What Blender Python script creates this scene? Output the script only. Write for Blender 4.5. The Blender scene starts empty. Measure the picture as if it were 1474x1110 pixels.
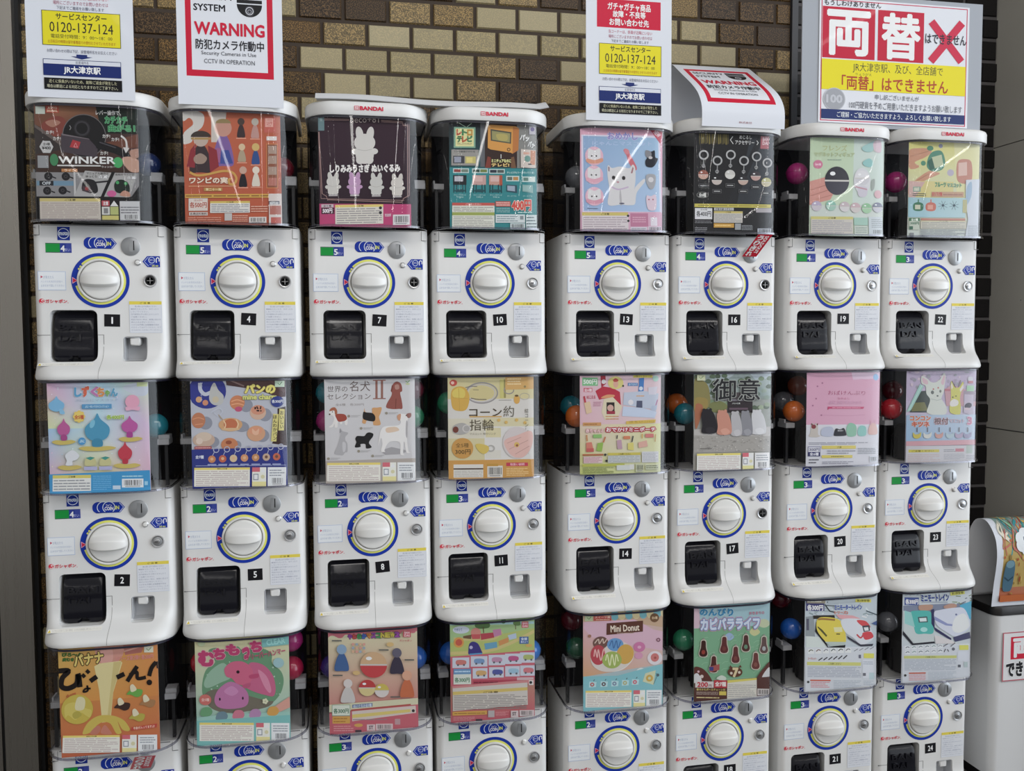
import bpy, bmesh, math, random
from mathutils import Vector, Matrix

# ------------------------------------------------------------------ camera
SC = bpy.context.scene
COL = SC.collection
CAMX, CAMY, CAMZ = 0.5452, -2.1182, -0.1321
YAW, PIT, ROLL, FPX = 0.1893, -0.0564, -0.0051, 1245.76
cd = bpy.data.cameras.new('camera')
cam = bpy.data.objects.new('camera', cd)
COL.objects.link(cam)
SC.camera = cam
cd.sensor_fit = 'HORIZONTAL'
cd.sensor_width = 36.0
cd.lens = FPX / 1474 * 36.0
cd.clip_start = 0.02
cy_, sy_ = math.cos(YAW), math.sin(YAW)
cp_, sp_ = math.cos(PIT), math.sin(PIT)
F_ = Vector((sy_ * cp_, cy_ * cp_, sp_))
R_ = Vector((cy_, -sy_, 0))
U_ = R_.cross(F_)
c_, s_ = math.cos(ROLL), math.sin(ROLL)
R2, U2 = c_ * R_ + s_ * U_, -s_ * R_ + c_ * U_
cam.matrix_world = Matrix(((R2.x, U2.x, -F_.x, CAMX), (R2.y, U2.y, -F_.y, CAMY), (R2.z, U2.z, -F_.z, CAMZ), (0, 0, 0, 1)))

# ------------------------------------------------------------------ view, world, lights
SC.view_settings.view_transform = 'Standard'
SC.view_settings.look = 'None'
SC.view_settings.gamma = 1.0
SC.view_settings.exposure = 0.1
SC.view_settings.use_curve_mapping = False
try:
    SC.cycles.transparent_max_bounces = 24
    SC.cycles.max_bounces = 8
except Exception:
    pass
W = bpy.data.worlds.new('passage_daylight')
SC.world = W
W.use_nodes = True
nt = W.node_tree
nt.nodes.clear()
out = nt.nodes.new('ShaderNodeOutputWorld')
bg = nt.nodes.new('ShaderNodeBackground')
tc = nt.nodes.new('ShaderNodeTexCoord')
dot = nt.nodes.new('ShaderNodeVectorMath'); dot.operation = 'DOT_PRODUCT'
dot.inputs[1].default_value = (0.92, -0.38, 0.05)       # the open, daylit end of the passage
ramp = nt.nodes.new('ShaderNodeValToRGB')
ramp.color_ramp.elements[0].position = 0.20; ramp.color_ramp.elements[0].color = (0.32, 0.32, 0.318, 1)
ramp.color_ramp.elements[1].position = 0.97; ramp.color_ramp.elements[1].color = (0.32, 0.32, 0.318, 1)
e = ramp.color_ramp.elements.new(0.76); e.color = (0.32, 0.32, 0.318, 1)
ramp.color_ramp.elements[2].color = (3.3, 3.6, 3.95, 1)
nt.links.new(tc.outputs['Generated'], dot.inputs[0])
nt.links.new(dot.outputs['Value'], ramp.inputs['Fac'])
nt.links.new(ramp.outputs['Color'], bg.inputs['Color'])
bg.inputs['Strength'].default_value = 1.0
nt.links.new(bg.outputs['Background'], out.inputs['Surface'])


def area(name, loc, size, power, rot=(0, 0, 0), col=(1, 1, 1)):
    l = bpy.data.lights.new(name, 'AREA')
    l.shape = 'RECTANGLE'; l.size, l.size_y = size
    l.energy = power; l.color = col
    o = bpy.data.objects.new(name, l)
    o.location = loc; o.rotation_euler = rot
    COL.objects.link(o)
    return o


# fluorescent tubes on the ceiling, running away from the wall behind the camera
for x, w in ((-6.0, 12), (-2.6, 15), (-0.75, 17), (0.45, 20), (1.75, 27), (3.6, 32), (7.0, 34)):
    area('ceiling_tube', (x, -6.4, 1.75), (0.05, 9.2), w, col=(1.0, 0.975, 0.94))
# row of ceiling lamps in front of the machines
area('ceiling_lamp', (1.7, -2.3, 1.75), (3.6, 0.14), 19, rot=(math.radians(34), 0, 0), col=(1.0, 0.97, 0.93))

# ------------------------------------------------------------------ materials
def lin(c):
    return c / 12.92 if c <= 0.04045 else ((c + 0.055) / 1.055) ** 2.4


def hexc(h, gain=1.0):
    h = h.lstrip('#')
    if len(h) == 3:
        h = ''.join(a * 2 for a in h)
    return tuple(min(0.92, lin(int(h[i:i + 2], 16) / 255) * gain) for i in (0, 2, 4))


def mat(name, col, rough=0.5, metal=0.0, spec=0.5, coat=0.0):
    m = bpy.data.materials.new(name)
    m.use_nodes = True
    b = m.node_tree.nodes['Principled BSDF']
    if isinstance(col, str):
        col = hexc(col)
    b.inputs['Base Color'].default_value = (*col, 1)
    b.inputs['Roughness'].default_value = rough
    b.inputs['Metallic'].default_value = metal
    b.inputs['Specular IOR Level'].default_value = spec
    b.inputs['Coat Weight'].default_value = coat
    return m


M = {}
M['body'] = mat('ivory_plastic', (0.775, 0.77, 0.755), 0.32)
M['lid'] = mat('lid_plastic', (0.78, 0.775, 0.76), 0.35)
M['knob'] = mat('knob_plastic', (0.83, 0.82, 0.79), 0.22)
M['groove'] = mat('grey_groove', (0.20, 0.195, 0.19), 0.6)
M['black'] = mat('black_gloss_plastic', (0.005, 0.005, 0.009), 0.13, spec=0.42)
M['dark'] = mat('dark_plastic', (0.008, 0.007, 0.009), 0.6, spec=0.2)
M['drum'] = mat('drum_plastic', (0.035, 0.033, 0.034), 0.45)
M['navy'] = mat('navy_collar', (0.022, 0.021, 0.038), 0.35)
M['chrome'] = mat('dull_chrome', (0.62, 0.62, 0.63), 0.28, metal=0.9)
M['coinplate'] = mat('coin_plate_metal', (0.42, 0.43, 0.44), 0.38, metal=0.55)
M['tray'] = mat('grey_tray_plastic', (0.52, 0.53, 0.55), 0.4)
M['slot'] = mat('slot_black', (0.004, 0.004, 0.005), 0.6)
M['bracket'] = mat('bracket_white', (0.42, 0.42, 0.43), 0.4)
M['paper'] = mat('paper_white', (0.75, 0.76, 0.78), 0.5)


def print_mat(name, rough, coat):
    m = mat(name, (1, 1, 1), rough, spec=0.18, coat=coat)
    n = m.node_tree
    a = n.nodes.new('ShaderNodeVertexColor'); a.layer_name = 'ink'
    n.links.new(a.outputs['Color'], n.nodes['Principled BSDF'].inputs['Base Color'])
    return m


M['print'] = print_mat('printed_paper', 0.5, 0.0)
M['sticker'] = print_mat('printed_sticker', 0.35, 0.1)
M['laminate'] = print_mat('laminated_print', 0.35, 0.08)


def clear_mat(name, tint, ior=1.45, gain=1.0):
    m = bpy.data.materials.new(name)
    m.use_nodes = True
    n = m.node_tree
    n.nodes.clear()
    o = n.nodes.new('ShaderNodeOutputMaterial')
    mx = n.nodes.new('ShaderNodeMixShader')
    tr = n.nodes.new('ShaderNodeBsdfTransparent'); tr.inputs['Color'].default_value = (*tint, 1)
    gl = n.nodes.new('ShaderNodeBsdfGlossy'); gl.inputs['Roughness'].default_value = 0.025
    fr = n.nodes.new('ShaderNodeFresnel')
    # a thin sheet reflects alike from both sides
    ge = n.nodes.new('ShaderNodeNewGeometry')
    mr = n.nodes.new('ShaderNodeMapRange')
    mr.inputs['To Min'].default_value = ior; mr.inputs['To Max'].default_value = 1 / ior
    n.links.new(ge.outputs['Backfacing'], mr.inputs['Value'])
    n.links.new(mr.outputs['Result'], fr.inputs['IOR'])
    ml = n.nodes.new('ShaderNodeMath'); ml.operation = 'MULTIPLY'; ml.inputs[1].default_value = gain
    n.links.new(fr.outputs['Fac'], ml.inputs[0])
    n.links.new(ml.outputs[0], mx.inputs['Fac'])
    n.links.new(tr.outputs[0], mx.inputs[1])
    n.links.new(gl.outputs[0], mx.inputs[2])
    n.links.new(mx.outputs[0], o.inputs['Surface'])
    return m


M['clear'] = clear_mat('clear_tank_plastic', (0.985, 0.985, 0.99), 1.45, 1.05)
M['rim'] = clear_mat('clear_rim_plastic', (0.72, 0.72, 0.78), 1.5, 2.5)


# ------------------------------------------------------------------ object helpers
def link(name, me, parent=None, loc=None):
    o = bpy.data.objects.new(name, me)
    COL.objects.link(o)
    if parent is not None:
        o.parent = parent
    if loc is not None:
        o.location = loc
    return o


def tag(o, label=None, cat=None, group=None, kind=None):
    if label: o['label'] = label
    if cat: o['category'] = cat
    if group: o['group'] = group
    if kind: o['kind'] = kind
    return o


class MB:
    """collects simple solids into one mesh"""
    def __init__(s):
        s.v = []; s.f = []; s.m = []; s.sm = []

    def add(s, vs, fs, mi=0, smooth=False):
        b = len(s.v)
        s.v += [tuple(v) for v in vs]
        for f in fs:
            s.f.append([b + i for i in f]); s.m.append(mi); s.sm.append(smooth)

    def box(s, a, b, mi=0):
        x0, y0, z0 = a; x1, y1, z1 = b
        s.add([(x0, y0, z0), (x1, y0, z0), (x1, y1, z0), (x0, y1, z0), (x0, y0, z1), (x1, y0, z1), (x1, y1, z1), (x0, y1, z1)],
              [(3, 2, 1, 0), (4, 5, 6, 7), (0, 1, 5, 4), (1, 2, 6, 5), (2, 3, 7, 6), (3, 0, 4, 7)], mi)

    def loft(s, rings, mi=0, smooth=True, cap0=True, cap1=True):
        n = len(rings[0])
        vs = [p for r in rings for p in r]
        fs = []
        for k in range(len(rings) - 1):
            for i in range(n):
                j = (i + 1) % n
                fs.append((k * n + i, k * n + j, (k + 1) * n + j, (k + 1) * n + i))
        s.add(vs, fs, mi, smooth)
        if cap0: s.add(rings[0], [tuple(reversed(range(n)))], mi, False)
        if cap1: s.add(rings[-1], [tuple(range(n))], mi, False)

    def lathe(s, prof, c=(0, 0, 0), n=48, mi=0, axis='y', smooth=True):
        """prof: list of (r, h); h along -axis"""
        rings = []
        for r, h in prof:
            ring = []
            for i in range(n):
                a = 2 * math.pi * i / n
                if axis == 'y':
                    ring.append((c[0] + r * math.cos(a), c[1] - h, c[2] + r * math.sin(a)))
                else:
                    ring.append((c[0] + r * math.cos(a), c[1] + r * math.sin(a), c[2] + h))
            rings.append(ring)
        s.loft(rings, mi, smooth)

    def mesh(s, name, mats, fix=True, sharp=40):
        me = bpy.data.meshes.new(name)
        me.from_pydata(s.v, [], s.f)
        for m in mats: me.materials.append(m)
        me.polygons.foreach_set('material_index', s.m)
        me.polygons.foreach_set('use_smooth', s.sm)
        if fix:
            bm = bmesh.new(); bm.from_mesh(me)
            bmesh.ops.remove_doubles(bm, verts=bm.verts, dist=1e-6)
            bmesh.ops.recalc_face_normals(bm, faces=bm.faces)
            bm.to_mesh(me); bm.free()
        me.update()
        if sharp:
            try: me.set_sharp_from_angle(angle=math.radians(sharp))
            except Exception: pass
        return me


def rrect(hw, y0, y1, rf, rb, z, bulge=0.0, n=8):
    """rounded rectangle in plan, front edge at y0 (towards viewer), counter-clockwise"""
    pts = []
    def arc(cx, cy, r, a0, a1):
        for i in range(n + 1):
            a = a0 + (a1 - a0) * i / n
            pts.append((cx + r * math.cos(a), cy + r * math.sin(a)))
    pi = math.pi
    arc(-hw + rf, y0 + rf, rf, pi, 1.5 * pi)
    k = 8
    for i in range(1, k):
        pts.append((-hw + rf + (2 * hw - 2 * rf) * i / k, y0))
    arc(hw - rf, y0 + rf, rf, 1.5 * pi, 2 * pi)
    arc(hw - rb, y1 - rb, rb, 0, 0.5 * pi)
    arc(-hw + rb, y1 - rb, rb, 0.5 * pi, pi)
    out = []
    for x, y in pts:
        t = max(0.0, 1 - (x / hw) ** 2)
        w = max(0.0, min(1.0, 1 - (y - y0) / 0.05))
        out.append((x, y - bulge * t * w, z))
    return out


# ------------------------------------------------------------------ printed sheets
_txt = {}
def text_geo(s, off):
    k = (s, round(off, 3))
    if k not in _txt:
        c = bpy.data.curves.new('t', 'FONT')
        c.body = s; c.resolution_u = 2; c.offset = off; c.align_x = 'CENTER' if '\n' in s else 'LEFT'
        o = bpy.data.objects.new('t', c)
        COL.objects.link(o)
        dg = bpy.context.evaluated_depsgraph_get()
        dg.update()
        me = bpy.data.meshes.new_from_object(o.evaluated_get(dg))
        vs = [(v.co.x, v.co.y) for v in me.vertices]
        fs = [tuple(p.vertices) for p in me.polygons]
        bpy.data.objects.remove(o); bpy.data.curves.remove(c); bpy.data.meshes.remove(me)
        _txt[k] = (vs, fs)
    return _txt[k]


class Sheet:
    """flat print: shapes stacked in order; draw coordinates run right and down inside `quad`"""
    def __init__(s, quad=None, size=(100, 100), gain=1.0, thick=0.0006, dl=0.00003):
        s.q = quad or [(0, 0), (size[0], 0), (size[0], size[1]), (0, size[1])]
        s.fade = 0.0; s.gain = gain; s.thick = thick; s.dl = dl
        s.v = []; s.f = []; s.c = []; s.layer = 0
        s.rnd = random.Random(5)

    def st(s, x, y):
        (ax, ay), (bx, by), (cx, cy), (dx, dy) = s.q
        u = (x - ax) / (bx - ax); v = (y - ay) / (dy - ay)
        if ax == dx and ay == by and bx == cx and cy == dy: return u, v
        for _ in range(3):
            px = ax * (1 - u) * (1 - v) + bx * u * (1 - v) + cx * u * v + dx * (1 - u) * v
            py = ay * (1 - u) * (1 - v) + by * u * (1 - v) + cy * u * v + dy * (1 - u) * v
            ux = (bx - ax) * (1 - v) + (cx - dx) * v; uy = (by - ay) * (1 - v) + (cy - dy) * v
            vx = (dx - ax) * (1 - u) + (cx - bx) * u; vy = (dy - ay) * (1 - u) + (cy - by) * u
            det = ux * vy - uy * vx
            ex, ey = x - px, y - py
            u += (ex * vy - ey * vx) / det; v += (ux * ey - uy * ex) / det
        return u, v

    def col(s, c):
        r, g, b = hexc(c, s.gain)
        y = .3 * r + .59 * g + .11 * b
        return tuple(v + (y - v) * s.fade for v in (r, g, b))

    def raw(s, pts, faces, cols, clip=True):
        b = len(s.v)
        for x, y in pts:
            u, v = s.st(x, y)
            if clip: u = min(1, max(0, u)); v = min(1, max(0, v))
            s.v.append((u, v, s.layer))
        for f, c in zip(faces, cols):
            s.f.append([b + i for i in f])
            s.c.append(c if isinstance(c[0], tuple) else [c] * len(f))

    def P(s, pts, c):
        s.layer += 1
        s.raw(pts, [list(range(len(pts)))], [s.col(c)])
        return s

    def R(s, x0, y0, x1, y1, c):
        return s.P([(x0, y0), (x1, y0), (x1, y1), (x0, y1)], c)

    def bg(s, c, c2=None):
        s.layer += 1
        a = s.col(c); b = s.col(c2 or c)
        n = len(s.v)
        s.v += [(0, 0, s.layer), (1, 0, s.layer), (1, 1, s.layer), (0, 1, s.layer)]
        s.f.append([n, n + 1, n + 2, n + 3]); s.c.append([a, a, b, b])
        return s

    def G(s, pts, cols):
        s.layer += 1
        s.raw(pts, [list(range(len(pts)))], [[s.col(c) for c in cols]] if False else [tuple(s.col(c) for c in cols)])
        return s

    def E(s, x, y, rx, c, ry=None, rot=0, n=28, a0=0, a1=360):
        ry = ry or rx
        cr, sr = math.cos(math.radians(rot)), math.sin(math.radians(rot))
        pts = []
        full = abs(a1 - a0) >= 360
        m = n if full else n + 1
        for i in range(m):
            a = math.radians(a0 + (a1 - a0) * i / n)
            px, py = rx * math.cos(a), ry * math.sin(a)
            pts.append((x + px * cr - py * sr, y + px * sr + py * cr))
        return s.P(pts, c)

    def ring(s, x, y, r, w, c, ry=None, a0=0, a1=360, n=40):
        ry = ry or r
        s.layer += 1
        pts = []; fs = []
        for i in range(n + 1):
            a = math.radians(a0 + (a1 - a0) * i / n)
            ca, sa = math.cos(a), math.sin(a)
            pts += [(x + r * ca, y + ry * sa), (x + (r - w) * ca, y + (ry - w) * sa)]
            if i: fs.append([2 * i - 2, 2 * i, 2 * i + 1, 2 * i - 1])
        s.raw(pts, fs, [s.col(c)] * len(fs))
        return s

    def B(s, pts, c, n=5):
        """smooth closed blob through points"""
        o = []; m = len(pts)
        for i in range(m):
            p0, p1, p2, p3 = pts[i - 1], pts[i], pts[(i + 1) % m], pts[(i + 2) % m]
            for k in range(n):
                t = k / n
                o.append(tuple(0.5 * (2 * p1[j] + (p2[j] - p0[j]) * t + (2 * p0[j] - 5 * p1[j] + 4 * p2[j] - p3[j]) * t * t
                                      + (3 * p1[j] - p0[j] - 3 * p2[j] + p3[j]) * t ** 3) for j in (0, 1)))
        return s.P(o, c)

    def line(s, pts, w, c, smooth=False):
        s.layer += 1
        if smooth and len(pts) > 2:
            o = []
            for i in range(len(pts) - 1):
                p0, p1, p2, p3 = pts[max(0, i - 1)], pts[i], pts[i + 1], pts[min(len(pts) - 1, i + 2)]
                for k in range(6):
                    t = k / 6
                    o.append(tuple(0.5 * (2 * p1[j] + (p2[j] - p0[j]) * t + (2 * p0[j] - 5 * p1[j] + 4 * p2[j] - p3[j]) * t * t
                                          + (3 * p1[j] - p0[j] - 3 * p2[j] + p3[j]) * t ** 3) for j in (0, 1)))
            pts = o + [pts[-1]]
        q = []; fs = []
        for i, (x, y) in enumerate(pts):
            a = pts[max(0, i - 1)]; b = pts[min(len(pts) - 1, i + 1)]
            dx, dy = b[0] - a[0], b[1] - a[1]
            l = math.hypot(dx, dy) or 1
            q += [(x - dy / l * w / 2, y + dx / l * w / 2), (x + dy / l * w / 2, y - dx / l * w / 2)]
            if i: fs.append([2 * i - 2, 2 * i - 1, 2 * i + 1, 2 * i])
        s.raw(q, fs, [s.col(c)] * len(fs))
        return s

    def frame(s, x0, y0, x1, y1, w, c):
        for a in ((x0, y0, x1, y0 + w), (x0, y1 - w, x1, y1), (x0, y0 + w, x0 + w, y1 - w), (x1 - w, y0 + w, x1, y1 - w)):
            s.R(*a, c)
        return s

    def T(s, t, x0, y0, x1, y1, c, b=0.0, o=None, ow=0.06, rot=0, o2=None, ow2=0.1):
        vs, fs = text_geo(t, 0.0)
        xs = [v[0] for v in vs]; ys = [v[1] for v in vs]
        mx, Mx, my, My = min(xs), max(xs), min(ys), max(ys)
        if My - my < 0.25: my -= 0.3; My += 0.3
        cr, sr = math.cos(math.radians(rot)), math.sin(math.radians(rot))
        cx, cy = (x0 + x1) / 2, (y0 + y1) / 2
        han = True
        for off, colr in ((ow2, o2), (ow, o), (b, c)):
            if colr is None: continue
            # dense characters are thickened with shifted copies, simple ones with an outline offset
            if han and off > 0.012:
                k = 8 if off > .03 else 4
                sh = [(off * math.cos(2 * math.pi * i / k + .39), off * math.sin(2 * math.pi * i / k + .39)) for i in range(k)]
                if off > .085: sh += [(a * .5, d * .5) for a, d in sh]
            else:
                sh = [(0, 0)]
            vs, fs = text_geo(t, 0.0 if han else off)
            s.layer += 1
            for ox, oy in sh:
                s.layer += 0.6
                pts = []
                for X, Y in vs:
                    px = x0 + (X + ox - mx) / (Mx - mx) * (x1 - x0) - cx
                    py = y1 - (Y + oy - my) / (My - my) * (y1 - y0) - cy
                    pts.append((cx + px * cr - py * sr, cy + px * sr + py * cr))
                s.raw(pts, fs, [s.col(colr)] * len(fs))
        return s

    def L(s, x0, y0, x1, y1, n, c, fill=0.42, gaps=4, slope=0):
        """rows of print too small to read"""
        s.layer += 1
        h = (y1 - y0) / n
        for i in range(n):
            yy = y0 + h * (i + 0.5 - fill / 2)
            x = x0
            end = x1 - (x1 - x0) * (s.rnd.random() * 0.25 if s.rnd.random() < 0.35 else 0)
            while x < end - 1:
                w = (x1 - x0) * s.rnd.uniform(0.08, 0.3)
                xe = min(end, x + w)
                s.raw([(x, yy), (xe, yy), (xe, yy + h * fill), (x, yy + h * fill)], [[0, 1, 2, 3]], [s.col(c)])
                x = xe + (x1 - x0) * s.rnd.uniform(0.01, 0.025)
        return s

    def BAR(s, x0, y0, x1, y1, bg='#d6d6da', c='#333', pad=0.1):
        s.R(x0, y0, x1, y1, bg)
        s.layer += 1
        w, h = x1 - x0, y1 - y0
        x = x0 + w * pad
        while x < x1 - w * pad:
            bw = w * s.rnd.choice((0.012, 0.02, 0.035))
            s.raw([(x, y0 + h * .15), (x + bw, y0 + h * .15), (x + bw, y1 - h * .25), (x, y1 - h * .25)], [[0, 1, 2, 3]], [s.col(c)])
            x += bw + w * s.rnd.choice((0.015, 0.025, 0.04))
        s.R(x0 + w * .15, y1 - h * .18, x1 - w * .15, y1 - h * .1, '#888')
        return s

    def FINE(s, x0, y0, x1, y1, n=7, bg='#dcd6cc', head='#d8c45a', ink='#9a9490', hh=0.12, title='ご注意'):
        s.R(x0, y0, x1, y1, bg)
        h = (y1 - y0) * hh
        s.R(x0, y0, x1, y0 + h, head)
        cx = (x0 + x1) / 2; w = (x1 - x0) * 0.09
        s.T(title, cx - w, y0 + h * .2, cx + w, y0 + h * .8, '#4a4430', 0.02)
        s.L(x0 + (x1 - x0) * .03, y0 + h * 1.25, x1 - (x1 - x0) * .03, y1 - h * .2, n, ink)
        return s

    def STD(s, x0, y0, x1, y1):
        """caution block, recycling block and code block printed along the foot of a card"""
        w = x1 - x0
        a = x0 + w * .60; b = x0 + w * .625; d = x0 + w * .78; e = x0 + w * .795
        h = y1 - y0
        s.FINE(x0, y0, a, y1, 8, ink='#b9a8a6', title='使用上の注意')
        s.R(b, y0, d, y1, '#e0ddcf')
        s.R(b, y0, b + (d - b) * .55, y0 + h * .24, '#c8606c')
        s.R(b, y0 + h * .76, d, y1, '#d8cf8a')
        s.R(b + (d - b) * .08, y0 + h * .34, b + (d - b) * .45, y0 + h * .68, '#8a8f98')
        s.R(b + (d - b) * .14, y0 + h * .39, b + (d - b) * .39, y0 + h * .63, '#dddddd')
        s.P([(b + (d - b) * .77, y0 + h * .05), (b + (d - b) * .97, y0 + h * .26), (b + (d - b) * .57, y0 + h * .26)], '#eeeeee')
        s.E(b + (d - b) * .75, y0 + h * .5, (d - b) * .14, '#c9c49a')
        s.R(e, y0, x1, y1, '#d6d8dc')
        s.L(e + w * .02, y0 + h * .1, x1 - w * .02, y0 + h * .5, 3, '#8f949c')
        s.BAR(e + w * .03, y0 + h * .5, x1 - w * .02, y1 - h * .04, '#d6d8dc', '#44464c')
        return s

    def CAP(s, x, y, r, c1, c2='#e6e4de', ry=None):
        """a plain two-tone toy capsule"""
        ry = ry or r
        s.E(x, y, r, c1, ry)
        s.E(x, y, r, c2, ry, a0=0, a1=180)
        s.R(x - r, y - ry * .06, x + r, y + ry * .06, '#b8b4ae')
        s.E(x - r * .35, y - ry * .5, r * .22, '#f2f0ee', ry * .14)
        return s

    def PAWN(s, x, y0, y1, c, hc='#d9b89a', w=None):
        """a plain peg doll without any features"""
        h = y1 - y0; w = w or h * .45
        s.B([(x - w * .5, y1), (x - w * .38, y0 + h * .6), (x - w * .12, y0 + h * .34), (x + w * .12, y0 + h * .34), (x + w * .38, y0 + h * .6), (x + w * .5, y1), (x, y1 + h * .03)], c)
        s.E(x, y0 + h * .2, h * .19, hc)
        return s

    def mesh(s, name, material, place, cuts=(), back='#d8d8da'):
        """place(u, v, lift) -> (x, y, z)"""
        # substrate
        t = -s.thick
        n = len(s.v)
        lo = -s.thick / s.dl
        s.v += [(0, 0, lo), (1, 0, lo), (1, 1, lo), (0, 1, lo), (0, 0, 0), (1, 0, 0), (1, 1, 0), (0, 1, 0)]
        for f in ((0, 1, 2, 3), (7, 6, 5, 4), (0, 4, 5, 1), (1, 5, 6, 2), (2, 6, 7, 3), (3, 7, 4, 0)):
            s.f.append([n + i for i in f]); s.c.append([s.col(back)] * 4)
        me = bpy.data.meshes.new(name)
        me.from_pydata(s.v, [], s.f)
        at = me.color_attributes.new('ink', 'FLOAT_COLOR', 'CORNER')
        flat = []
        for cs in s.c:
            for c in cs: flat += [c[0], c[1], c[2], 1.0]
        at.data.foreach_set('color', flat)
        if cuts:
            bm = bmesh.new(); bm.from_mesh(me)
            for v in cuts:
                bmesh.ops.bisect_plane(bm, geom=bm.verts[:] + bm.edges[:] + bm.faces[:], plane_co=(0, v, 0), plane_no=(0, 1, 0), dist=1e-7)
            bm.to_mesh(me); bm.free()
        for v in me.vertices:
            v.co = place(v.co.x, v.co.y, v.co.z * s.dl)
        # faces must look towards the viewer
        me.update()
        bm = bmesh.new(); bm.from_mesh(me)
        bmesh.ops.reverse_faces(bm, faces=[f for f in bm.faces if f.normal.y > 0 and abs(f.normal.y) > 0.5]) if not cuts else None
        bm.to_mesh(me); bm.free()
        me.materials.append(material)
        me.update()
        return me


def flat_place(x0, z1, w, h, y):
    return lambda u, v, l: (x0 + u * w, y - l, z1 - v * h)

# ------------------------------------------------------------------ setting
COLX = [0.0002, 0.2996, 0.6029, 0.8971, 1.2258, 1.5201, 1.8311, 2.1232]
RP = 0.605
FLOOR = -2 * RP - 0.225
WY = 0.30
TW, TH = 0.119, 0.0665


def tile_mat(name, dark):
    m = mat(name, (1, 1, 1), 0.42, spec=0.32)
    n = m.node_tree
    b = n.nodes['Principled BSDF']
    a = n.nodes.new('ShaderNodeVertexColor'); a.layer_name = 'glaze'
    tc = n.nodes.new('ShaderNodeTexCoord')
    nz = n.nodes.new('ShaderNodeTexNoise'); nz.inputs['Scale'].default_value = 380; nz.inputs['Detail'].default_value = 3
    rp = n.nodes.new('ShaderNodeValToRGB')
    rp.color_ramp.elements[0].position = 0.46; rp.color_ramp.elements[0].color = (0.48, 0.43, 0.36, 1)
    rp.color_ramp.elements[1].position = 0.64; rp.color_ramp.elements[1].color = (3.8, 3.2, 2.1, 1)
    mx = n.nodes.new('ShaderNodeMix'); mx.data_type = 'RGBA'; mx.blend_type = 'MULTIPLY'
    mul = n.nodes.new('ShaderNodeMath'); mul.operation = 'SUBTRACT'; mul.inputs[0].default_value = 1.0
    n.links.new(tc.outputs['Object'], nz.inputs['Vector'])
    n.links.new(nz.outputs['Fac'], rp.inputs['Fac'])
    n.links.new(a.outputs['Color'], mx.inputs['A'])
    n.links.new(rp.outputs['Color'], mx.inputs['B'])
    n.links.new(a.outputs['Alpha'], mul.inputs[1])
    n.links.new(mul.outputs[0], mx.inputs['Factor'])
    n.links.new(mx.outputs['Result'], b.inputs['Base Color'])
    bp = n.nodes.new('ShaderNodeBump'); bp.inputs['Strength'].default_value = 0.25; bp.inputs['Distance'].default_value = 0.002
    n.links.new(nz.outputs['Fac'], bp.inputs['Height'])
    n.links.new(bp.outputs['Normal'], b.inputs['Normal'])
    return m


def tiles(name, x0, x1, z0, z1, pick, xo, zo, mortar, tmat):
    rnd = random.Random(11)
    vs, fs, cs = [], [], []
    j = 0.0085
    k0 = int(math.floor((z0 - zo) / TH)); k1 = int(math.ceil((z1 - zo) / TH))
    for k in range(k0, k1 + 1):
        za, zb = zo + k * TH + j / 2, zo + (k + 1) * TH - j / 2
        off = xo + (0 if k % 2 else -0.062)
        i0 = int(math.floor((x0 - off) / TW)) - 1
        for i in range(i0, int((x1 - off) / TW) + 2):
            xa, xb = off + i * TW + j / 2, off + (i + 1) * TW - j / 2
            xa, xb = max(xa, x0), min(xb, x1)
            if xb - xa < 0.008: continue
            a, bz = max(za, z0), min(zb, z1)
            if bz - a < 0.008: continue
            n = len(vs); e = 0.003; d = 0.006 + rnd.uniform(-.0008, .0008)
            c = pick(k, i, rnd)
            vs += [(xa, WY, a), (xb, WY, a), (xb, WY, bz), (xa, WY, bz),
                   (xa + e, WY - d, a + e), (xb - e, WY - d, a + e), (xb - e, WY - d, bz - e), (xa + e, WY - d, bz - e)]
            for f in ((4, 5, 6, 7), (0, 1, 5, 4), (1, 2, 6, 5), (2, 3, 7, 6), (3, 0, 4, 7)):
                fs.append([n + q for q in f]); cs.append((c, len(f)))
    nt_ = len(fs)
    n = len(vs)
    vs += [(x0, WY - .0005, z0), (x1, WY - .0005, z0), (x1, WY - .0005, z1), (x0, WY - .0005, z1),
           (x0, WY + .12, z0), (x1, WY + .12, z0), (x1, WY + .12, z1), (x0, WY + .12, z1)]
    for f in ((0, 1, 2, 3), (7, 6, 5, 4), (0, 4, 5, 1), (1, 5, 6, 2), (2, 6, 7, 3), (3, 7, 4, 0)):
        fs.append([n + q for q in f]); cs.append(((.1, .1, .1, 1), 4))
    me = bpy.data.meshes.new(name)
    me.from_pydata(vs, [], fs)
    at = me.color_attributes.new('glaze', 'FLOAT_COLOR', 'CORNER')
    fl = []
    for c, m_ in cs: fl += list(c) * m_
    at.data.foreach_set('color', fl)
    me.materials.append(tmat); me.materials.append(mortar)
    me.polygons.foreach_set('material_index', [0] * nt_ + [1] * 6)
    me.update()
    o = link(name, me)
    o['kind'] = 'structure'
    return o


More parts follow.
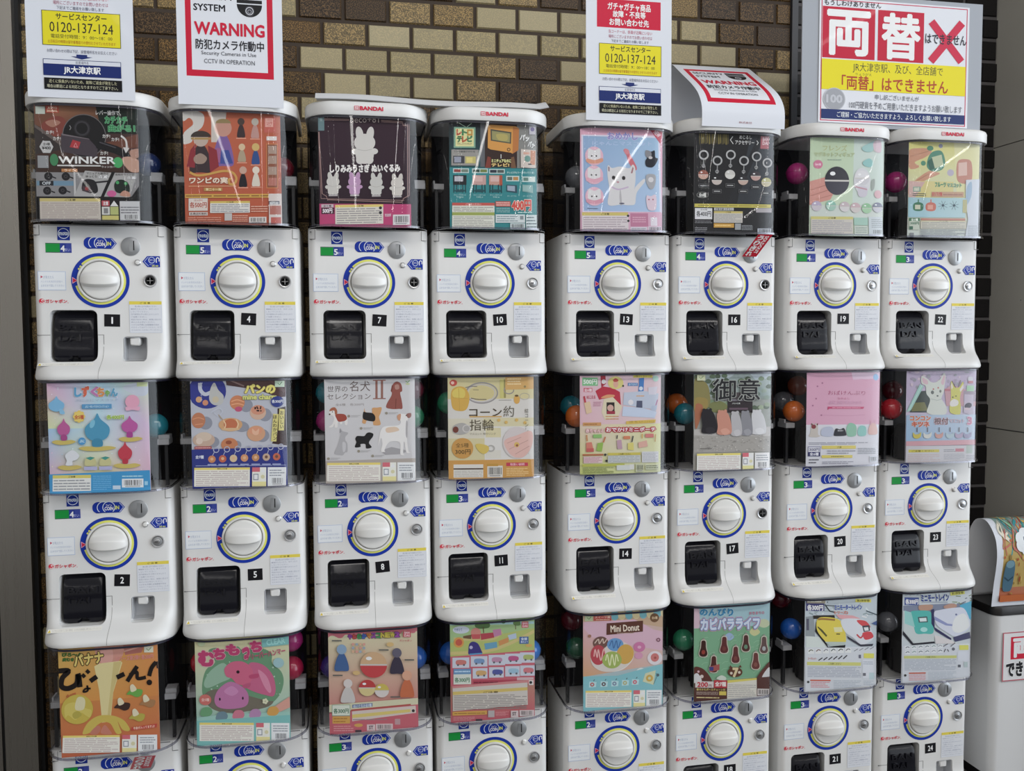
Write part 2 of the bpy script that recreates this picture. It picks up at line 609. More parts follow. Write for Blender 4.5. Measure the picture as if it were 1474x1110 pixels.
# brown glazed wall: pale smooth tiles mixed with dark speckled ones (alpha = smoothness of the glaze)
PALE = [(.39, .335, .205, .90), (.36, .31, .19, .86), (.41, .355, .225, .92), (.32, .275, .165, .78)]
MID = [(.185, .14, .075, .35), (.21, .165, .095, .45)]
DARK = [(.066, .044, .022, .05), (.052, .034, .019, .0), (.085, .056, .027, .1), (.044, .030, .02, .05)]
rows_seen = {  # the tiles as the photograph shows them, from the left end of each course
    3: 'DDDMDDPDMDPMDDPMDDDD', 2: 'DDDMMDPDDMMPPPPPPDDD', 1: 'MDDDDDDMPPPPPPPPPDMD', 0: 'DMDDDDDPPPPMDPPPPDPD', -1: 'PDDPPDDPPPMDMDDDDDMD', -2: 'DDDDDPMPDDMDDMPDDDMD', -3: 'PPDMDDMPDMDDMDPDMDDD',
    -4: 'MMDDMDDMDDMDDMDDMDDD', -5: 'MMDMDDMDDMDMDDMDDMDD', -6: 'MMDDMDDMDDDMDDMDDMDD', -7: 'DDMDDDMDDDMDDDMDDDMD', -8: 'DDDMDDDMDDDMDDDMDDDM'}


def pick_brown(k, i, rnd):
    s = rows_seen.get(k)
    t = None
    if s and 0 <= i + 4 < len(s): t = s[i + 4]
    if t is None: t = rnd.choice('PMDDDMD')
    c = rnd.choice({'P': PALE, 'M': MID, 'D': DARK}[t])
    f = rnd.uniform(.88, 1.1)
    return (c[0] * f, c[1] * f, c[2] * f, c[3])


def pick_black(k, i, rnd):
    f = rnd.uniform(.7, 1.4)
    return (.010 * f, .009 * f, .010 * f, .85)


M['mortar'] = mat('dark_mortar', (.068, .050, .038), .9)
M['mortar2'] = mat('grey_mortar', (.13, .122, .125), .9)
tiles('wall_rear', -.70, 1.853, FLOOR, 1.20, pick_brown, 0.138, .5815, M['mortar'], tile_mat('brown_glazed_tile', False))
tiles('wall_alcove', 1.872, 2.62, FLOOR, 1.20, pick_black, 1.90, .5815, M['mortar2'], tile_mat('black_glazed_tile', True))
mb = MB(); mb.box((1.853, WY - .014, FLOOR), (1.872, WY + .10, 1.2))
tag(link('trim_1', mb.mesh('trim', [mat('corner_trim_metal', (.05, .052, .06), .45)])), kind='structure')

# brushed steel pillar on the left, with a folded return
def steel():
    m = mat('brushed_steel', (.42, .395, .355), .30, metal=.95)
    n = m.node_tree
    tc = n.nodes.new('ShaderNodeTexCoord')
    mp = n.nodes.new('ShaderNodeMapping'); mp.inputs['Scale'].default_value = (260, 260, 2.5)
    nz = n.nodes.new('ShaderNodeTexNoise'); nz.inputs['Scale'].default_value = 1.0; nz.inputs['Detail'].default_value = 2
    rp = n.nodes.new('ShaderNodeMapRange'); rp.inputs['To Min'].default_value = .22; rp.inputs['To Max'].default_value = .36
    n.links.new(tc.outputs['Object'], mp.inputs['Vector']); n.links.new(mp.outputs[0], nz.inputs['Vector'])
    n.links.new(nz.outputs['Fac'], rp.inputs['Value'])
    n.links.new(rp.outputs[0], n.nodes['Principled BSDF'].inputs['Roughness'])
    return m


mb = MB()
mb.box((-1.9, .252, FLOOR), (-.335, WY + .1, 1.2), 0)
mb.box((-.335, .259, FLOOR), (-.329, WY + .1, 1.2), 1)
mb.box((-.329, .255, FLOOR), (-.2520, WY + .1, 1.2), 0)
mb.box((-.2520, .275, FLOOR), (-.2425, WY + .02, 1.2), 1)
o = link('pillar_left', mb.mesh('pillar_left', [steel(), M['slot']]))
o['kind'] = 'structure'

# painted wall on the right with a panel joint
def plaster():
    m = mat('grey_paint', (.19, .185, .165), .75)
    n = m.node_tree
    tc = n.nodes.new('ShaderNodeTexCoord')
    nz = n.nodes.new('ShaderNodeTexNoise'); nz.inputs['Scale'].default_value = 6; nz.inputs['Detail'].default_value = 6
    mx = n.nodes.new('ShaderNodeMix'); mx.data_type = 'RGBA'
    mx.inputs['A'].default_value = (.48, .455, .40, 1); mx.inputs['B'].default_value = (.57, .545, .485, 1)
    n.links.new(tc.outputs['Object'], nz.inputs['Vector']); n.links.new(nz.outputs['Fac'], mx.inputs['Factor'])
    n.links.new(mx.outputs['Result'], n.nodes['Principled BSDF'].inputs['Base Color'])
    return m


mb = MB()
PZ = plaster()
ys0, ys1 = -.04, WY
zs = [FLOOR, -.431, -.427, .448, .451, 1.2]
for a, b, i in ((0, 1, 0), (1, 2, 1), (2, 3, 0), (3, 4, 1), (4, 5, 0)):
    x = 2.55 if i == 0 else 2.554
    mb.box((x, ys0, zs[a]), (2.67, ys1, zs[b]), i)
for (y, z, r) in ((.12, .335, .0035), (.17, -.03, .002), (.05, .19, .003)):
    mb.lathe([(r, 0), (r, .002)], (0, 0, 0), 10, 1)
    k = 20
    for q in range(len(mb.v) - k, len(mb.v)):
        pass
    # turn the little hole so that it lies in the wall face
    for q in range(len(mb.v) - 4 * 10, len(mb.v)):
        vx, vy, vz = mb.v[q]
        mb.v[q] = (2.5502 + vy * .3, y + vx, z + vz)
o = link('wall_right', mb.mesh('wall_right', [PZ, M['groove']], fix=False))
o['kind'] = 'structure'

mb = MB(); mb.box((-1.9, -7.0, FLOOR - .1), (5.6, WY + .1, FLOOR))
def floor_mat():
    m = mat('grey_floor', (.16, .15, .14), .55)
    n = m.node_tree
    tc = n.nodes.new('ShaderNodeTexCoord')
    br = n.nodes.new('ShaderNodeTexBrick'); br.inputs['Scale'].default_value = 3.3; br.offset = 0
    br.inputs['Brick Width'].default_value = 1.0; br.inputs['Row Height'].default_value = 1.0
    br.inputs['Mortar Size'].default_value = .008
    br.inputs['Color1'].default_value = (.10, .095, .09, 1); br.inputs['Color2'].default_value = (.085, .08, .075, 1); br.inputs['Mortar'].default_value = (.07, .07, .07, 1)
    n.links.new(tc.outputs['Object'], br.inputs['Vector'])
    n.links.new(br.outputs['Color'], n.nodes['Principled BSDF'].inputs['Base Color'])
    return m
o = link('floor', mb.mesh('floor', [floor_mat()])); o['kind'] = 'structure'

# ------------------------------------------------------------------ capsule machine parts (shared by all machines)
ZB = 0.225      # body base below the dial centre; part coordinates are relative to the dial


def up(me):
    for v in me.vertices: v.co.z += ZB
    me.update()
    return me


LIP = [(.125, .002, .1415, .016), (.122, 0, .142, .018), (-.140, 0, .142, .018), (-.156, -.0012, .142, .019), (-.168, -.0050, .142, .022), (-.177, -.0115, .142, .028),
       (-.185, -.0215, .142, .037), (-.193, -.0340, .1423, .047), (-.200, -.0440, .1426, .055), (-.206, -.0505, .1428, .059), (-.212, -.0545, .1430, .061), (-.2175, -.0560, .1430, .061), (-.2220, -.0545, .1420, .060), (-.225, -.0490, .139, .057)]


def face_y(z):
    for (za, ya, _, _), (zb, yb, _, _) in zip(LIP, LIP[1:]):
        if zb <= z <= za: return ya + (yb - ya) * (za - z) / (za - zb)
    return 0.0


M['post'] = mat('smoky_post', (.02, .02, .022), .3)


def build_body():
    mb = MB()
    prof = LIP
    rings = [rrect(hw, y0, .20, r, .012, z) for z, y0, hw, r in reversed(prof)]
    mb.loft(rings, 0)
    me = mb.mesh('body', [M['body'], M['groove'], M['dark']])
    base = link('tmp', me)
    cut = MB()
    def rr(x0, x1, z0, z1, r, y0, y1, sx=0.0, n=6):
        rg = []
        for y, sh in ((y0, 0), (y1, sx)):
            pts = []
            for cx, cz, a0 in ((x1 - r, z1 - r, 0), (x0 + r, z1 - r, 90), (x0 + r, z0 + r, 180), (x1 - r, z0 + r, 270)):
                for i in range(n + 1):
                    a = math.radians(a0 + 90 * i / n)
                    pts.append((cx + r * math.cos(a), y, cz + r * math.sin(a)))
            rg.append(pts)
        return rg
    cut.loft(rr(-.1095, -.0095, -.184, -.067, .012, -.09, .05), 0, smooth=False)
    cut.loft(rr(.0445, .0965, -.184, -.1275, .007, -.09, .036), 0, smooth=False)
    co = link('cut', cut.mesh('cut', [M['body']]))
    md = base.modifiers.new('b', 'BOOLEAN'); md.operation = 'DIFFERENCE'; md.object = co; md.solver = 'EXACT'
    dg = bpy.context.evaluated_depsgraph_get(); dg.update()
    me2 = bpy.data.meshes.new_from_object(base.evaluated_get(dg))
    me2.name = 'body'
    bpy.data.objects.remove(base); bpy.data.objects.remove(co)
    # panel joints, corner latches and screw marks on the face
    g = MB()
    y = -.0004
    def ln(x0, z0, x1, z1): g.box((x0, y, z0), (x1, .001, z1), 0)
    w = .0011
    ln(-.1375, -.1238, -.1095, -.1238 + w); ln(-.0095, -.1238, .0025, -.1238 + w); ln(.0025, -.150, .0025 + w, -.1238 + w)
    ln(-.126, .1005, -.126 + w, .1235); ln(-.139, .1005, -.126 + w, .1005 + w)
    ln(.1255, .1005, .1255 + w, .1235); ln(.1255, .1005, .139, .1005 + w)
    ln(-.137, .099, -.133, .1015); ln(-.137, .1165, -.1335, .119); ln(-.137, -.1245, -.1345, -.122)
    ln(-.122, .1222, .122, .1238)
    g2 = g.mesh('g', [M['groove']])
    # joint that runs down over the lip
    bm = bmesh.new(); bm.from_mesh(me2)
    n0 = len(bm.faces)
    bm2 = bmesh.new(); bm2.from_mesh(g2)
    vm = {}
    for v in bm2.verts: vm[v] = bm.verts.new(v.co)
    for f in bm2.faces:
        q = bm.faces.new([vm[v] for v in f.verts]); q.material_index = 1
    pv = None
    for z, y0 in [(-.150 - .0025 * i, face_y(-.150 - .0025 * i)) for i in range(30)]:
        a = bm.verts.new((.0022, y0 - .0004, z)); b = bm.verts.new((.0029, y0 - .0004, z))
        if pv:
            q = bm.faces.new((pv[0], a, b, pv[1])); q.material_index = 1
        pv = (a, b)
    bm.to_mesh(me2); bm.free(); bm2.free()
    me2.update()
    try: me2.set_sharp_from_angle(angle=math.radians(35))
    except Exception: pass
    return me2


def build_flap():
    mb = MB()
    x0, x1, z0, z1 = -.1065, -.0150, -.1825, -.0690
    zc, hz = (z0 + z1) / 2, (z1 - z0) / 2
    nx, nz = 20, 28
    def yy(t): return .003 + .022 * (1 - math.sqrt(max(0, 1 - (t * .93) ** 2))) / (1 - math.sqrt(1 - .93 ** 2)) - (.022 * max(0, -t) ** 1.5)
    vs, fs = [], []
    for j in range(nz + 1):
        t = -1 + 2 * j / nz
        for i in range(nx + 1):
            s = -1 + 2 * i / nx
            inset = .010 * max(0, abs(t) - .85) ** 2 / .0225
            x = (x0 + x1) / 2 + s * ((x1 - x0) / 2 - inset)
            y = yy(t) + .012 * max(0, (abs(s) - .88) / .12) ** 2
            if j <= 3:      # finger notch at the foot
                d = math.hypot((x + .060) / .011, (zc + t * hz - z0) / .010)
                if d < 1: y += .012
            vs.append((x, y, zc + t * hz))
    for j in range(nz):
        for i in range(nx):
            a = j * (nx + 1) + i
            fs.append((a, a + 1, a + nx + 2, a + nx + 1))
    mb.add(vs, fs, 0, True)
    # skirt so that the flap has thickness
    b = len(vs)
    edge = [i for i in range(nx + 1)] + [(j + 1) * (nx + 1) - 1 for j in range(1, nz + 1)] + [nz * (nx + 1) + i for i in range(nx - 1, -1, -1)] + [j * (nx + 1) for j in range(nz - 1, 0, -1)]
    back = [(vs[i][0], .046, vs[i][2]) for i in edge]
    n = len(edge)
    allv = [vs[i] for i in edge] + back
    mb.add(allv, [(i, (i + 1) % n, n + (i + 1) % n, n + i) for i in range(n)] + [tuple(range(n, 2 * n))], 0, False)
    # raised lettering
    for t, za, zb in (('BAN', -.1135, -.0985), ('DAI', -.1375, -.1225)):
        v2, f2 = text_geo(t, .02)
        xs = [v[0] for v in v2]; ys = [v[1] for v in v2]
        mx, Mx, my, My = min(xs), max(xs), min(ys), max(ys)
        xa, xb = (-.0935, -.0275) if t == 'BAN' else (-.091, -.045)
        pts = []
        for X, Y in v2:
            x = xa + (X - mx) / (Mx - mx) * (xb - xa); z = za + (Y - my) / (My - my) * (zb - za)
            pts.append((x, yy((z - zc) / hz) - .0040, z))
        mb.add(pts, f2, 0, False)
        # sides of the letters
        cnt = {}
        for f in f2:
            for a, c in zip(f, f[1:] + f[:1]): cnt[(a, c)] = 1
        for (a, c) in list(cnt):
            if (c, a) not in cnt:
                p, q = pts[a], pts[c]
                mb.add([p, q, (q[0], q[1] + .0044, q[2]), (p[0], p[1] + .0044, p[2])], [(0, 1, 2, 3)], 0, False)
    return mb.mesh('chute_flap', [M['black']], fix=False, sharp=30)


def build_tray():
    mb = MB()
    x0, x1, z0, z1, d, t = .0455, .0955, -.183, -.1285, .034, .0015
    mb.box((x0, d - t, z0), (x1, d, z1)); mb.box((x0, .0015, z0), (x0 + t, d, z1)); mb.box((x1 - t, .0015, z0), (x1, d, z1))
    mb.box((x0, .0015, z0), (x1, d, z0 + t)); mb.box((x0, .0015, z1 - t), (x1, d, z1))
    return mb.mesh('coin_return_tray', [M['tray']])


def build_tab():
    mb = MB()
    mb.box((.0585, .002, -.1480), (.0805, .030, -.1302))
    me = mb.mesh('tray_hood', [M['body']])
    bm = bmesh.new(); bm.from_mesh(me)
    bmesh.ops.bevel(bm, geom=bm.edges[:], offset=.002, segments=2, affect='EDGES')
    bm.to_mesh(me); bm.free()
    return me


def build_dial():
    mb = MB()
    mb.lathe([(.0495, 0), (.0495, .0035), (.0485, .005), (.0462, .0055), (.0448, .0042), (.044, .0025)], (0, 0, 0), 72, 0)
    mb.lathe([(.0442, 0), (.0442, .003), (.0425, .003)], (0, 0, 0), 72, 1)
    return mb.mesh('dial_collar', [M['knob'], M['groove']])


def build_grip():
    mb = MB()
    R = .0425
    nr, na = 34, 110
    def sm(a, b, x):
        t = max(0, min(1, (x - a) / (b - a))); return t * t * (3 - 2 * t)
    def h(x, z):
        r = math.hypot(x, z) / R
        base = .0075 + .002 * (1 - r * r) - .004 * max(0, (r - .93) / .07) ** 2
        w = .0165 * max(0, 1 - (x / R) ** 2) ** .28
        w *= .82
        e = (w + .010, w - .004) if z > 0 else (w + .0022, w - .0035)
        g = sm(e[0], e[1], abs(z)) * math.sqrt(max(0, 1 - (abs(x) / (R * .985)) ** 2.6))
        return base + .0175 * g
    vs = [(0, -h(0, 0), 0)]; fs = []
    for k in range(1, nr + 1):
        r = R * k / nr
        for i in range(na):
            a = 2 * math.pi * i / na
            x, z = r * math.cos(a), r * math.sin(a)
            vs.append((x, -h(x, z), z))
    for i in range(na):
        vs.append((R * math.cos(2 * math.pi * i / na), -.001, R * math.sin(2 * math.pi * i / na)))
    for i in range(na): fs.append((0, 1 + (i + 1) % na, 1 + i))
    for k in range(nr):
        a, b = 1 + k * na, 1 + (k + 1) * na
        for i in range(na):
            j = (i + 1) % na
            fs.append((a + i, a + j, b + j, b + i))
    mb.add(vs, fs, 0, True)
    return mb.mesh('grip', [M['knob']], sharp=70)


def build_coinplate():
    mb = MB()
    c = (.0665, 0, .078)
    mb.lathe([(.0208, 0), (.0208, .0022), (.0198, .003), (.0, .003)], c, 48, 0)
    me = mb
    me.box((.0725, -.0034, .069), (.0748, -.0005, .0905), 1)
    me.box((.0640, -.0036, .066), (.0715, -.0005, .0925), 0)
    return me.mesh('coin_plate', [M['coinplate'], M['slot']])


def build_button():
    mb = MB()
    mb.lathe([(.0068, 0), (.0068, .0022), (.0058, .003), (.0052, .002)], (.0805, 0, .0415), 28, 1)
    mb.lathe([(.0052, 0), (.0052, .004), (.0042, .0058), (.002, .0064), (0, .0064)], (.0805, 0, .0415), 28, 0)
    return mb.mesh('return_button', [M['knob'], M['chrome']])


def build_lock(core):
    mb = MB()
    c = (.107, 0, .0002)
    mb.lathe([(.0145, 0), (.0145, .003), (.0132, .005), (.0112, .0045), (.0105, .003)], c, 40, 0)
    mb.lathe([(.0105, 0), (.0105, .0038), (.0092, .0044), (0, .0044)], c, 40, 1)
    if core == 'b':
        mb.box((.107 - .007, -.0050, -.0004), (.107 + .007, -.0040, .0008), 2)
        mb.box((.107 - .0006, -.0050, -.0065), (.107 + .0006, -.0040, .007), 2)
        mb.lathe([(.0078, .0046), (.0068, .0046)], c, 28, 2)
        return mb.mesh('lock', [M['chrome'], M['slot'], M['chrome']])
    mb.lathe([(.0062, .0044), (.0062, .0062), (.0052, .0066), (0, .0066)], (.106, 0, .0002), 24, 0)
    mb.box((.1005, -.0072, -.0006), (.1085, -.0060, .001), 2)
    return mb.mesh('lock', [M['chrome'], M['coinplate'], M['slot']])


def build_tank():
    mb = MB()
    z0, z1 = .1265, .3795
    rings = [rrect(.1395, -.054, .19, .064, .012, z, .004) for z in (z0, z0 + .08, z0 + .16, z1)]
    mb.loft(rings, 0, True, False, False)
    return mb.mesh('tank', [M['clear']], sharp=60)


def ring_solid(mb, hw, y0, r, z0, z1, t, bulge, mi=0, y1=.19):
    o0 = rrect(hw, y0, y1, r, .012, z0, bulge); o1 = rrect(hw, y0, y1, r, .012, z1, bulge)
    i0 = rrect(hw - t, y0 + t, y1 - t, r - t, .01, z0, bulge); i1 = rrect(hw - t, y0 + t, y1 - t, r - t, .01, z1, bulge)
    n = len(o0)
    vs = o0 + o1 + i1 + i0
    fs = []
    for k in range(4):
        a, b = k * n, ((k + 1) % 4) * n
        for i in range(n):
            j = (i + 1) % n
            fs.append((a + i, a + j, b + j, b + i))
    mb.add(vs, fs, mi, True)


def build_rim():
    mb = MB()
    ring_solid(mb, .1415, -.0565, .065, .1252, .1300, .0028, .004)
    return mb.mesh('tank_rim', [M['rim']], sharp=40)


def build_collar():  # dark top edge of the tank; on lower rows it stands for lip shade
    mb = MB()
    ring_solid(mb, .1385, -.0528, .0635, .3750, .3795, .0012, .004)
    return mb.mesh('tank_collar', [M['navy']], sharp=40)


def build_inside():
    mb = MB()
    mb.box((-.139, .120, .1255), (.139, .124, .379), 0)                       # black panel, added so that the tank interior looks dark
    mb.lathe([(.068, .1275), (.068, .190), (.064, .196), (.064, .215), (.05, .222), (0, .222)], (0, .045, 0), 36, 1, axis='z')
    for i in range(12):
        a = 2 * math.pi * i / 12
        x, y = .069 * math.cos(a), .045 + .069 * math.sin(a)
        mb.box((x - .003, y - .003, .130), (x + .003, y + .003, .188), 0)
    return mb.mesh('dispensing_drum', [M['dark'], M['drum']])


def build_brackets():
    res = []
    for s in (-1, 1):
        mb = MB()
        xa, xb = sorted((s * .137, s * .112))
        mb.box((xa, .000, .226), (xb, .045, .239), 0)
        mb.box((xa, .010, .239), (xa + .004 if s < 0 else xb, .04, .248), 0)
        xa, xb = sorted((s * .133, s * .126))
        mb.box((xa, .008, .130), (xb, .020, .226), 1)
        res.append(mb.mesh('tank_bracket', [M['bracket'], M['post']]))
    return res


def build_lid():
    mb = MB()
    pr = [(.3800, -.0575, .1430), (.3840, -.0590, .1440), (.4030, -.0590, .1440), (.4090, -.0565, .1420), (.4125, -.050, .1370)]
    mb.loft([rrect(hw, y0, .193, .067 - (y0 + .059) * .6, .014, z, .004) for z, y0, hw in pr], 0)
    return mb.mesh('lid', [M['lid']], sharp=50)


def sheet_on(sh, name, x0, z1, w, h, m, y=-.0007):
    return sh.mesh(name, m, flat_place(x0, z1, w, h, y))


def S2(w, h, gain=1.25, thick=.0004, dl=.00002):
    s = Sheet(size=(w, h), gain=gain, thick=thick, dl=dl)
    return s


# --- stickers on the machine face; drawing units are tenths of a millimetre of the sticker
BLUE, NAVY = '#1c3596', '#182e84'


def st_price(d):
    s = S2(545, 215); s.bg('#26357a')
    s.R(0, 0, 300, 215, '#2f8a4a'); s.R(25, 28, 295, 190, '#1c8a3c')
    s.R(0, 0, 545, 14, '#274a40'); s.R(0, 201, 545, 215, '#274a40')
    s.R(300, 0, 545, 215, '#2b3a86'); s.R(430, 10, 545, 205, '#3a4590')
    s.T(str(d), 318, 55, 400, 185, '#e8e8ee', .03)
    s.T('まい', 405, 115, 515, 180, '#b9bfdf', .01)
    return sheet_on(s, 'price_display', -.1133, .0833, .0545, .0215, M['sticker'])


def st_round():
    s = S2(262, 300); s.bg(NAVY)
    s.ring(131, 150, 118, 14, '#d5dcee')
    s.T('moto', 40, 112, 222, 188, '#d5dcee', .03)
    return sheet_on(s, 'round_mark_sticker', -.0877, .1198, .0262, .0300, M['sticker'])


def st_coin():
    s = S2(710, 300)
    # outline of three coins and an arrow
    s.v = []; s.f = []
    for cx in (125, 235, 355):
        s.E(cx, 140, 132 if cx < 355 else 138, BLUE)
        if cx > 125: s.ring(cx, 140, 140, 16, '#d5dcee')
    s.P([(355, 25), (600, 25), (700, 145), (600, 268), (355, 268)], BLUE)
    s.E(355, 140, 132, BLUE); s.ring(355, 140, 138, 15, '#d5dcee')
    s.P([(55, 240), (560, 240), (600, 268), (75, 268)], NAVY)
    s.line([(585, 40), (672, 146), (585, 255)], 12, '#c9d2ea')
    s.T('コイン', 290, 68, 420, 125, '#e6eaf6', .03)
    s.T('COIN', 262, 132, 448, 205, '#e6eaf6', .04)
    s.T('IN', 490, 110, 575, 190, '#d9dc6a', .03)
    return s


def st_return():
    s = S2(380, 250)
    s.P([(0, 125), (105, 0), (380, 0), (380, 250), (105, 250)], BLUE)
    s.line([(130, 20), (40, 125), (130, 230)], 10, '#c9d2ea')
    s.ring(200, 92, 72, 12, '#cfd8ee'); s.T('コイン', 150, 68, 250, 112, '#dfe5f4', .02)
    s.line([(300, 150), (300, 70), (318, 40), (345, 40), (360, 70), (360, 120)], 20, '#dfe5f4', True)
    s.T('コイン', 150, 178, 260, 205, '#dfe5f4', .01); s.T('返却', 200, 205, 340, 240, '#d9dc6a', .02)
    return s


def st_instr():
    s = S2(585, 425); s.bg('#d9dce2')
    s.frame(0, 0, 585, 425, 12, '#a9b4cc')
    s.P([(60, 95), (105, 125), (60, 160)], '#b5465c')
    s.T('が見えたら', 115, 100, 330, 165, '#98a2b8')
    s.T('ハンドルを矢印の方向へ', 60, 205, 520, 255, '#a3acc0')
    s.T('止まるまで回してください', 60, 295, 545, 345, '#98a2b8')
    return sheet_on(s, 'instruction_label', -.1313, .0200, .0585, .0425, M['sticker'])


def st_logo():
    s = S2(630, 150)
    s.E(62, 75, 58, '#c23344'); s.E(80, 58, 26, '#e8dcda'); s.E(84, 62, 15, '#c23344'); s.line([(30, 105), (70, 122), (108, 95)], 14, '#e8dcda', True)
    s.T('ガシャポン', 140, 35, 590, 120, '#c23344', .035)
    s.E(612, 112, 8, '#c23344')
    return s


def st_notice():
    s = S2(700, 720); s.bg('#d3d5da')
    s.frame(0, 0, 700, 720, 6, '#bcc4d4')
    s.R(0, 0, 700, 76, '#d6c554')
    s.T('ご 注 意', 230, 20, 450, 60, '#5a5232', .02)
    s.T('遊ぶ前に必ずお読みください', 120, 98, 590, 138, '#8a90a0')
    rows = ['機械をたたいたり、ゆすったり', 'しないでください。', '百円硬貨以外は使えませんので', 'ご注意ください。', '商品が出ない時は、無理に回さず', '係の人をお呼びください。', '小さなお子様には保護者の方が', '付きそってあげてください。カプ', 'セルは口に入れないでください。']
    for i, r in enumerate(rows):
        y = 160 + i * 60
        s.T(r, 30, y, 30 + 43 * len(r), y + 36, '#9aa0ae' if i % 3 else '#8b90a2')
    return sheet_on(s, 'notice_label', .0597, -.0467, .0700, .0720, M['sticker'])


def st_number(n):
    s = S2(340, 280); s.bg('#17161a')
    t = str(n)
    w = {'1': 26, '11': 84}.get(t, 74 if len(t) == 1 else 150)
    s.T(t, 170 - w / 2, 66, 170 + w / 2, 212, '#f2f2f2', .022)
    r = random.Random(n * 7).uniform(-4, 4)
    me = sheet_on(s, 'number_plate', -.017, .014, .034, .028, M['sticker'], y=0)
    ca, sa = math.cos(math.radians(r)), math.sin(math.radians(r))
    dx, dz = random.Random(n).uniform(-.002, .003), random.Random(n + 50).uniform(-.002, .002)
    for v in me.vertices:
        x, z = v.co.x, v.co.z
        v.co = (.0235 + dx + x * ca - z * sa, v.co.y - .0007, -.0895 + dz + x * sa + z * ca)
    me.update()
    return me


def st_strip():
    s = S2(1150, 62, dl=.00001); s.bg('#d9d7d0')
    s.P([(5, 55), (40, 8), (75, 55)], '#c9b34a')
    s.T('カプセルが出てこない時は、とびらを無理に押さないでください', 95, 14, 1140, 50, '#a8a6a0')
    def place(u, v, l):
        z = -.1858 - v * .006
        y = face_y(z)
        return (-.1287 + u * .115, y - .0008 - l, z)
    return s.mesh('caution_strip', M['sticker'], place)


def st_ring():
    """printed ring around the dial"""
    s = Sheet(size=(124, 124), gain=1.25, thick=.0004, dl=.00002)
    s.E(62, 62, 62, BLUE, n=90)
    s.ring(62, 62, 54.5, 5.6, '#cfd06a', a0=-137, a1=160, n=100)
    s.P([(8.5, 75), (17.5, 71), (21, 83), (14.5, 88)], '#cfd06a')
    for a in (-143, -150):
        s.E(62 + 51.5 * math.cos(math.radians(a)), 62 + 51.5 * math.sin(math.radians(a)), 2.6, '#cfd06a')
    s.P([(2.5, 54.5), (14, 62), (2.5, 69.5)], '#e4a9b4'); s.P([(3.7, 56.7), (11.9, 62), (3.7, 67.3)], '#c22a4c')
    s.ring(62, 62, 48.8, .9, '#2b2f55', n=80)
    return s


def bare(sh, name, x0, z1, w, h, m, y=-.0007):
    """a die-cut sticker: no rectangular backing"""
    pl = flat_place(x0, z1, w, h, y)
    me = bpy.data.meshes.new(name)
    me.from_pydata([pl(a, b, c * sh.dl) for a, b, c in sh.v], [], sh.f)
    at = me.color_attributes.new('ink', 'FLOAT_COLOR', 'CORNER')
    fl = []
    for cs in sh.c:
        for c in cs: fl += [c[0], c[1], c[2], 1.0]
    at.data.foreach_set('color', fl)
    me.materials.append(m)
    bm = bmesh.new(); bm.from_mesh(me)
    bmesh.ops.reverse_faces(bm, faces=[f for f in bm.faces if f.normal.y > 0])
    bm.to_mesh(me); bm.free()
    return me


def st_lidlogo():
    s = S2(660, 110)
    s.R(0, 5, 105, 105, '#c22a44'); s.T('BAN', 14, 18, 92, 50, '#eeeeee', .05); s.T('DAI', 14, 60, 92, 92, '#eeeeee', .05)
    s.T('BANDAI', 130, 12, 655, 100, '#c22a44', .045)
    return s


body_me = up(build_body())
PARTS = [('chute_flap', up(build_flap()), None), ('coin_return_tray', up(build_tray()), None), ('return_button', up(build_button()), None),
         ('coin_plate', up(build_coinplate()), 'grey metal coin slot plate'),
         ('round_mark_sticker', up(st_round()), None),
         ('coin_sticker', up(bare(st_coin(), 'coin_sticker', -.0330, .0985, .0710, .0300, M['sticker'])), 'blue coin arrow sticker'),
         ('return_sticker', up(bare(st_return(), 'return_sticker', .0908, .0565, .0380, .0250, M['sticker'])), None),
         ('instruction_label', up(st_instr()), None),
         ('brand_logo', up(bare(st_logo(), 'brand_logo', -.1310, -.0395, .0630, .0150, M['sticker'])), 'red printed logo'),
         ('notice_label', up(st_notice()), 'notice label with yellow heading'), ('caution_strip', up(st_strip()), None),
         ('dial_ring', up(bare(st_ring(), 'dial_ring', -.062, .062, .124, .124, M['sticker'])), 'blue and yellow printed ring'),
         ('tank', up(build_tank()), 'clear plastic tank'), ('dispensing_drum', up(build_inside()), None)]
tab_me = up(build_tab()); dial_me = up(build_dial()); grip_me = up(build_grip())
rim_me = up(build_rim()); collar_me = up(build_collar()); br_me = [up(m) for m in build_brackets()]
lid_me = up(build_lid()); lidlogo_me = up(bare(st_lidlogo(), 'lid_logo', -.030, .4005, .066, .0105, M['sticker'], y=-.0637))
lock_me = {k: up(build_lock(k)) for k in 'bs'}
price_me = {d: up(st_price(d)) for d in (2, 3, 4, 5)}
PRICE = {1: 4, 2: 4, 3: 2, 4: 5, 5: 2, 6: 2, 7: 5, 8: 2, 9: 3, 10: 4, 11: 3, 12: 3, 13: 5, 14: 5, 15: 2, 16: 4, 17: 3, 18: 2, 19: 4, 20: 3, 21: 3, 22: 3, 23: 3, 24: 3}
BLACKLOCK = {1, 4, 7, 17, 16}


def origin(n):
    return COLX[(n - 1) // 3], -((n - 1) % 3) * RP


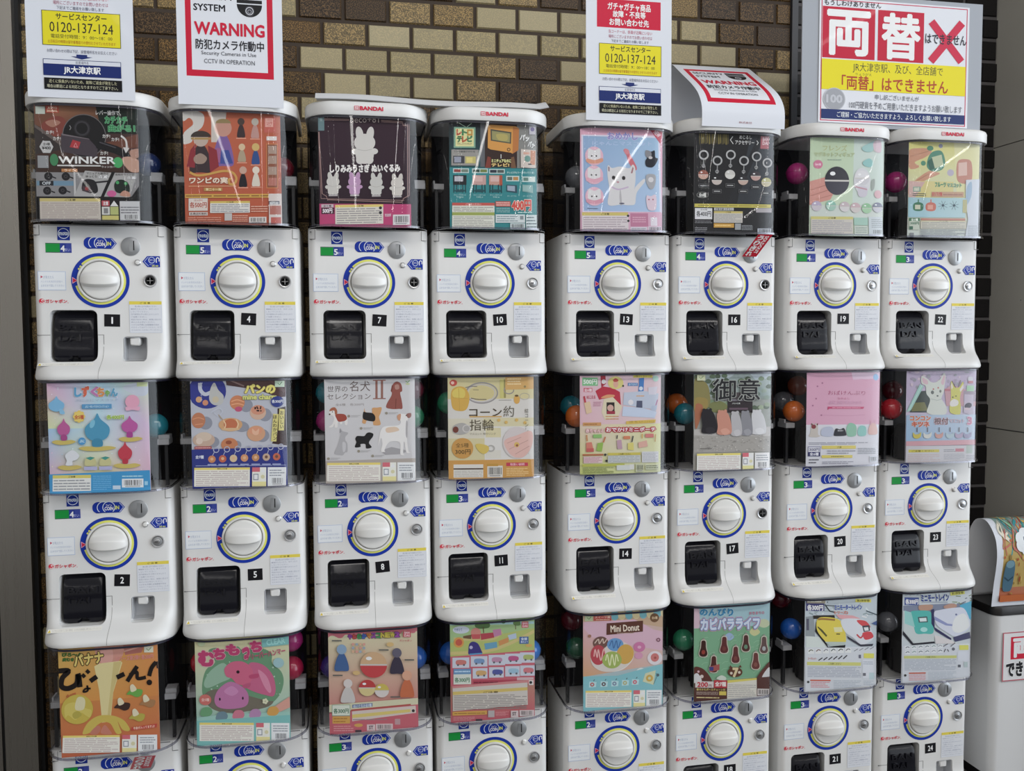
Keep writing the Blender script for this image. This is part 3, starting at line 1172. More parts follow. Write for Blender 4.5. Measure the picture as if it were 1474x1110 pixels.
def machine(n, label):
    cx, cz = origin(n)
    r = bpy.data.objects.new('capsule_machine', None)
    COL.objects.link(r)
    r.empty_display_size = .05
    r.location = (cx, 0, cz - ZB)
    tag(r, label, 'toy vending machine', 'white capsule machines')
    link('body', body_me, r)
    for nm, me, lb in PARTS:
        o = link(nm, me, r)
        if lb: o['label'] = lb
        if nm == 'coin_return_tray': link('tray_hood', tab_me, o)
        if nm == 'tank':
            link('tank_rim', rim_me, o); link('tank_collar', collar_me, o)
            for b in br_me: link('tank_bracket', b, o)
    d = link('dial', dial_me, r); link('grip', grip_me, d)
    link('lock', lock_me['b' if n in BLACKLOCK else 's'], r)
    o = link('price_display', price_me[PRICE[n]], r); o['label'] = 'green and navy price display'
    o = link('number_plate', up(st_number(n)), r); o['label'] = 'black plate with white number %d' % n
    if (n - 1) % 3 == 0:
        l = link('lid', lid_me, r)
        if n not in (1, 4, 13): link('lid_logo', lidlogo_me, l)
    return r


CARDDX = {1: -.008, 2: -.002, 3: .002, 4: 0, 5: .001, 6: -.004, 7: -.007, 8: -.003, 9: -.004, 10: .003, 11: -.006, 12: -.006, 13: -.004, 14: -.005, 15: .003,
          16: -.002, 17: .001, 18: .006, 19: .004, 20: .004, 21: .008, 22: -.004, 23: .003, 24: .005}


def card(n, sh, label):
    cx, cz = origin(n)
    me = sh.mesh('display_card', M['print'], flat_place(-.106, .252, .212, .252, 0))
    o = link('display_card', me, None, (cx + CARDDX[n], -.0415, cz + .1265))
    return tag(o, label, 'display card', 'printed cards in the tanks')

# ------------------------------------------------------------------ printed cards (drawn in the order of the machines)
CARDS = {}
G_ = 1.33


def N(n, quad, bg, bg2=None):
    s = Sheet(quad, gain={1: .98, 21: 1.7, 24: 1.7, 17: 1.42, 4: 1.2}.get(n, G_), thick=.0006, dl=.00002)
    s.fade = .13
    s.rnd = random.Random(100 + n)
    s.bg(bg, bg2)
    CARDS[n] = s
    return s


# 1: toy turn signal lever, dark
s = N(1, [(110, 95), (868, 110), (862, 965), (120, 950)], '#5a3a2c', '#1c1a1c')
s.P([(110, 95), (560, 95), (420, 200), (300, 330), (110, 240)], '#7a4a34')
s.G([(240, 95), (640, 95), (560, 230), (250, 220)], ['#a8704c', '#8a5a3c', '#5a3828', '#8a4c38'])
s.B([(170, 230), (260, 180), (330, 200), (330, 300), (230, 330), (165, 290)], '#8a4034')
s.B([(190, 225), (250, 205), (300, 225), (240, 260)], '#b07a64')
s.P([(560, 100), (868, 110), (866, 380), (600, 300)], '#16221c')
s.P([(110, 250), (330, 420), (110, 460)], '#3a3230'); s.P([(110, 240), (300, 360), (300, 395), (110, 262)], '#6a5c56')
s.P([(560, 300), (868, 300), (868, 560), (600, 560)], '#4a302c')
s.P([(620, 370), (868, 300), (868, 400), (700, 420)], '#70402e')
s.E(470, 320, 160, '#1a181b'); s.ring(470, 320, 160, 6, '#6e6a6a'); s.E(455, 265, 60, '#2e2c30'); s.E(455, 265, 40, '#161518'); s.ring(455, 265, 52, 8, '#3f3d42')
s.line([(365, 245), (375, 262), (365, 278)], 6, '#8a8888')
s.P([(302, 305), (500, 340), (565, 410), (560, 480), (300, 440)], '#4a4048'); s.P([(302, 305), (500, 340), (510, 346), (310, 318)], '#7a7074')
s.P([(385, 350), (442, 366), (425, 416), (362, 404)], '#b83038'); s.line([(392, 402), (406, 372), (418, 404), (392, 402)], 5, '#e8a0a0')
s.line([(560, 380), (700, 420), (800, 470)], 60, '#17161a'); s.line([(580, 365), (700, 405)], 8, '#4e4c52')
s.B([(745, 480), (800, 470), (866, 500), (866, 580), (800, 580), (750, 520)], '#c89a84'); s.B([(800, 430), (868, 410), (868, 470), (820, 480)], '#b88a76')
s.line([(740, 315), (775, 350), (780, 410)], 14, '#d8d4d0', True); s.P([(752, 400), (800, 405), (772, 445)], '#d8d4d0')
s.R(122, 110, 190, 165, '#c9d2c4'); s.R(196, 105, 290, 155, '#c24a34'); s.T('AUTO', 210, 112, 278, 128, '#f0d0b0', .04); s.T('SIGNAL', 205, 134, 282, 148, '#f0d0b0', .04)
s.T('レバー操作で、', 560, 130, 745, 165, '#e4e2de', .02)
s.T('カチカチ', 625, 175, 790, 225, '#2c8a50', .03, o='#7fd89c', ow=.075)
s.T('曲がる！', 650, 235, 845, 285, '#2c8a50', .03, o='#7fd89c', ow=.075)
s.P([(145, 405), (170, 362), (222, 362), (245, 405), (222, 450), (170, 450)], '#c9c8c6'); s.T('全4種', 172, 375, 220, 395, '#3a3a3a', .02); s.T('¥400', 164, 402, 226, 424, '#2a2a2a', .03)
s.R(130, 470, 208, 560, '#9a9c9e')
s.E(248, 500, 30, '#3f8a58', 44); s.E(712, 515, 36, '#3fae62', 40)
s.T('WINKER', 282, 475, 690, 525, '#ecebe8', .03); s.R(270, 536, 585, 546, '#d8d6d2'); s.T('ウィンカー', 590, 540, 690, 556, '#d8d6d2', .02)
for (x, y, t) in ((200, 300, 'カチ!'), (250, 345, 'カチ!'), (610, 322, 'カチ!'), (675, 345, 'カチ!'), (590, 448, 'カチ!')):
    s.T(t, x - 5, y - 14, x + 50, y + 12, '#e0ded8', .03)
s.R(300, 565, 415, 588, '#c9854a'); s.T('ライン', 320, 568, 400, 585, '#f0e0c8', .02)
s.R(115, 592, 862, 770, '#8f8d8e')
s.R(120, 655, 385, 690, '#6f94ac'); s.R(140, 655, 240, 690, '#23262c'); s.T('OFF', 160, 662, 220, 684, '#d0d6dc', .03)
for x, y in ((205, 622), (330, 622), (195, 728), (305, 725)):
    s.E(x, y, 30, '#222024'); s.line([(x + 20, y), (x + 55, y + 14)], 9, '#222024'); s.ring(x, y, 12, 4, '#4a484c')
s.R(386, 588, 400, 765, '#c9c8c6')
s.P([(470, 578), (665, 592), (580, 770), (385, 770)], '#b4b2b0'); s.P([(690, 592), (850, 600), (790, 775), (600, 770)], '#b0aeac')
s.P([(665, 585), (690, 585), (602, 772), (578, 772)], '#1a191b'); s.P([(862, 690), (862, 775), (800, 775)], '#18171a')
s.T('マニュアル操作は', 480, 590, 640, 606, '#2e2e2e', .02); s.T('点滅!', 565, 610, 640, 636, '#f2f2f2', .03, o='#333', ow=.08); s.T('ゆっくり', 475, 612, 555, 630, '#2e2e2e', .02)
s.T('左右のライトが', 690, 598, 830, 612, '#2e2e2e', .02); s.T('点滅!', 775, 616, 845, 640, '#f2f2f2', .03, o='#333', ow=.08)
s.B([(445, 690), (460, 650), (500, 640), (545, 660), (560, 730), (520, 748), (450, 725)], '#232126'); s.P([(448, 690), (510, 702), (505, 745), (446, 728)], '#4c3c42'); s.R(468, 700, 490, 724, '#a03038'); s.line([(545, 665), (640, 655)], 12, '#2a282c')
s.B([(680, 690), (700, 650), (750, 645), (790, 680), (785, 740), (700, 740)], '#1f2c26'); s.E(705, 665, 12, '#3fae62'); s.E(765, 672, 12, '#3fae62'); s.E(660, 748, 34, '#d85c9a', 24); s.B([(720, 760), (750, 725), (790, 740), (790, 770)], '#c89078')
s.R(118, 775, 862, 960, '#1b1a1c')
s.FINE(140, 784, 576, 948, 9, '#cfc5b8', '#d2c070', '#b3a39c', .14)
s.R(585, 800, 642, 840, '#c24450'); s.T('注意', 595, 806, 632, 834, '#eee', .03); s.P([(675, 800), (706, 842), (646, 842)], '#e6e6e2')
s.R(585, 846, 642, 906, '#dcdcd4'); s.R(598, 856, 630, 896, '#888'); s.R(646, 846, 706, 906, '#b9c070'); s.R(585, 912, 706, 946, '#d2c86a')
s.R(716, 804, 862, 950, '#cfcfd0'); s.L(722, 840, 856, 900, 3, '#7c7c80'); s.BAR(735, 898, 856, 948, '#d4d4d4')

# 4: orange card with small figures (stand-ins: peg dolls)
s = N(4, [(68, 50), (970, 75), (985, 1085), (95, 1060)], '#b85a38', '#b4502e')
s.B([(70, 60), (180, 50), (262, 90), (250, 190), (170, 260), (150, 330), (72, 345), (80, 250), (165, 170), (130, 115), (75, 145)], '#c9c4bc')
s.P([(330, 55), (470, 58), (440, 330), (330, 330)], '#c4bab0')
s.PAWN(440, 120, 530, '#7a5a9a', '#c08a78', 190); s.E(440, 160, 70, '#8f7a4c', 40, a0=180, a1=360)
s.P([(400, 400), (490, 400), (530, 520), (470, 525), (380, 520)], '#3a4a94'); s.P([(375, 380), (420, 385), (410, 520), (350, 480)], '#9a5a86')
s.PAWN(235, 230, 590, '#3a2c30', '#b8a294', 200); s.P([(140, 400), (190, 340), (180, 560), (105, 550)], '#8a2630'); s.P([(300, 360), (380, 400), (400, 550), (320, 600)], '#8a2630')
s.E(235, 285, 92, '#3c322c', 56, a0=180, a1=360); s.R(145, 290, 330, 308, '#a8884a')
s.B([(170, 470), (230, 430), (290, 470), (260, 520), (190, 520)], '#9a8272')
for (x, y0, y1, c, h) in ((605, 110, 280, '#3a2c2e', '#4a3a34'), (735, 110, 285, '#b88a80', '#b0a89a'), (612, 340, 500, '#a89478', '#d0b48c'), (740, 335, 520, '#2c4c86', '#c8a85c'), (622, 545, 725, '#1f1c22', '#c09a86'), (742, 545, 720, '#cfc6b4', '#d8cbb8')):
    s.PAWN(x, y0, y1, c, h, 74)
    s.R(x - 46, y1 + 10, x + 46, y1 + 18, '#d89a80')
s.P([(845, 345), (945, 350), (940, 745), (845, 740)], '#8a5038'); s.frame(838, 340, 948, 745, 7, '#c87a3c')
for y in (360, 450, 550, 650): s.R(858, y, 935, y + 72, '#a48a7a' if y < 560 else '#b06a5c')
s.R(820, 100, 930, 240, '#bf5a4c'); s.frame(830, 112, 905, 190, 8, '#dca090'); s.T('BAN', 842, 122, 896, 148, '#e4b0a4', .04); s.T('DAI', 842, 154, 896, 180, '#e4b0a4', .04); s.R(842, 275, 938, 312, '#d8d0ca')
s.line([(135, 600), (200, 628), (300, 618), (430, 590), (520, 600), (560, 650), (545, 700), (500, 705), (490, 670), (520, 655)], 20, '#c8963c', True)
s.T('ワンピの実', 132, 645, 480, 700, '#e6cfb8', .045, o='#8a3c22', ow=.09)
s.R(125, 722, 560, 728, '#d8a070'); s.R(262, 738, 432, 770, '#b0803c'); s.T('第二十一海', 280, 743, 420, 766, '#e6d29a', .02)
s.R(92, 796, 968, 830, '#c99a34'); s.L(100, 800, 960, 826, 1, '#8a5c24')
s.R(125, 834, 298, 946, '#d2c4ba'); s.T('各500円', 136, 868, 288, 918, '#b0503c', .03); s.T('全6種', 170, 842, 250, 860, '#b87060', .01)
s.R(130, 958, 298, 988, '#d0c4bc'); s.T('各種送料無料', 138, 962, 290, 984, '#5a4038', .02)
s.FINE(320, 860, 685, 966, 5, '#d3cfc8', '#cdb24a', '#8f9094', .18)
s.L(695, 900, 850, 965, 3, '#d8a48c'); s.R(452, 970, 520, 1036, '#b9b4b0'); s.L(525, 985, 665, 1050, 4, '#d8a48c'); s.L(120, 1000, 420, 1055, 3, '#cf9078')
s.BAR(676, 1005, 838, 1062, '#d0c8c2')
s.R(862, 795, 985, 1085, '#cfc4be'); s.R(862, 862, 960, 892, '#5a5a66'); s.T('eito', 870, 864, 950, 890, '#dddddd', .03); s.R(870, 905, 975, 985, '#b0685c'); s.R(880, 1010, 975, 1075, '#bc5a50')

# 7: dark purple card with a plain white toy
s = N(7, [(50, 35), (870, 75), (885, 1075), (55, 1045)], '#301a28', '#261420')
P_ = '#a8847c'
s.line([(100, 60), (325, 66)], 6, P_); s.line([(100, 72), (325, 76)], 4, P_); s.line([(610, 78), (800, 92), (808, 125), (848, 130)], 6, P_); s.line([(610, 90), (795, 104)], 4, P_)
s.line([(848, 112), (852, 780)], 5, P_); s.line([(862, 118), (868, 770)], 4, P_); s.line([(60, 180), (80, 745), (118, 770), (128, 802), (800, 835), (812, 800), (868, 772)], 5, P_); s.line([(54, 180), (70, 790), (820, 818)], 4, P_)
s.R(52, 40, 106, 168, '#5f7c80'); s.T('全', 66, 52, 92, 80, '#9ab0b0', .02)
s.T('beco+81', 335, 38, 590, 98, '#b0a09a', .0)
def plush(s, x, y, k, c, sh):
    """a plain soft toy shape without a face"""
    s.E(x - 48 * k, y - 104 * k, 36 * k, c, 76 * k, rot=-10); s.E(x + 52 * k, y - 102 * k, 36 * k, c, 76 * k, rot=10)
    s.E(x, y - 20 * k, 102 * k, c, 88 * k)
    s.E(x, y + 100 * k, 88 * k, c, 90 * k)
    s.E(x - 88 * k, y + 66 * k, 38 * k, c, 30 * k); s.E(x + 90 * k, y + 66 * k, 38 * k, c, 30 * k)
    s.E(x - 44 * k, y + 150 * k, 40 * k, c, 42 * k); s.E(x + 44 * k, y + 150 * k, 40 * k, c, 42 * k)
    s.line([(x - 70 * k, y + 44 * k), (x, y + 58 * k), (x + 70 * k, y + 44 * k)], 5 * k, sh, True)
plush(s, 462, 300, .93, '#c4c0ba', '#a8a49e')
s.T('しりみみうさぎ ぬいぐるみ', 152, 482, 780, 552, '#d6d2ce', .06)
for x, y, c, h in ((178, 648, '#bdb9b2', '#5a4650'), (370, 650, '#b088ac', '#a070a0'), (565, 658, '#bab8b2', '#8f908e'), (755, 668, '#beb8b0', '#a48f84')):
    plush(s, x, y, .56, c, '#a09a94'); s.R(x - 40, y + 108, x + 40, y + 122, '#a8a0a0')
s.P([(55, 838), (885, 855), (885, 1075), (55, 1045)], '#b03468'); s.P([(55, 1030), (885, 1055), (885, 1075), (55, 1045)], '#c4557e')
s.R(72, 845, 180, 874, '#b4a8ac'); s.T('全５種', 90, 850, 160, 870, '#5a4a50', .02); s.R(72, 876, 188, 935, '#4a2034'); s.T('500円', 84, 884, 168, 926, '#dcd2d6', .04)
s.FINE(195, 852, 628, 1032, 7, '#c9c3b8', '#cdb85c', '#8f8a88', .13); s.E(602, 885, 14, '#333'); s.E(602, 930, 14, '#333')
s.T('取扱説明', 642, 940, 698, 968, '#d8c0cc', .02); s.BAR(716, 950, 870, 1046, '#c9c5c6')

# 10: retro televisions
s = N(10, [(45, 45), (890, 70), (885, 1075), (60, 1060)], '#1a1a1e', '#1f6f74')
s.P([(345, 45), (720, 60), (720, 470), (345, 470)], '#33201c'); s.R(345, 50, 388, 470, '#5a5c60'); s.P([(700, 60), (890, 70), (888, 480), (700, 480)], '#7c7c78')
s.P([(415, 370), (445, 380), (445, 480), (390, 480)], '#7a3428'); s.P([(640, 380), (670, 370), (690, 480), (640, 480)], '#6c4a30')
s.line([(205, 95), (135, 55)], 6, '#8fa890'); s.line([(215, 95), (262, 58)], 6, '#8fa890')
s.R(92, 95, 298, 292, '#6f9c84'); s.R(108, 110, 282, 278, '#cfcc8a')
for t, x, y, c in (('レ', 120, 120, '#b0442c'), ('ト', 172, 120, '#3c7a4c'), ('ロ', 222, 122, '#b8862c'), ('テ', 122, 185, '#2f6a3c'), ('レ', 172, 185, '#b0542c'), ('ビ', 222, 180, '#3c7a54')):
    s.T(t, x, y, x + 44, y + 52, c, .07)
s.T('マスコットフィギュア', 125, 245, 262, 262, '#7a5a34', .02)
s.P([(418, 85), (440, 70), (690, 85), (720, 105), (712, 310), (655, 345), (640, 335), (440, 305), (415, 290)], '#c98a30'); s.P([(660, 90), (720, 105), (712, 310), (655, 345)], '#b06a28')
s.P([(442, 112), (645, 140), (640, 250), (445, 222)], '#4a4c40'); s.P([(455, 128), (632, 152), (628, 238), (458, 212)], '#8f8a54'); s.B([(500, 160), (600, 165), (600, 220), (520, 215)], '#a89a50'); s.E(618, 305, 17, '#5a3a20'); s.E(618, 305, 10, '#c08a3c')
s.line([(543, 350), (543, 390)], 6, '#ddd'); s.T('ミニチュアなのに', 452, 398, 640, 428, '#dcd68a', .05, o='#4c4024', ow=.09); s.T('テレビ!', 452, 436, 620, 468, '#d8b86a', .05, o='#4c3420', ow=.09)
s.R(68, 310, 325, 460, '#8d8a84'); s.T('２つの画面がかわる', 90, 320, 292, 336, '#2c2c2c', .02); s.R(85, 370, 192, 440, '#3c3c42'); s.R(96, 378, 160, 432, '#8c90a0'); s.R(200, 375, 300, 440, '#b8ac5c'); s.R(212, 384, 270, 432, '#cdbf6a')
s.T('パッ', 730, 165, 815, 222, '#dcdcd8', .05, rot=10); s.T('パッ', 808, 228, 865, 285, '#dcdcd8', .05, rot=14)
s.P([(735, 300), (880, 310), (878, 480), (735, 475)], '#c0b4aa'); s.P([(830, 312), (878, 318), (872, 450), (826, 450)], '#b87a58'); s.E(800, 392, 30, '#5f8a80'); s.R(760, 330, 820, 350, '#c89a84'); s.R(805, 438, 840, 450, '#3c3430')
s.R(818, 80, 880, 160, '#a8a4ac'); s.E(850, 112, 20, '#5a4a7c')
s.P([(50, 478), (888, 488), (885, 1075), (60, 1060)], '#1f7c80')
for x, y, a, b in ((85, 488, '#8c3c38', '#6a7a6c'), (265, 488, '#2c4a40', '#6a7a3c'), (428, 492, '#2c3440', '#4a5450')):
    s.R(x, y, x + 150, y + 44, '#b0c4c0'); s.R(x + 8, y + 8, x + 72, y + 36, a); s.R(x + 78, y + 8, x + 142, y + 36, b)
for x, y, a, b in ((592, 556, '#5a6458', '#b07a3c'), (748, 562, '#5a7a70', '#c0c8c0')):
    s.R(x, y, x + 126, y + 52, '#b4c6c0'); s.R(x + 10, y + 10, x + 58, y + 42, a); s.R(x + 66, y + 10, x + 116, y + 42, b)
s.T('テレビがもう一つ付いてくる!', 600, 515, 860, 535, '#b8d4d0', .02)
for x, c, leg in ((150, '#1e2428', 0), (335, '#b88f88', 1), (492, '#b88878', 1)):
    s.R(x - 65, 552, x + 62, 645, c); s.R(x - 52, 562, x + 30, 612, '#a8a8b0' if c[1] == '1' else '#c8a49c')
    if x == 492: s.R(x + 34, 552, x + 62, 650, '#a84a30')
    for lx in (-55, -30, 25, 52): s.line([(x + lx, 640), (x + lx * 1.05, 720)], 8, '#173238')
    s.E(x, 700, 52, '#1c4a50', 14); s.T('きゃくつきテレビ', x - 55, 732, x + 58, 748, '#b0d0cc', .01); s.T('TYPE A', x - 30, 754, x + 34, 768, '#b0d0cc', .01)
for x, c in ((650, '#8f9cac'), (803, '#86a8a4')):
    s.P([(x - 55, 640), (x + 45, 645), (x + 48, 720), (x - 55, 705)], '#2c4c58' if x < 700 else '#7aa09c'); s.P([(x - 48, 650), (x + 25, 654), (x + 25, 705), (x - 48, 696)], c)
    s.T('ポータブル', x - 50, 742, x + 40, 756, '#a8ccc8', .01)
s.R(78, 815, 480, 842, '#b84a40'); s.T('ご注意ください', 205, 820, 350, 838, '#e0b8b0', .02); s.R(78, 842, 478, 1062, '#c8c8bc'); s.R(78, 905, 478, 935, '#8f9a44'); s.L(90, 850, 465, 902, 3, '#8f8c84'); s.L(90, 942, 465, 1055, 7, '#96948c')
s.R(488, 800, 632, 850, '#b8544a'); s.L(495, 805, 625, 845, 2, '#e0b0a8'); s.T('400円', 645, 790, 830, 888, '#c84438', .05, o='#e6cfc4', ow=.1); s.L(700, 895, 880, 918, 1, '#b0d0cc'); s.L(495, 860, 625, 910, 3, '#8ab8b8')
s.R(488, 925, 770, 1005, '#c0c8c8'); s.L(500, 935, 700, 998, 3, '#7c8c90'); s.R(722, 940, 755, 975, '#7a8488'); s.R(780, 930, 884, 1072, '#b8c4c4'); s.L(785, 940, 880, 1060, 4, '#5a6c70'); s.BAR(628, 1010, 770, 1068, '#b8c4c4')

# 13: white cat on pale blue
s = N(13, [(75, 45), (880, 65), (845, 1075), (60, 1060)], '#d09aae', '#c79ab0')
s.R(85, 118, 850, 880, '#c8c4d4'); s.G([(102, 130), (835, 140), (830, 870), (98, 862)], ['#7f9cbe', '#8fb0cc', '#a0b8d4', '#8aa4c8'])
s.T('おめかし', 338, 92, 630, 160, '#7478b8', .02, o='#c4b4d0', ow=.07)
s.T('にゃんこマスコット', 190, 180, 770, 218, '#a4b6d2', .02)
s.P([(760, 65), (880, 68), (855, 200)], '#b8324c'); s.T('NEW', 790, 78, 858, 120, '#e6c0c8', .04, rot=45)
s.B([(490, 265), (520, 250), (545, 290), (615, 430), (590, 460), (535, 380), (520, 320)], '#c2606c'); s.B([(500, 250), (540, 262), (545, 300), (505, 300)], '#c87880')
s.B([(330, 800), (345, 650), (330, 520), (330, 430), (345, 415), (375, 440), (450, 425), (540, 440), (575, 405), (600, 440), (600, 560), (585, 660), (600, 620), (680, 545), (690, 575), (610, 680), (590, 790), (540, 805), (470, 800), (455, 790), (440, 800)], '#c6c4c4')
s.P([(337, 425), (352, 432), (350, 475), (338, 470)], '#8c7078'); s.P([(575, 425), (585, 440), (572, 490), (555, 490)], '#9a6c74')
s.B([(450, 640), (460, 720), (462, 800), (448, 800), (440, 720)], '#a9a6a8'); s.E(462, 788, 26, '#5a5a6c', 8)
s.E(388, 535, 17, '#2a2628', 20); s.E(485, 537, 17, '#2a2628', 20); s.E(428, 578, 13, '#b08088', 9); s.line([(360, 620), (430, 650), (530, 625)], 14, '#b8a4bc', True)
for x, y, c in ((205, 325, '#cc8a70'), (200, 510, '#cf98a8'), (200, 720, '#c88a9c')):
    s.E(x, y, 88, '#cfa4b4', 92); s.B([(x - 60, y - 40), (x - 50, y - 75), (x, y - 55), (x + 50, y - 75), (x + 60, y - 40), (x + 55, y + 30), (x, y + 60), (x - 55, y + 30)], '#cbc8c8')
    s.E(x - 24, y, 8, '#3a3638'); s.E(x + 20, y, 8, '#3a3638'); s.B([(x - 70, y + 25), (x, y + 40), (x + 75, y + 20), (x + 80, y + 55), (x, y + 75), (x - 72, y + 60)], c)
s.L(130, 832, 260, 846, 1, '#5c6078')
s.B([(705, 270), (760, 275), (795, 265), (800, 330), (825, 345), (800, 400), (765, 430), (710, 420), (700, 370), (720, 330)], '#20232c'); s.B([(705, 265), (755, 275), (760, 320), (710, 330)], '#7c7c80'); s.E(752, 335, 20, '#b8b4b4', 14)
s.B([(705, 510), (750, 495), (795, 510), (795, 580), (770, 640), (735, 640), (705, 580)], '#9a9a9e'); s.E(750, 552, 26, '#c4c2c4')
s.B([(705, 710), (745, 715), (790, 700), (800, 770), (785, 850), (720, 850), (700, 780)], '#ccb8c4'); s.E(725, 748, 7, '#a04458'); s.E(765, 748, 7, '#a04458')
s.R(70, 872, 840, 1070, '#c79ab0'); s.FINE(78, 876, 520, 1056, 6, '#c8bfc0', '#bfae58', '#a4949c', .18); s.E(518, 910, 12, '#333'); s.E(520, 960, 12, '#333')
s.R(540, 885, 712, 1015, '#b2708c'); s.L(560, 915, 690, 980, 3, '#c898ac'); s.R(735, 925, 800, 1010, '#cfc8d0'); s.R(540, 1022, 700, 1065, '#c4c0c8'); s.L(548, 1030, 690, 1058, 2, '#6c6c78'); s.BAR(710, 1015, 838, 1068, '#c4b8c4')

# 16: key rings on black (stand-ins: plain charms)
s = N(16, [(75, 60), (835, 70), (860, 1070), (70, 1060)], '#141316', '#1c1c1e')
s.P([(620, 65), (835, 70), (850, 760), (500, 760)], '#2a2e34'); s.P([(700, 68), (760, 70), (480, 760), (400, 760)], '#1c1d21')  # lighter right half: outdoor reflection painted into the print
for i in range(16):
    x = 120 + i * 18
    s.P([(x, 78), (x + 13, 74), (x + 10 + (i * 7) % 9, 182 - (i * 13) % 30), (x + 2, 176)], '#6a5e28' if i % 3 else '#4c4420')
s.line([(445, 95), (422, 130), (450, 168)], 7, '#c8c8c6'); s.line([(680, 130), (696, 152), (682, 172)], 7, '#c8c8c6')
s.T('めじるし', 510, 82, 630, 118, '#c8c8c6', .02); s.T('アクセサリー', 470, 132, 655, 172, '#c8c8c6', .02)
s.R(718, 85, 800, 210, '#a0545c'); s.T('BAN', 738, 95, 792, 130, '#d0b4b8', .04); s.T('DAI', 738, 138, 792, 170, '#d0b4b8', .04)
for x, y, c, c2 in ((165, 285, '#8a4c3c', '#b89080'), (298, 338, '#1e1c1e', '#b4a8a0'), (427, 278, '#b8b6b0', '#c4c2bc'), (558, 335, '#28262a', '#b0988c'), (682, 290, '#3c3438', '#b08c84'), (790, 350, '#a8a468', '#b4ac8c')):
    s.ring(x, y, 48, 15, '#a2a2a2'); s.line([(x, y + 46), (x - 2, y + 130)], 9, '#8c8c8c'); s.ring(x - 2, y + 108, 17, 6, '#9a9a9a')
    yy = y + 185
    s.CAP(x - 4, yy + 10, 50, c, c2, 46); s.R(x - 46, yy + 100, x + 44, yy + 138, '#5a5a5c'); s.R(x - 42, yy + 104, x + 40, yy + 134, '#141316'); s.L(x - 32, yy + 110, x + 30, yy + 128, 1, '#b8b8b8')
s.T('全6種', 118, 662, 188, 700, '#c4c4c0', .04); s.ring(153, 682, 58, 4, '#8c8c88', 30)
s.R(74, 768, 840, 802, '#b8ac3c'); s.L(110, 775, 800, 795, 1, '#7c7428')
s.R(78, 812, 250, 922, '#c8c8ca'); s.T('各400円', 94, 840, 238, 895, '#2c2c30', .02); s.T('全6種', 130, 818, 200, 834, '#5c5c60', .01); s.L(78, 932, 250, 965, 2, '#7c7c80'); s.L(78, 1000, 200, 1050, 3, '#8c8c90')
s.R(268, 806, 464, 834, '#b4b4b4'); s.T('対象年齢15才以上', 280, 810, 455, 830, '#2c2c2c', .02); s.FINE(266, 840, 555, 955, 6, '#b8b4ac', '#b8a85c', '#8c8a88', .18); s.R(266, 962, 470, 1004, '#bc8c2c'); s.L(280, 970, 460, 996, 1, '#d8b868')
s.R(480, 962, 540, 1025, '#8c9094'); s.L(548, 975, 660, 1030, 4, '#8c9094'); s.R(690, 805, 848, 850, '#9a9498'); s.BAR(710, 1010, 850, 1065, '#9aa0a8')

# 19: pale green card (stand-ins: plain black ball and capsules)
s = N(19, [(85, 40), (895, 60), (850, 1090), (80, 1080)], '#a9bc9a', '#b4c4ac')
s.P([(560, 45), (895, 60), (870, 880), (530, 880)], '#b4c2b8'); s.R(88, 760, 850, 890, '#b8c0b8')  # whitened right part is reflection haze, painted into the card
s.T('フレンズ', 220, 125, 480, 185, '#a0ac7c', .04, o='#b8c4a4', ow=.09); s.T('マグネットフィギュア', 130, 200, 560, 245, '#9aa878', .04, o='#b8c4a4', ow=.09); s.L(270, 268, 420, 290, 1, '#8ca08c')
s.E(168, 330, 50, '#c06c88', 46); s.T('全6種', 135, 318, 200, 342, '#dcb8c4', .03)
s.P([(82, 510), (240, 465), (300, 540), (330, 640), (300, 700), (82, 760)], '#c08478'); s.line([(95, 600), (260, 545)], 6, '#9a5c54'); s.line([(90, 665), (290, 595)], 6, '#9a5c54'); s.line([(150, 700), (320, 650)], 5, '#a06458')
s.CAP(370, 500, 130, '#2c2a32', '#3c3a44', 150)
s.E(640, 500, 90, '#c0c0c2', 140); s.CAP(640, 470, 78, '#c6c4c6', '#b8b6ba'); s.B([(600, 560), (690, 570), (680, 660), (600, 660)], '#b8b2bc'); s.line([(560, 560), (690, 590)], 14, '#b0808c', True); s.B([(740, 500), (775, 480), (770, 570), (740, 600)], '#8c948c')
s.B([(640, 150), (720, 100), (790, 80), (760, 180), (680, 190)], '#8cb4b0'); s.B([(650, 300), (720, 260), (760, 300), (740, 350), (670, 340)], '#7cb0ac'); s.B([(770, 90), (850, 70), (850, 190), (780, 180)], '#c0a8b0')
s.E(808, 640, 40, '#c49aa0', 44)
for x, y, a, b in ((155, 770, '#a89cb4', '#b8b0b8'), (305, 765, '#7cae9c', '#90b4a4'), (450, 775, '#b4a4a8', '#c0bcbc'), (565, 785, '#b89ca0', '#bcb4b0'), (685, 790, '#7cae80', '#90b890'), (800, 780, '#6c7084', '#b0b0b8')):
    s.CAP(x, y, 54, a, b)
s.FINE(95, 880, 535, 1068, 7, '#b8b2a8', '#bcb464', '#98949a', .16); s.R(545, 890, 692, 970, '#90b4a4'); s.R(548, 975, 690, 1065, '#b4bcb0'); s.L(560, 985, 680, 1055, 4, '#7c8c84'); s.R(700, 880, 850, 1085, '#b4bcc0'); s.L(730, 900, 840, 1000, 5, '#8c9498'); s.BAR(735, 1010, 845, 1075, '#b4bcc0')

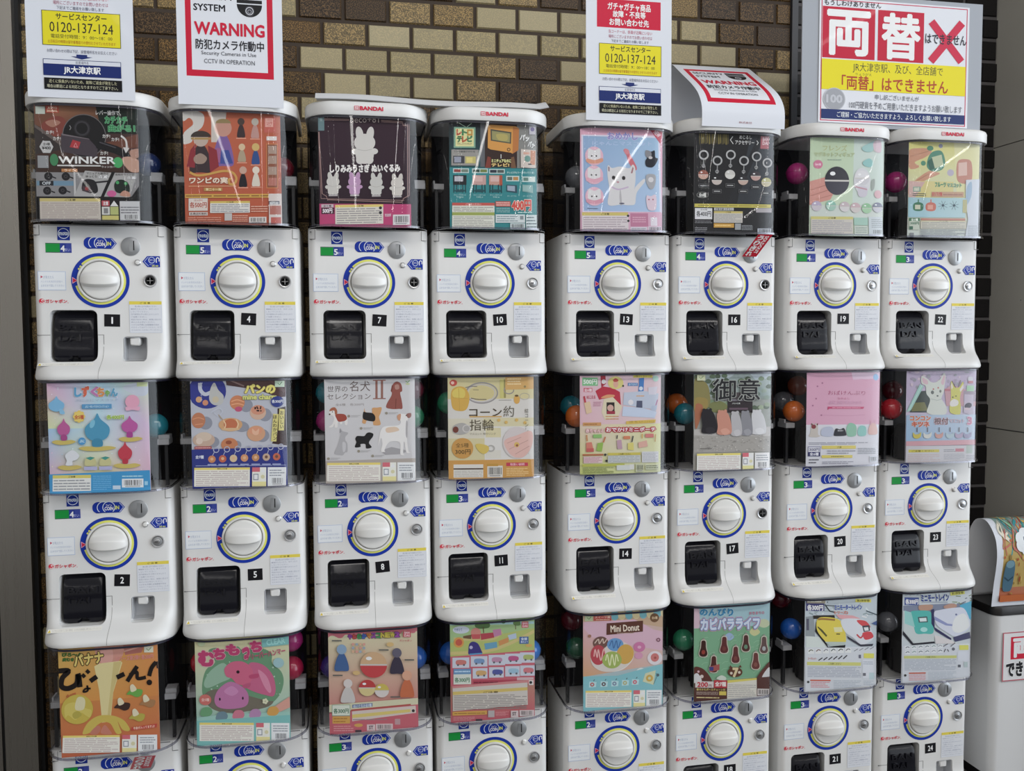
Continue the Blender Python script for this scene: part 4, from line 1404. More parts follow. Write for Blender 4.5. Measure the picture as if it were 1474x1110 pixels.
# 22: hand holding a green box toy (plain stand-in) on yellow
s = N(22, [(90, 75), (835, 95), (830, 1100), (80, 1090)], '#c2bc62', '#b4bcb8')
s.P([(560, 85), (835, 95), (833, 680), (600, 680)], '#c4c088')  # paler right side: reflected daylight painted over the yellow
s.E(420, 125, 22, '#7a7c96'); s.E(528, 405, 36, '#a49cac'); s.E(300, 550, 34, '#7ca4b4')
s.B([(90, 180), (200, 150), (310, 160), (320, 200), (250, 250), (150, 300), (200, 340), (150, 370), (90, 350)], '#b88468'); s.B([(90, 560), (180, 470), (300, 390), (380, 400), (410, 420), (280, 480), (160, 560), (90, 640)], '#b88468')
s.line([(100, 240), (230, 200), (300, 180)], 5, '#96644c', True); s.line([(160, 500), (300, 420)], 5, '#96644c')
s.E(310, 150, 34, '#3c7a5c', 26); s.E(240, 308, 26, '#4c8468')
s.B([(290, 250), (340, 185), (430, 180), (470, 290), (440, 370), (350, 395), (280, 350)], '#3c7a62'); s.P([(325, 245), (430, 215), (452, 325), (362, 362)], '#a8b08c'); s.P([(285, 290), (330, 250), (362, 362), (310, 385)], '#245444')
s.B([(600, 290), (690, 260), (750, 300), (755, 480), (690, 520), (600, 480)], '#b07460'); s.P([(610, 300), (700, 290), (705, 430), (612, 440)], '#c4a294'); s.E(705, 525, 14, '#33282c')
s.P([(90, 495), (560, 500), (560, 670), (90, 670)], '#c0b470'); s.P([(90, 495), (260, 505), (160, 670), (90, 670)], '#bc9a94'); s.R(135, 555, 215, 610, '#7c9484'); s.R(145, 565, 200, 600, '#b4b8a4')
s.T('フルーツ', 365, 510, 480, 556, '#3c7a5a', .05, o='#a8bc84', ow=.1); s.T('マスコット', 495, 518, 645, 558, '#4c846c', .04, o='#a8bc94', ow=.1)
s.R(328, 608, 670, 662, '#b08a6c'); s.T('吊り下げ隊', 335, 614, 440, 656, '#b4443c', .04); s.L(450, 620, 655, 655, 1, '#9a6c5c'); s.L(130, 620, 270, 660, 2, '#5c5c50')
s.G([(85, 670), (690, 672), (690, 880), (85, 880)], ['#8cb0b8', '#9ab8bc', '#a0bcc0', '#8cb4c0'])
for x, c in ((190, '#3c7054'), (322, '#b8604c')):
    s.R(x - 6, 690, x + 6, 730, c); s.B([(x - 50, 740), (x, 720), (x + 50, 740), (x + 48, 800), (x, 815), (x - 50, 800)], c); s.R(x - 34, 748, x + 22, 795, '#b8b8a0' if x < 250 else '#c88c78')
for x in (450, 568):
    for k in range(4):
        an = math.radians(28 + k * 45); s.line([(x - 52 * math.cos(an), 752 - 50 * math.sin(an)), (x + 52 * math.cos(an), 752 + 50 * math.sin(an))], 4, '#4c6470')
    s.E(x, 752, 13, '#2c4450')
s.P([(690, 480), (835, 470), (830, 1100), (690, 1095), (720, 900), (690, 700)], '#b8bec6'); s.B([(700, 560), (750, 500), (750, 650), (700, 740)], '#8ca4b8'); s.R(660, 690, 705, 830, '#a8a474')  # whitish curvy shapes at right are a painted reflection of outdoors
s.R(95, 888, 205, 1012, '#b0b8a8'); s.R(95, 888, 205, 920, '#3c6c4c'); s.T('全5種', 115, 892, 188, 918, '#d0d8cc', .03); s.T('300円', 108, 930, 198, 958, '#3c6c54', .03); s.R(98, 975, 135, 1010, '#3c6450')
s.R(220, 890, 690, 912, '#b07868'); s.FINE(215, 915, 700, 1000, 4, '#b8b4a4', '#bcb48c', '#94948c', .1); s.L(215, 1005, 700, 1090, 5, '#94989c'); s.R(105, 1045, 145, 1085, '#7c8084'); s.L(720, 960, 825, 1085, 6, '#98a0a8')

# 2: pale rainbow card with plain drops
s = N(2, [(60, 55), (995, 55), (1010, 1055), (100, 1075)], '#b9c4d2', '#c8b4c4')
s.G([(60, 55), (530, 55), (530, 480), (75, 480)], ['#c79ab8', '#9cc4d4', '#b4ccd0', '#c4cc98'])
s.G([(530, 55), (995, 55), (1000, 480), (530, 480)], ['#9cc4d4', '#b8c8a4', '#c4a8c4', '#b4ccd0'])
s.G([(75, 480), (530, 480), (540, 900), (92, 900)], ['#94b8d4', '#b4ccd0', '#ccc48c', '#c4a4b8'])
s.G([(530, 480), (1000, 480), (1005, 890), (540, 900)], ['#b4ccd0', '#c4a8c4', '#cca4b4', '#ccc48c'])
s.B([(760, 110), (980, 70), (985, 180), (880, 190)], '#b4bcc8'); s.R(890, 55, 990, 110, '#b8c48c')
r_ = random.Random(9)
for i in range(70):
    x, y = r_.uniform(90, 970), r_.uniform(90, 870)
    s.E(x, y, r_.uniform(2, 6), r_.choice(['#d8c8d4', '#a4c0d0', '#d4d0b0', '#d8b8cc', '#c8d8dc']))
for t, x, c, y in (('し', 318, '#4c94bc', 115), ('ず', 385, '#c8583c', 105), ('く', 470, '#b06ca0', 110), ('ち', 525, '#c8803c', 118), ('ゃ', 598, '#6ca050', 140), ('ん', 650, '#4c94b4', 125)):
    s.T(t, x, y, x + (62 if t != 'ゃ' else 40), 192, c, .07, o='#d4d4dc', ow=.1)
s.T('ぷにぷにマスコット', 320, 215, 720, 238, '#8ca0b4', .0)
s.R(385, 262, 658, 303, '#4c8cb8'); s.T('ぷに〜ぬいぐるみコレクション', 415, 272, 630, 294, '#b8d0e0', .02)
def drop(s, x, y0, y1, w, c):
    h = y1 - y0
    s.B([(x, y0), (x + w * .12, y0 + h * .2), (x + w * .46, y0 + h * .5), (x + w * .38, y0 + h * .85), (x, y1), (x - w * .38, y0 + h * .85), (x - w * .46, y0 + h * .5), (x - w * .12, y0 + h * .2)], c)
for x, y, w in ((525, 660, 340), (222, 600, 215), (830, 580, 220), (275, 830, 215), (795, 820, 250)):
    s.B([(x - w / 2, y), (x - w * .3, y - 18), (x, y - 10), (x + w * .3, y - 18), (x + w / 2, y), (x + w * .2, y + 22), (x - w * .25, y + 24)], '#bca84c')
drop(s, 525, 345, 600, 240, '#3c8cae'); s.B([(480, 590), (525, 570), (570, 590), (572, 640), (525, 650), (480, 640)], '#2f7e9e'); s.E(480, 440, 22, '#6cb0c8', 40, rot=20)
drop(s, 220, 388, 545, 122, '#b0508c'); s.B([(195, 545), (220, 530), (250, 545), (250, 580), (220, 588), (198, 580)], '#9c3c7c')
drop(s, 822, 372, 525, 158, '#b04c94'); s.B([(795, 525), (820, 512), (848, 525), (848, 562), (820, 568), (795, 562)], '#9c3484')
drop(s, 778, 605, 775, 136, '#b82c40'); s.B([(755, 765), (780, 755), (805, 765), (802, 800), (780, 806), (755, 800)], '#b02438')
drop(s, 155, 185, 325, 150, '#6ca8cc'); s.B([(180, 300), (215, 310), (230, 345), (190, 345)], '#78b0d0')
s.E(850, 245, 66, '#d494ac', 62); s.B([(790, 290), (850, 300), (915, 290), (910, 325), (850, 318), (795, 325)], '#d49cb4')
s.B([(235, 720), (300, 675), (360, 720), (340, 760), (300, 775), (300, 810), (240, 810), (250, 770)], '#c9ccd0')
for i in range(8):
    an = 2 * math.pi * i / 8; s.E(360 + 38 * math.cos(an), 372 + 38 * math.sin(an), 18, '#d4b84c')
s.E(360, 372, 42, '#d6bc50'); s.T('全5種', 320, 358, 402, 395, '#b8542c', .04)
s.T('各400円', 612, 362, 770, 400, '#8cb03c', .05, o='#d8e0b8', ow=.1); s.E(387, 595, 34, '#3c8cc0'); s.T('ぷに', 365, 582, 410, 606, '#c0d8e8', .03)
for x in (462, 598): s.B([(x - 42, 755), (x, 738), (x + 42, 755), (x + 46, 810), (x - 46, 815)], '#b8b47c'); s.P([(x - 42, 748), (x, 735), (x + 42, 745), (x, 768)], '#2f8a80'); s.R(x - 58, 825, x + 62, 858, '#a4a4c8')
s.P([(92, 892), (1005, 865), (1010, 1055), (100, 1075)], '#2f8cc0'); s.P([(98, 1045), (1010, 1018), (1010, 1055), (100, 1075)], '#3494c8')
s.FINE(125, 900, 468, 1046, 4, '#d4d4d0', '#c9bc50', '#8f9296', .2); s.L(485, 905, 650, 1040, 8, '#6cb0d8', .3); s.R(665, 1000, 735, 1035, '#b4c8d8'); s.L(750, 905, 940, 930, 1, '#a0cce4'); s.BAR(748, 940, 945, 1020, '#d4d6da'); s.R(955, 965, 985, 1000, '#8cc0dc')

# 5: bread charms
s = N(5, [(70, 65), (945, 65), (970, 1050), (105, 1075)], '#a9adb8', '#b4b4bc')
s.P([(390, 65), (945, 65), (945, 230), (880, 240), (700, 170), (400, 120)], '#4c3434'); s.line([(420, 70), (560, 130)], 14, '#7c6460'); s.line([(800, 70), (940, 190)], 30, '#5c4444'); s.P([(870, 340), (945, 320), (960, 680), (820, 660), (870, 560)], '#3c2828')
s.E(225, 175, 172, '#2c3484', 158, a0=0, a1=360); s.line([(160, 95), (165, 160), (205, 200), (255, 185)], 34, '#b4b8c4', True); s.B([(255, 150), (290, 95), (325, 160), (375, 220), (360, 290), (290, 300), (245, 250)], '#b0b0ac'); s.E(302, 250, 30, '#bcb094')
s.E(152, 248, 28, '#c49464'); s.E(210, 278, 26, '#c4805c'); s.T('スイーツチャーム', 88, 165, 260, 185, '#b4bcd8', .02, rot=90)
for (x, y, rx, ry, rot) in ((585, 310, 56, 60, 30), (755, 395, 62, 60, 20), (215, 465, 60, 60, 20), (535, 500, 75, 50, 10), (730, 585, 66, 60, 10), (285, 640, 55, 50, 10), (500, 670, 40, 40, 0)):
    s.E(x, y, rx, '#858894', ry, rot=rot)
s.E(500, 280, 68, '#c0764c', 66); s.line([(445, 270), (500, 255), (560, 275)], 9, '#d89a6c', True); s.line([(445, 300), (505, 290), (560, 305)], 9, '#d89a6c', True); s.E(512, 340, 34, '#b8486c', 24)
s.E(690, 372, 74, '#c4a088', 68); s.E(690, 350, 64, '#c48468', 44)
for i in range(14): s.E(690 + r_.uniform(-28, 28), 338 + r_.uniform(-18, 22), 7, '#2c1c1c')
s.E(150, 440, 62, '#b4704c', 72); s.line([(95, 430), (150, 415), (200, 430)], 8, '#cc8a60', True); s.line([(120, 480), (190, 470)], 8, '#cc8a60')
s.E(440, 482, 108, '#c49464', 62); s.E(440, 478, 62, '#b8643c', 50); s.line([(375, 440), (395, 480), (385, 520)], 10, '#d8b88c', True); s.line([(490, 435), (510, 475), (500, 515)], 10, '#d8b88c', True); s.E(440, 525, 85, '#c8a478', 14)
s.line([(260, 370), (330, 330), (365, 360), (330, 400), (290, 370)], 12, '#b4b8c4', True); s.line([(330, 390), (370, 440)], 12, '#a09080')
s.E(675, 565, 84, '#c4906c', 72); s.E(670, 540, 60, '#cc8a68', 36); s.B([(640, 520), (670, 545), (700, 520), (695, 570), (665, 580), (640, 560)], '#d4a484')
s.E(200, 620, 100, '#b89c88', 66); s.E(200, 590, 70, '#c4b09c', 42); s.E(160, 630, 30, '#ccb8a8')
s.E(432, 665, 76, '#bc7448', 62); s.E(425, 645, 28, '#8c4428', 18)
s.T('パンの', 570, 118, 845, 195, '#d6c95c', .07, o='#6a5a38', ow=.11); s.T('mine charm', 552, 208, 862, 252, '#c8c868', .05, o='#6a6c44', ow=.09)
s.R(845, 85, 935, 142, '#b4c8b0'); s.line([(872, 108), (888, 122), (912, 95)], 8, '#5c8c60'); s.E(868, 275, 60, '#2c3c84', 50); s.T('各300円', 818, 258, 922, 288, '#d0d4e4', .03)
s.P([(888, 340), (938, 345), (932, 540), (880, 540)], '#c9be6c'); s.P([(832, 385), (882, 390), (862, 640), (812, 640)], '#c9be6c')
s.T('お\nい\nし\nい', 896, 360, 926, 520, '#4c4430', .02); s.T('ほ\nん\nわ\nか\nパ\nン', 830, 400, 866, 625, '#4c4430', .02)
s.R(118, 678, 272, 706, '#a04c4c'); s.L(125, 684, 262, 700, 1, '#d0a0a0')
s.P([(80, 708), (965, 690), (970, 1050), (105, 1075)], '#28327e')
s.T('全7種', 128, 762, 200, 792, '#c8ccdc', .04)
for i, x in enumerate((275, 372, 470, 570, 672, 770, 865)):
    c = ('#c07848', '#b8583c', '#c8b088', '#c88858', '#b8804c', '#b89c84', '#b85c40')[i]
    s.ring(x + 38, 712 - i * 4, 28, 8, '#a4a8bc'); s.line([(x + 20, 735 - i * 3), (x + 5, 765)], 6, '#a4a8bc'); s.E(x, 798 - i * 3, 34, c); s.E(x, 796 - i * 3, 14, '#6a4838' if i in (5, 6) else '#d0a478'); s.R(x - 38, 842, x + 40, 858, '#8c94bc')
s.L(130, 850, 950, 866, 1, '#8890b8'); s.STD(118, 876, 955, 1050)

# 8: dog figures
s = N(8, [(55, 50), (928, 50), (930, 1065), (85, 1090)], '#c0bebf', '#bcbabb')
s.T('世界の', 88, 130, 278, 190, '#554c48', .01); s.T('名犬', 298, 85, 495, 185, '#5c4c48', .01); s.T('セレクション', 85, 205, 500, 262, '#5a4c48', .01); [s.R(x, 82, x + 22, 255, '#8c5c50') for x in (545, 598)]; s.R(522, 76, 645, 86, '#8c5c50'); s.R(522, 253, 645, 263, '#8c5c50')
s.T('全6種　各200円', 165, 300, 435, 325, '#8c8484', .01); s.line([(838, 90), (858, 105), (880, 85)], 8, '#6c9c54'); s.E(860, 120, 22, '#b4bc8c', 9)
s.B([(715, 120), (755, 95), (795, 120), (805, 185), (785, 205), (800, 280), (806, 355), (770, 360), (740, 362), (700, 360), (650, 345), (660, 300), (695, 240), (705, 205), (695, 180)], '#8c4a40'); s.B([(735, 130), (770, 125), (775, 165), (740, 170)], '#a87c70'); s.line([(745, 260), (740, 355)], 7, '#6c342c'); s.line([(700, 190), (712, 130)], 14, '#78392f')
s.B([(112, 380), (130, 345), (165, 342), (182, 375), (178, 402), (255, 408), (278, 450), (280, 505), (258, 508), (250, 470), (232, 468), (228, 500), (212, 500), (206, 470), (190, 478), (186, 530), (160, 532), (160, 500), (140, 530), (105, 530), (138, 500), (152, 450), (140, 418), (110, 410)], '#d4d0cc'); s.B([(168, 405), (250, 406), (275, 445), (255, 470), (200, 478), (178, 450)], '#983f30'); s.B([(108, 372), (125, 345), (160, 338), (182, 370), (180, 408), (162, 405), (155, 370), (128, 372)], '#a05a3c'); s.E(112, 405, 8, '#4c3830'); s.E(138, 382, 5, '#3c2820')
s.B([(440, 350), (450, 385), (510, 400), (515, 350), (560, 345), (605, 345), (595, 400), (580, 440), (595, 510), (530, 515), (520, 480), (465, 470), (450, 500), (420, 490), (430, 440)], '#c49058'); s.B([(432, 385), (455, 390), (520, 400), (545, 440), (530, 478), (450, 465), (425, 440)], '#1c1a1c')
s.B([(215, 545), (235, 570), (285, 585), (280, 605), (262, 625), (262, 660), (280, 690), (282, 770), (260, 780), (240, 805), (215, 805), (160, 790), (185, 720), (205, 650), (215, 600)], '#a2a0a2'); s.B([(235, 680), (265, 690), (262, 760), (240, 770)], '#b8b6b8'); s.P([(210, 540), (226, 575), (206, 590)], '#8a888c')
s.B([(365, 625), (385, 618), (440, 620), (460, 595), (490, 585), (525, 600), (520, 630), (500, 655), (485, 690), (510, 730), (460, 742), (450, 700), (405, 700), (405, 725), (352, 728), (365, 680), (355, 650)], '#19181a')
s.P([(590, 765), (700, 730), (870, 770), (780, 800), (640, 805)], '#979496')
s.B([(755, 440), (785, 408), (835, 412), (885, 402), (888, 440), (855, 468), (858, 560), (848, 640), (862, 770), (885, 782), (842, 785), (825, 690), (815, 690), (812, 795), (835, 806), (785, 802), (780, 690), (700, 675), (660, 700), (632, 760), (640, 775), (598, 772), (612, 700), (600, 640), (582, 690), (572, 720), (585, 620), (600, 560), (640, 528), (760, 520), (790, 490), (780, 465)], '#d6d3d0')
s.B([(650, 545), (740, 535), (770, 570), (660, 590)], '#cdb39a'); s.B([(842, 480), (856, 500), (850, 640), (836, 600)], '#a09c9e'); s.B([(845, 412), (888, 402), (888, 438), (860, 450)], '#8c5c54'); s.B([(755, 425), (790, 410), (782, 470), (762, 465)], '#c08a68'); s.E(842, 425, 6, '#40302c')
for x, y in ((292, 425), (652, 400), (410, 545), (388, 768), (520, 815), (105, 838)): s.E(x, y, 13, '#8c8474'); s.R(x + 20, y - 8, x + 110, y - 2, '#a8a6a6'); s.R(x + 20, y + 4, x + 90, y + 9, '#aaa8a8')
s.P([(60, 862), (930, 840), (930, 1065), (85, 1090)], '#a49a92'); s.STD(95, 880, 925, 1060)

# 11: corn rings
s = N(11, [(45, 45), (885, 40), (885, 1060), (50, 1085)], '#c6bda0', '#c4c0b4')
s.P([(45, 45), (885, 40), (885, 275), (45, 275)], '#c3b886'); s.R(45, 275, 885, 470, '#c5c1ba'); s.R(390, 465, 885, 550, '#c4bb94'); s.R(45, 670, 400, 890, '#c2b78a'); s.R(400, 550, 885, 890, '#c8c5c0'); s.R(410, 565, 560, 660, '#c6bc92'); s.R(410, 790, 560, 870, '#c6c2b6')
s.ring(375, 215, 160, 14, '#8c8888', 108); s.ring(370, 218, 140, 10, '#b4aeac', 92); s.E(370, 220, 122, '#c0b27a', 74); s.line([(270, 265), (330, 278), (420, 280)], 8, '#5a5250', True); s.line([(215, 160), (270, 148), (330, 150)], 7, '#6c6462', True); s.line([(290, 182), (345, 184)], 5, '#6c6658')
s.B([(80, 200), (140, 150), (215, 165), (255, 255), (230, 370), (165, 395), (90, 360)], '#c59a34'); s.B([(90, 205), (150, 160), (210, 190), (200, 260), (110, 260)], '#cbb548'); s.line([(95, 260), (240, 270)], 4, '#b48c2c'); s.line([(150, 165), (160, 390)], 4, '#b48c2c')
s.R(552, 80, 605, 268, '#bcb464'); s.R(590, 80, 610, 265, '#8c844c'); s.ring(640, 190, 52, 10, '#8c8480', 40); s.P([(605, 50), (885, 42), (885, 178), (605, 185)], '#c69a52'); s.L(625, 65, 760, 140, 3, '#dcc08c', .5); s.E(798, 155, 12, '#8c7a4c')
s.ring(795, 252, 50, 6, '#a8a090', 34); s.E(718, 285, 30, '#c8963c', 42); s.E(716, 245, 18, '#5c4424', 10); s.line([(540, 288), (665, 288)], 4, '#6c665c'); s.E(100, 112, 36, '#b84438', 32); s.E(92, 112, 16, '#d8b0a4')
s.T('コーン', 252, 372, 568, 448, '#453a28', .0, b=.015) if False else s.T('コーン', 252, 372, 568, 448, '#453a28', .015)
s.R(255, 446, 568, 458, '#c49a4c'); s.T('約', 585, 345, 690, 455, '#5c5648', .0); s.T('指輪', 255, 480, 492, 590, '#4c4434', .0); s.T('マスコット 根付リング', 255, 612, 510, 635, '#8c8674', .01)
for x, y in ((540, 488), (612, 510), (715, 488), (798, 515)): s.E(x, y, 16, '#c8a24c')
s.T('結\nコ\nー\nン\nし\nて\nく\nだ\nさ\nい', 795, 375, 832, 835, '#5c564a', .01)
s.B([(95, 550), (140, 520), (200, 515), (260, 560), (240, 610), (160, 630), (95, 605)], '#a09c98'); s.E(120, 580, 28, '#6c3428', 32); s.ring(225, 570, 40, 10, '#bcb8b4')
s.E(185, 768, 104, '#bb8838'); s.T('全5種', 120, 715, 245, 760, '#4c3c1c', .01); s.T('300円', 115, 780, 262, 828, '#4c3c1c', .015)
s.ring(462, 770, 38, 12, '#a4a09a', 34); s.B([(310, 740), (345, 722), (430, 745), (440, 790), (400, 825), (350, 805)], '#c4aa44')
s.E(722, 715, 146, '#c0b6b4', 160); s.B([(590, 700), (720, 640), (860, 600), (866, 740), (780, 860), (660, 840)], '#cda49a'); s.line([(620, 720), (760, 660)], 6, '#b48880'); s.line([(640, 780), (830, 690)], 6, '#b48880'); s.line([(700, 830), (840, 750)], 6, '#b48880'); s.E(715, 735, 26, '#c8a44c'); s.E(718, 742, 12, '#8c4c3c')
s.P([(48, 890), (885, 880), (885, 1060), (50, 1085)], '#c08c3c'); s.R(98, 930, 385, 1062, '#cbc7bf'); s.R(98, 968, 385, 982, '#4c3c34'); s.L(105, 990, 378, 1055, 4, '#a8a49c'); s.BAR(425, 945, 575, 1062, '#c8c4bc'); s.R(420, 925, 530, 950, '#b4862c'); s.R(610, 915, 825, 950, '#b8344c'); s.T('取扱い説明', 650, 920, 790, 944, '#e0b0b8', .02); s.L(612, 965, 830, 1050, 5, '#dcb87c')

# 14: pouches
s = N(14, [(72, 75), (888, 60), (875, 1040), (70, 1050)], '#cfa9b4', '#c6c884')
s.G([(72, 75), (888, 60), (885, 560), (72, 570)], ['#cda8b4', '#ccb4bc', '#ccb8b8', '#cca4ac']); s.G([(72, 560), (885, 555), (876, 1040), (70, 1050)], ['#c8b4a0', '#c8c88c', '#c4c8a0', '#bcc468'])
s.R(95, 105, 250, 185, '#6cae78'); s.T('500円', 108, 122, 240, 170, '#cfe0cc', .04); s.R(108, 205, 195, 245, '#c05a6c'); s.T('全6種', 116, 212, 188, 240, '#e6c8cc', .03)
s.P([(275, 78), (325, 75), (330, 165), (285, 200)], '#9c2034'); s.E(308, 145, 22, '#c8c4c4'); s.P([(225, 235), (300, 190), (400, 205), (470, 245), (480, 370), (400, 330), (300, 310), (262, 320)], '#b02038'); s.B([(285, 295), (345, 270), (415, 275), (400, 295), (300, 305)], '#cc8c5c')
s.P([(310, 310), (400, 295), (490, 385), (455, 480), (320, 520), (285, 440)], '#cbbfa0'); s.R(335, 345, 415, 460, '#2c2422'); s.E(374, 400, 32, '#c49a8c'); s.R(338, 430, 420, 458, '#96283c'); s.L(325, 470, 460, 520, 2, '#c08c5c')
s.E(428, 155, 78, '#c8bc6c', 62); s.E(428, 165, 26, '#cc9a84', 38); s.B([(400, 130), (428, 110), (456, 130), (440, 145), (412, 145)], '#b04438'); s.E(502, 185, 10, '#3c4434')
s.R(605, 78, 800, 104, '#c4b83c'); s.T('6種はおまけつき', 618, 82, 790, 100, '#8c7a2c', .02); s.E(832, 112, 30, '#9cc4b4'); s.R(550, 155, 650, 185, '#4c7cb0'); s.T('おでかけ', 560, 160, 642, 180, '#c0d0e4', .02)
s.P([(665, 110), (715, 105), (708, 240), (655, 240)], '#3c74b4'); s.E(682, 210, 20, '#c0c8d4'); s.P([(510, 250), (720, 235), (860, 260), (840, 420), (500, 370)], '#b0b8c8'); s.P([(500, 385), (700, 400), (840, 440), (820, 500), (490, 480)], '#b4c0d4'); s.E(578, 345, 26, '#d0ccd0'); s.P([(638, 330), (695, 330), (695, 400), (632, 395)], '#4c5068'); s.L(635, 270, 715, 296, 1, '#c89a6c')
s.P([(755, 200), (850, 190), (835, 270), (760, 270)], '#c4c0cc'); s.line([(850, 320), (830, 380)], 9, '#a85a8c'); s.P([(790, 380), (840, 375), (830, 440), (780, 420)], '#a4b0c4')
s.line([(112, 285), (125, 350)], 18, '#b02c3c'); s.T('はこえる', 140, 278, 225, 308, '#b8485c', .03); s.P([(112, 350), (170, 335), (190, 440), (135, 460)], '#ccb08c'); s.L(205, 335, 285, 385, 3, '#b0748c')
s.R(100, 540, 280, 572, '#c08a4c'); s.L(110, 548, 270, 566, 1, '#8c5c2c'); s.P([(530, 530), (830, 515), (825, 548), (530, 560)], '#c9a83c'); s.T('お買い物にもぴったりサイズ', 560, 526, 815, 550, '#8c6c1c', .01)
s.T('おでかけミニポーチ', 330, 590, 825, 632, '#f0e8ea', .03, o='#b01c38', ow=.15, o2='#b01c38', ow2=.24); s.T('赤ちゃんと', 128, 600, 305, 638, '#e2b8b8', .05, o='#b8686c', ow=.1)
for pts, c in (([(130, 735), (185, 730), (205, 815), (130, 825)], '#c4705c'), ([(245, 740), (300, 735), (285, 825), (230, 815)], '#84a83c'), ([(435, 715), (480, 710), (490, 800), (440, 800)], '#b08c9c'), ([(545, 745), (600, 740), (605, 815), (545, 810)], '#c8bc5c'), ([(650, 740), (735, 720), (745, 780), (655, 795)], '#cc9c8c')):
    s.P(pts, c)
s.line([(135, 660), (140, 720)], 14, '#b87c4c'); s.line([(300, 735), (320, 680)], 14, '#b4683c'); s.line([(440, 665), (435, 700)], 12, '#4c4444'); s.line([(585, 735), (598, 675)], 12, '#3c3c3c'); s.line([(690, 655), (688, 700)], 10, '#c0943c'); s.line([(825, 660), (820, 735)], 8, '#b88c4c')
s.R(200, 655, 285, 690, '#7cae5c'); s.R(502, 675, 568, 705, '#c4744c'); s.R(722, 655, 805, 692, '#c4706c'); s.R(135, 790, 205, 825, '#b8504c')
s.R(95, 845, 300, 862, '#a8603c'); s.L(100, 868, 290, 935, 4, '#b07c84'); s.R(105, 870, 290, 935, '#ccb4b4'); s.L(110, 875, 285, 930, 4, '#a86c7c'); s.E(318, 855, 12, '#333'); s.E(330, 915, 12, '#333')
s.R(345, 838, 670, 862, '#bcae3c'); s.T('ご注意ください', 450, 842, 570, 858, '#5c5420', .02); s.R(345, 865, 668, 935, '#bcc0bc'); s.L(350, 870, 662, 930, 4, '#8c9098'); s.R(685, 830, 852, 938, '#c4c4c8'); s.L(695, 840, 845, 930, 6, '#a0a4ac')
s.R(92, 945, 510, 968, '#a8ac3c'); s.L(95, 975, 400, 1035, 5, '#74803c'); s.R(430, 960, 570, 1010, '#c0c4c0'); s.R(560, 955, 605, 1005, '#c8c8c4'); s.BAR(620, 950, 700, 1030, '#b8bc9c'); s.R(720, 960, 850, 1010, '#b8bca0'); s.L(725, 965, 845, 1000, 2, '#5c6444')

# 17: bowing animals in a garden
s = N(17, [(65, 60), (888, 45), (885, 1060), (68, 1070)], '#7c8680', '#98958e')
s.P([(65, 60), (888, 45), (888, 300), (65, 300)], '#8c9a98'); s.P([(250, 55), (520, 50), (420, 130), (260, 140)], '#a8b4b8'); s.P([(650, 50), (888, 45), (888, 110), (720, 130)], '#a4b0b8')
r_ = random.Random(3)
for i in range(60):
    x, y = r_.uniform(70, 880), r_.uniform(80, 420)
    s.B([(x - 30, y), (x, y - 22), (x + 34, y - 4), (x + 20, y + 24), (x - 20, y + 20)], r_.choice(['#5c7056', '#6c8064', '#4c5c48', '#7c8c70', '#8c9a80', '#56644c']), 2)
s.B([(70, 130), (190, 160), (230, 260), (230, 400), (140, 440), (70, 420)], '#7c7440'); s.B([(75, 330), (140, 310), (210, 340), (190, 440), (80, 470)], '#8c7838'); s.B([(80, 400), (140, 380), (160, 440), (90, 640)], '#9a5c3c')
s.B([(230, 380), (340, 350), (420, 400), (380, 460), (260, 460)], '#6c7040'); s.R(420, 345, 690, 470, '#2c2428'); s.R(400, 260, 700, 340, '#4c4448'); s.R(440, 420, 640, 440, '#5c4854'); s.R(390, 330, 720, 350, '#6c6870')
for i in range(14): s.line([(700 + i * 14, 120 + i * 12), (705 + i * 14, 330)], 6, '#8ca09c')
s.R(68, 640, 888, 880, '#96928c'); s.P([(68, 640), (888, 620), (888, 720), (68, 700)], '#a8a4a0')
for i in range(120): s.E(r_.uniform(75, 880), r_.uniform(690, 870), r_.uniform(4, 11), r_.choice(['#8a8680', '#a8a49e', '#7c7874', '#b4b0aa']), r_.uniform(3, 6))
def bow(x, y, c, c2, w=1.0):
    s.B([(x - 80 * w, y - 100), (x - 40 * w, y - 140), (x + 30 * w, y - 120), (x + 70 * w, y - 20), (x + 75 * w, y + 90), (x, y + 110), (x - 75 * w, y + 95), (x - 70 * w, y + 20)], c)
    s.E(x - 25 * w, y - 95, 46 * w, c, 52); s.E(x - 55 * w, y - 135, 16, c); s.E(x + 10 * w, y - 138, 16, c); s.B([(x - 40 * w, y + 60), (x + 20, y + 40), (x + 60 * w, y + 80), (x, y + 112)], c2)
bow(755, 590, '#b8b8ba', '#c4c4c6', 1.0); bow(625, 600, '#7c7c82', '#8c8c92', .8); bow(515, 605, '#a4a2a4', '#b0aeb0', .75); bow(385, 590, '#b87c68', '#c48c78', 1.0); bow(225, 575, '#1c181e', '#28242a', 1.05)
s.T('御意', 258, 120, 760, 345, '#1c1c20', .016, o='#a8aaa4', ow=.035)
s.T('けもの礼儀', 465, 365, 550, 382, '#b0b4b0', .02); s.R(92, 80, 178, 138, '#b8bc98'); s.line([(112, 100), (130, 118), (158, 92)], 7, '#6c8c54'); s.L(130, 828, 260, 845, 1, '#6c6864')
s.STD(98, 890, 870, 1065)

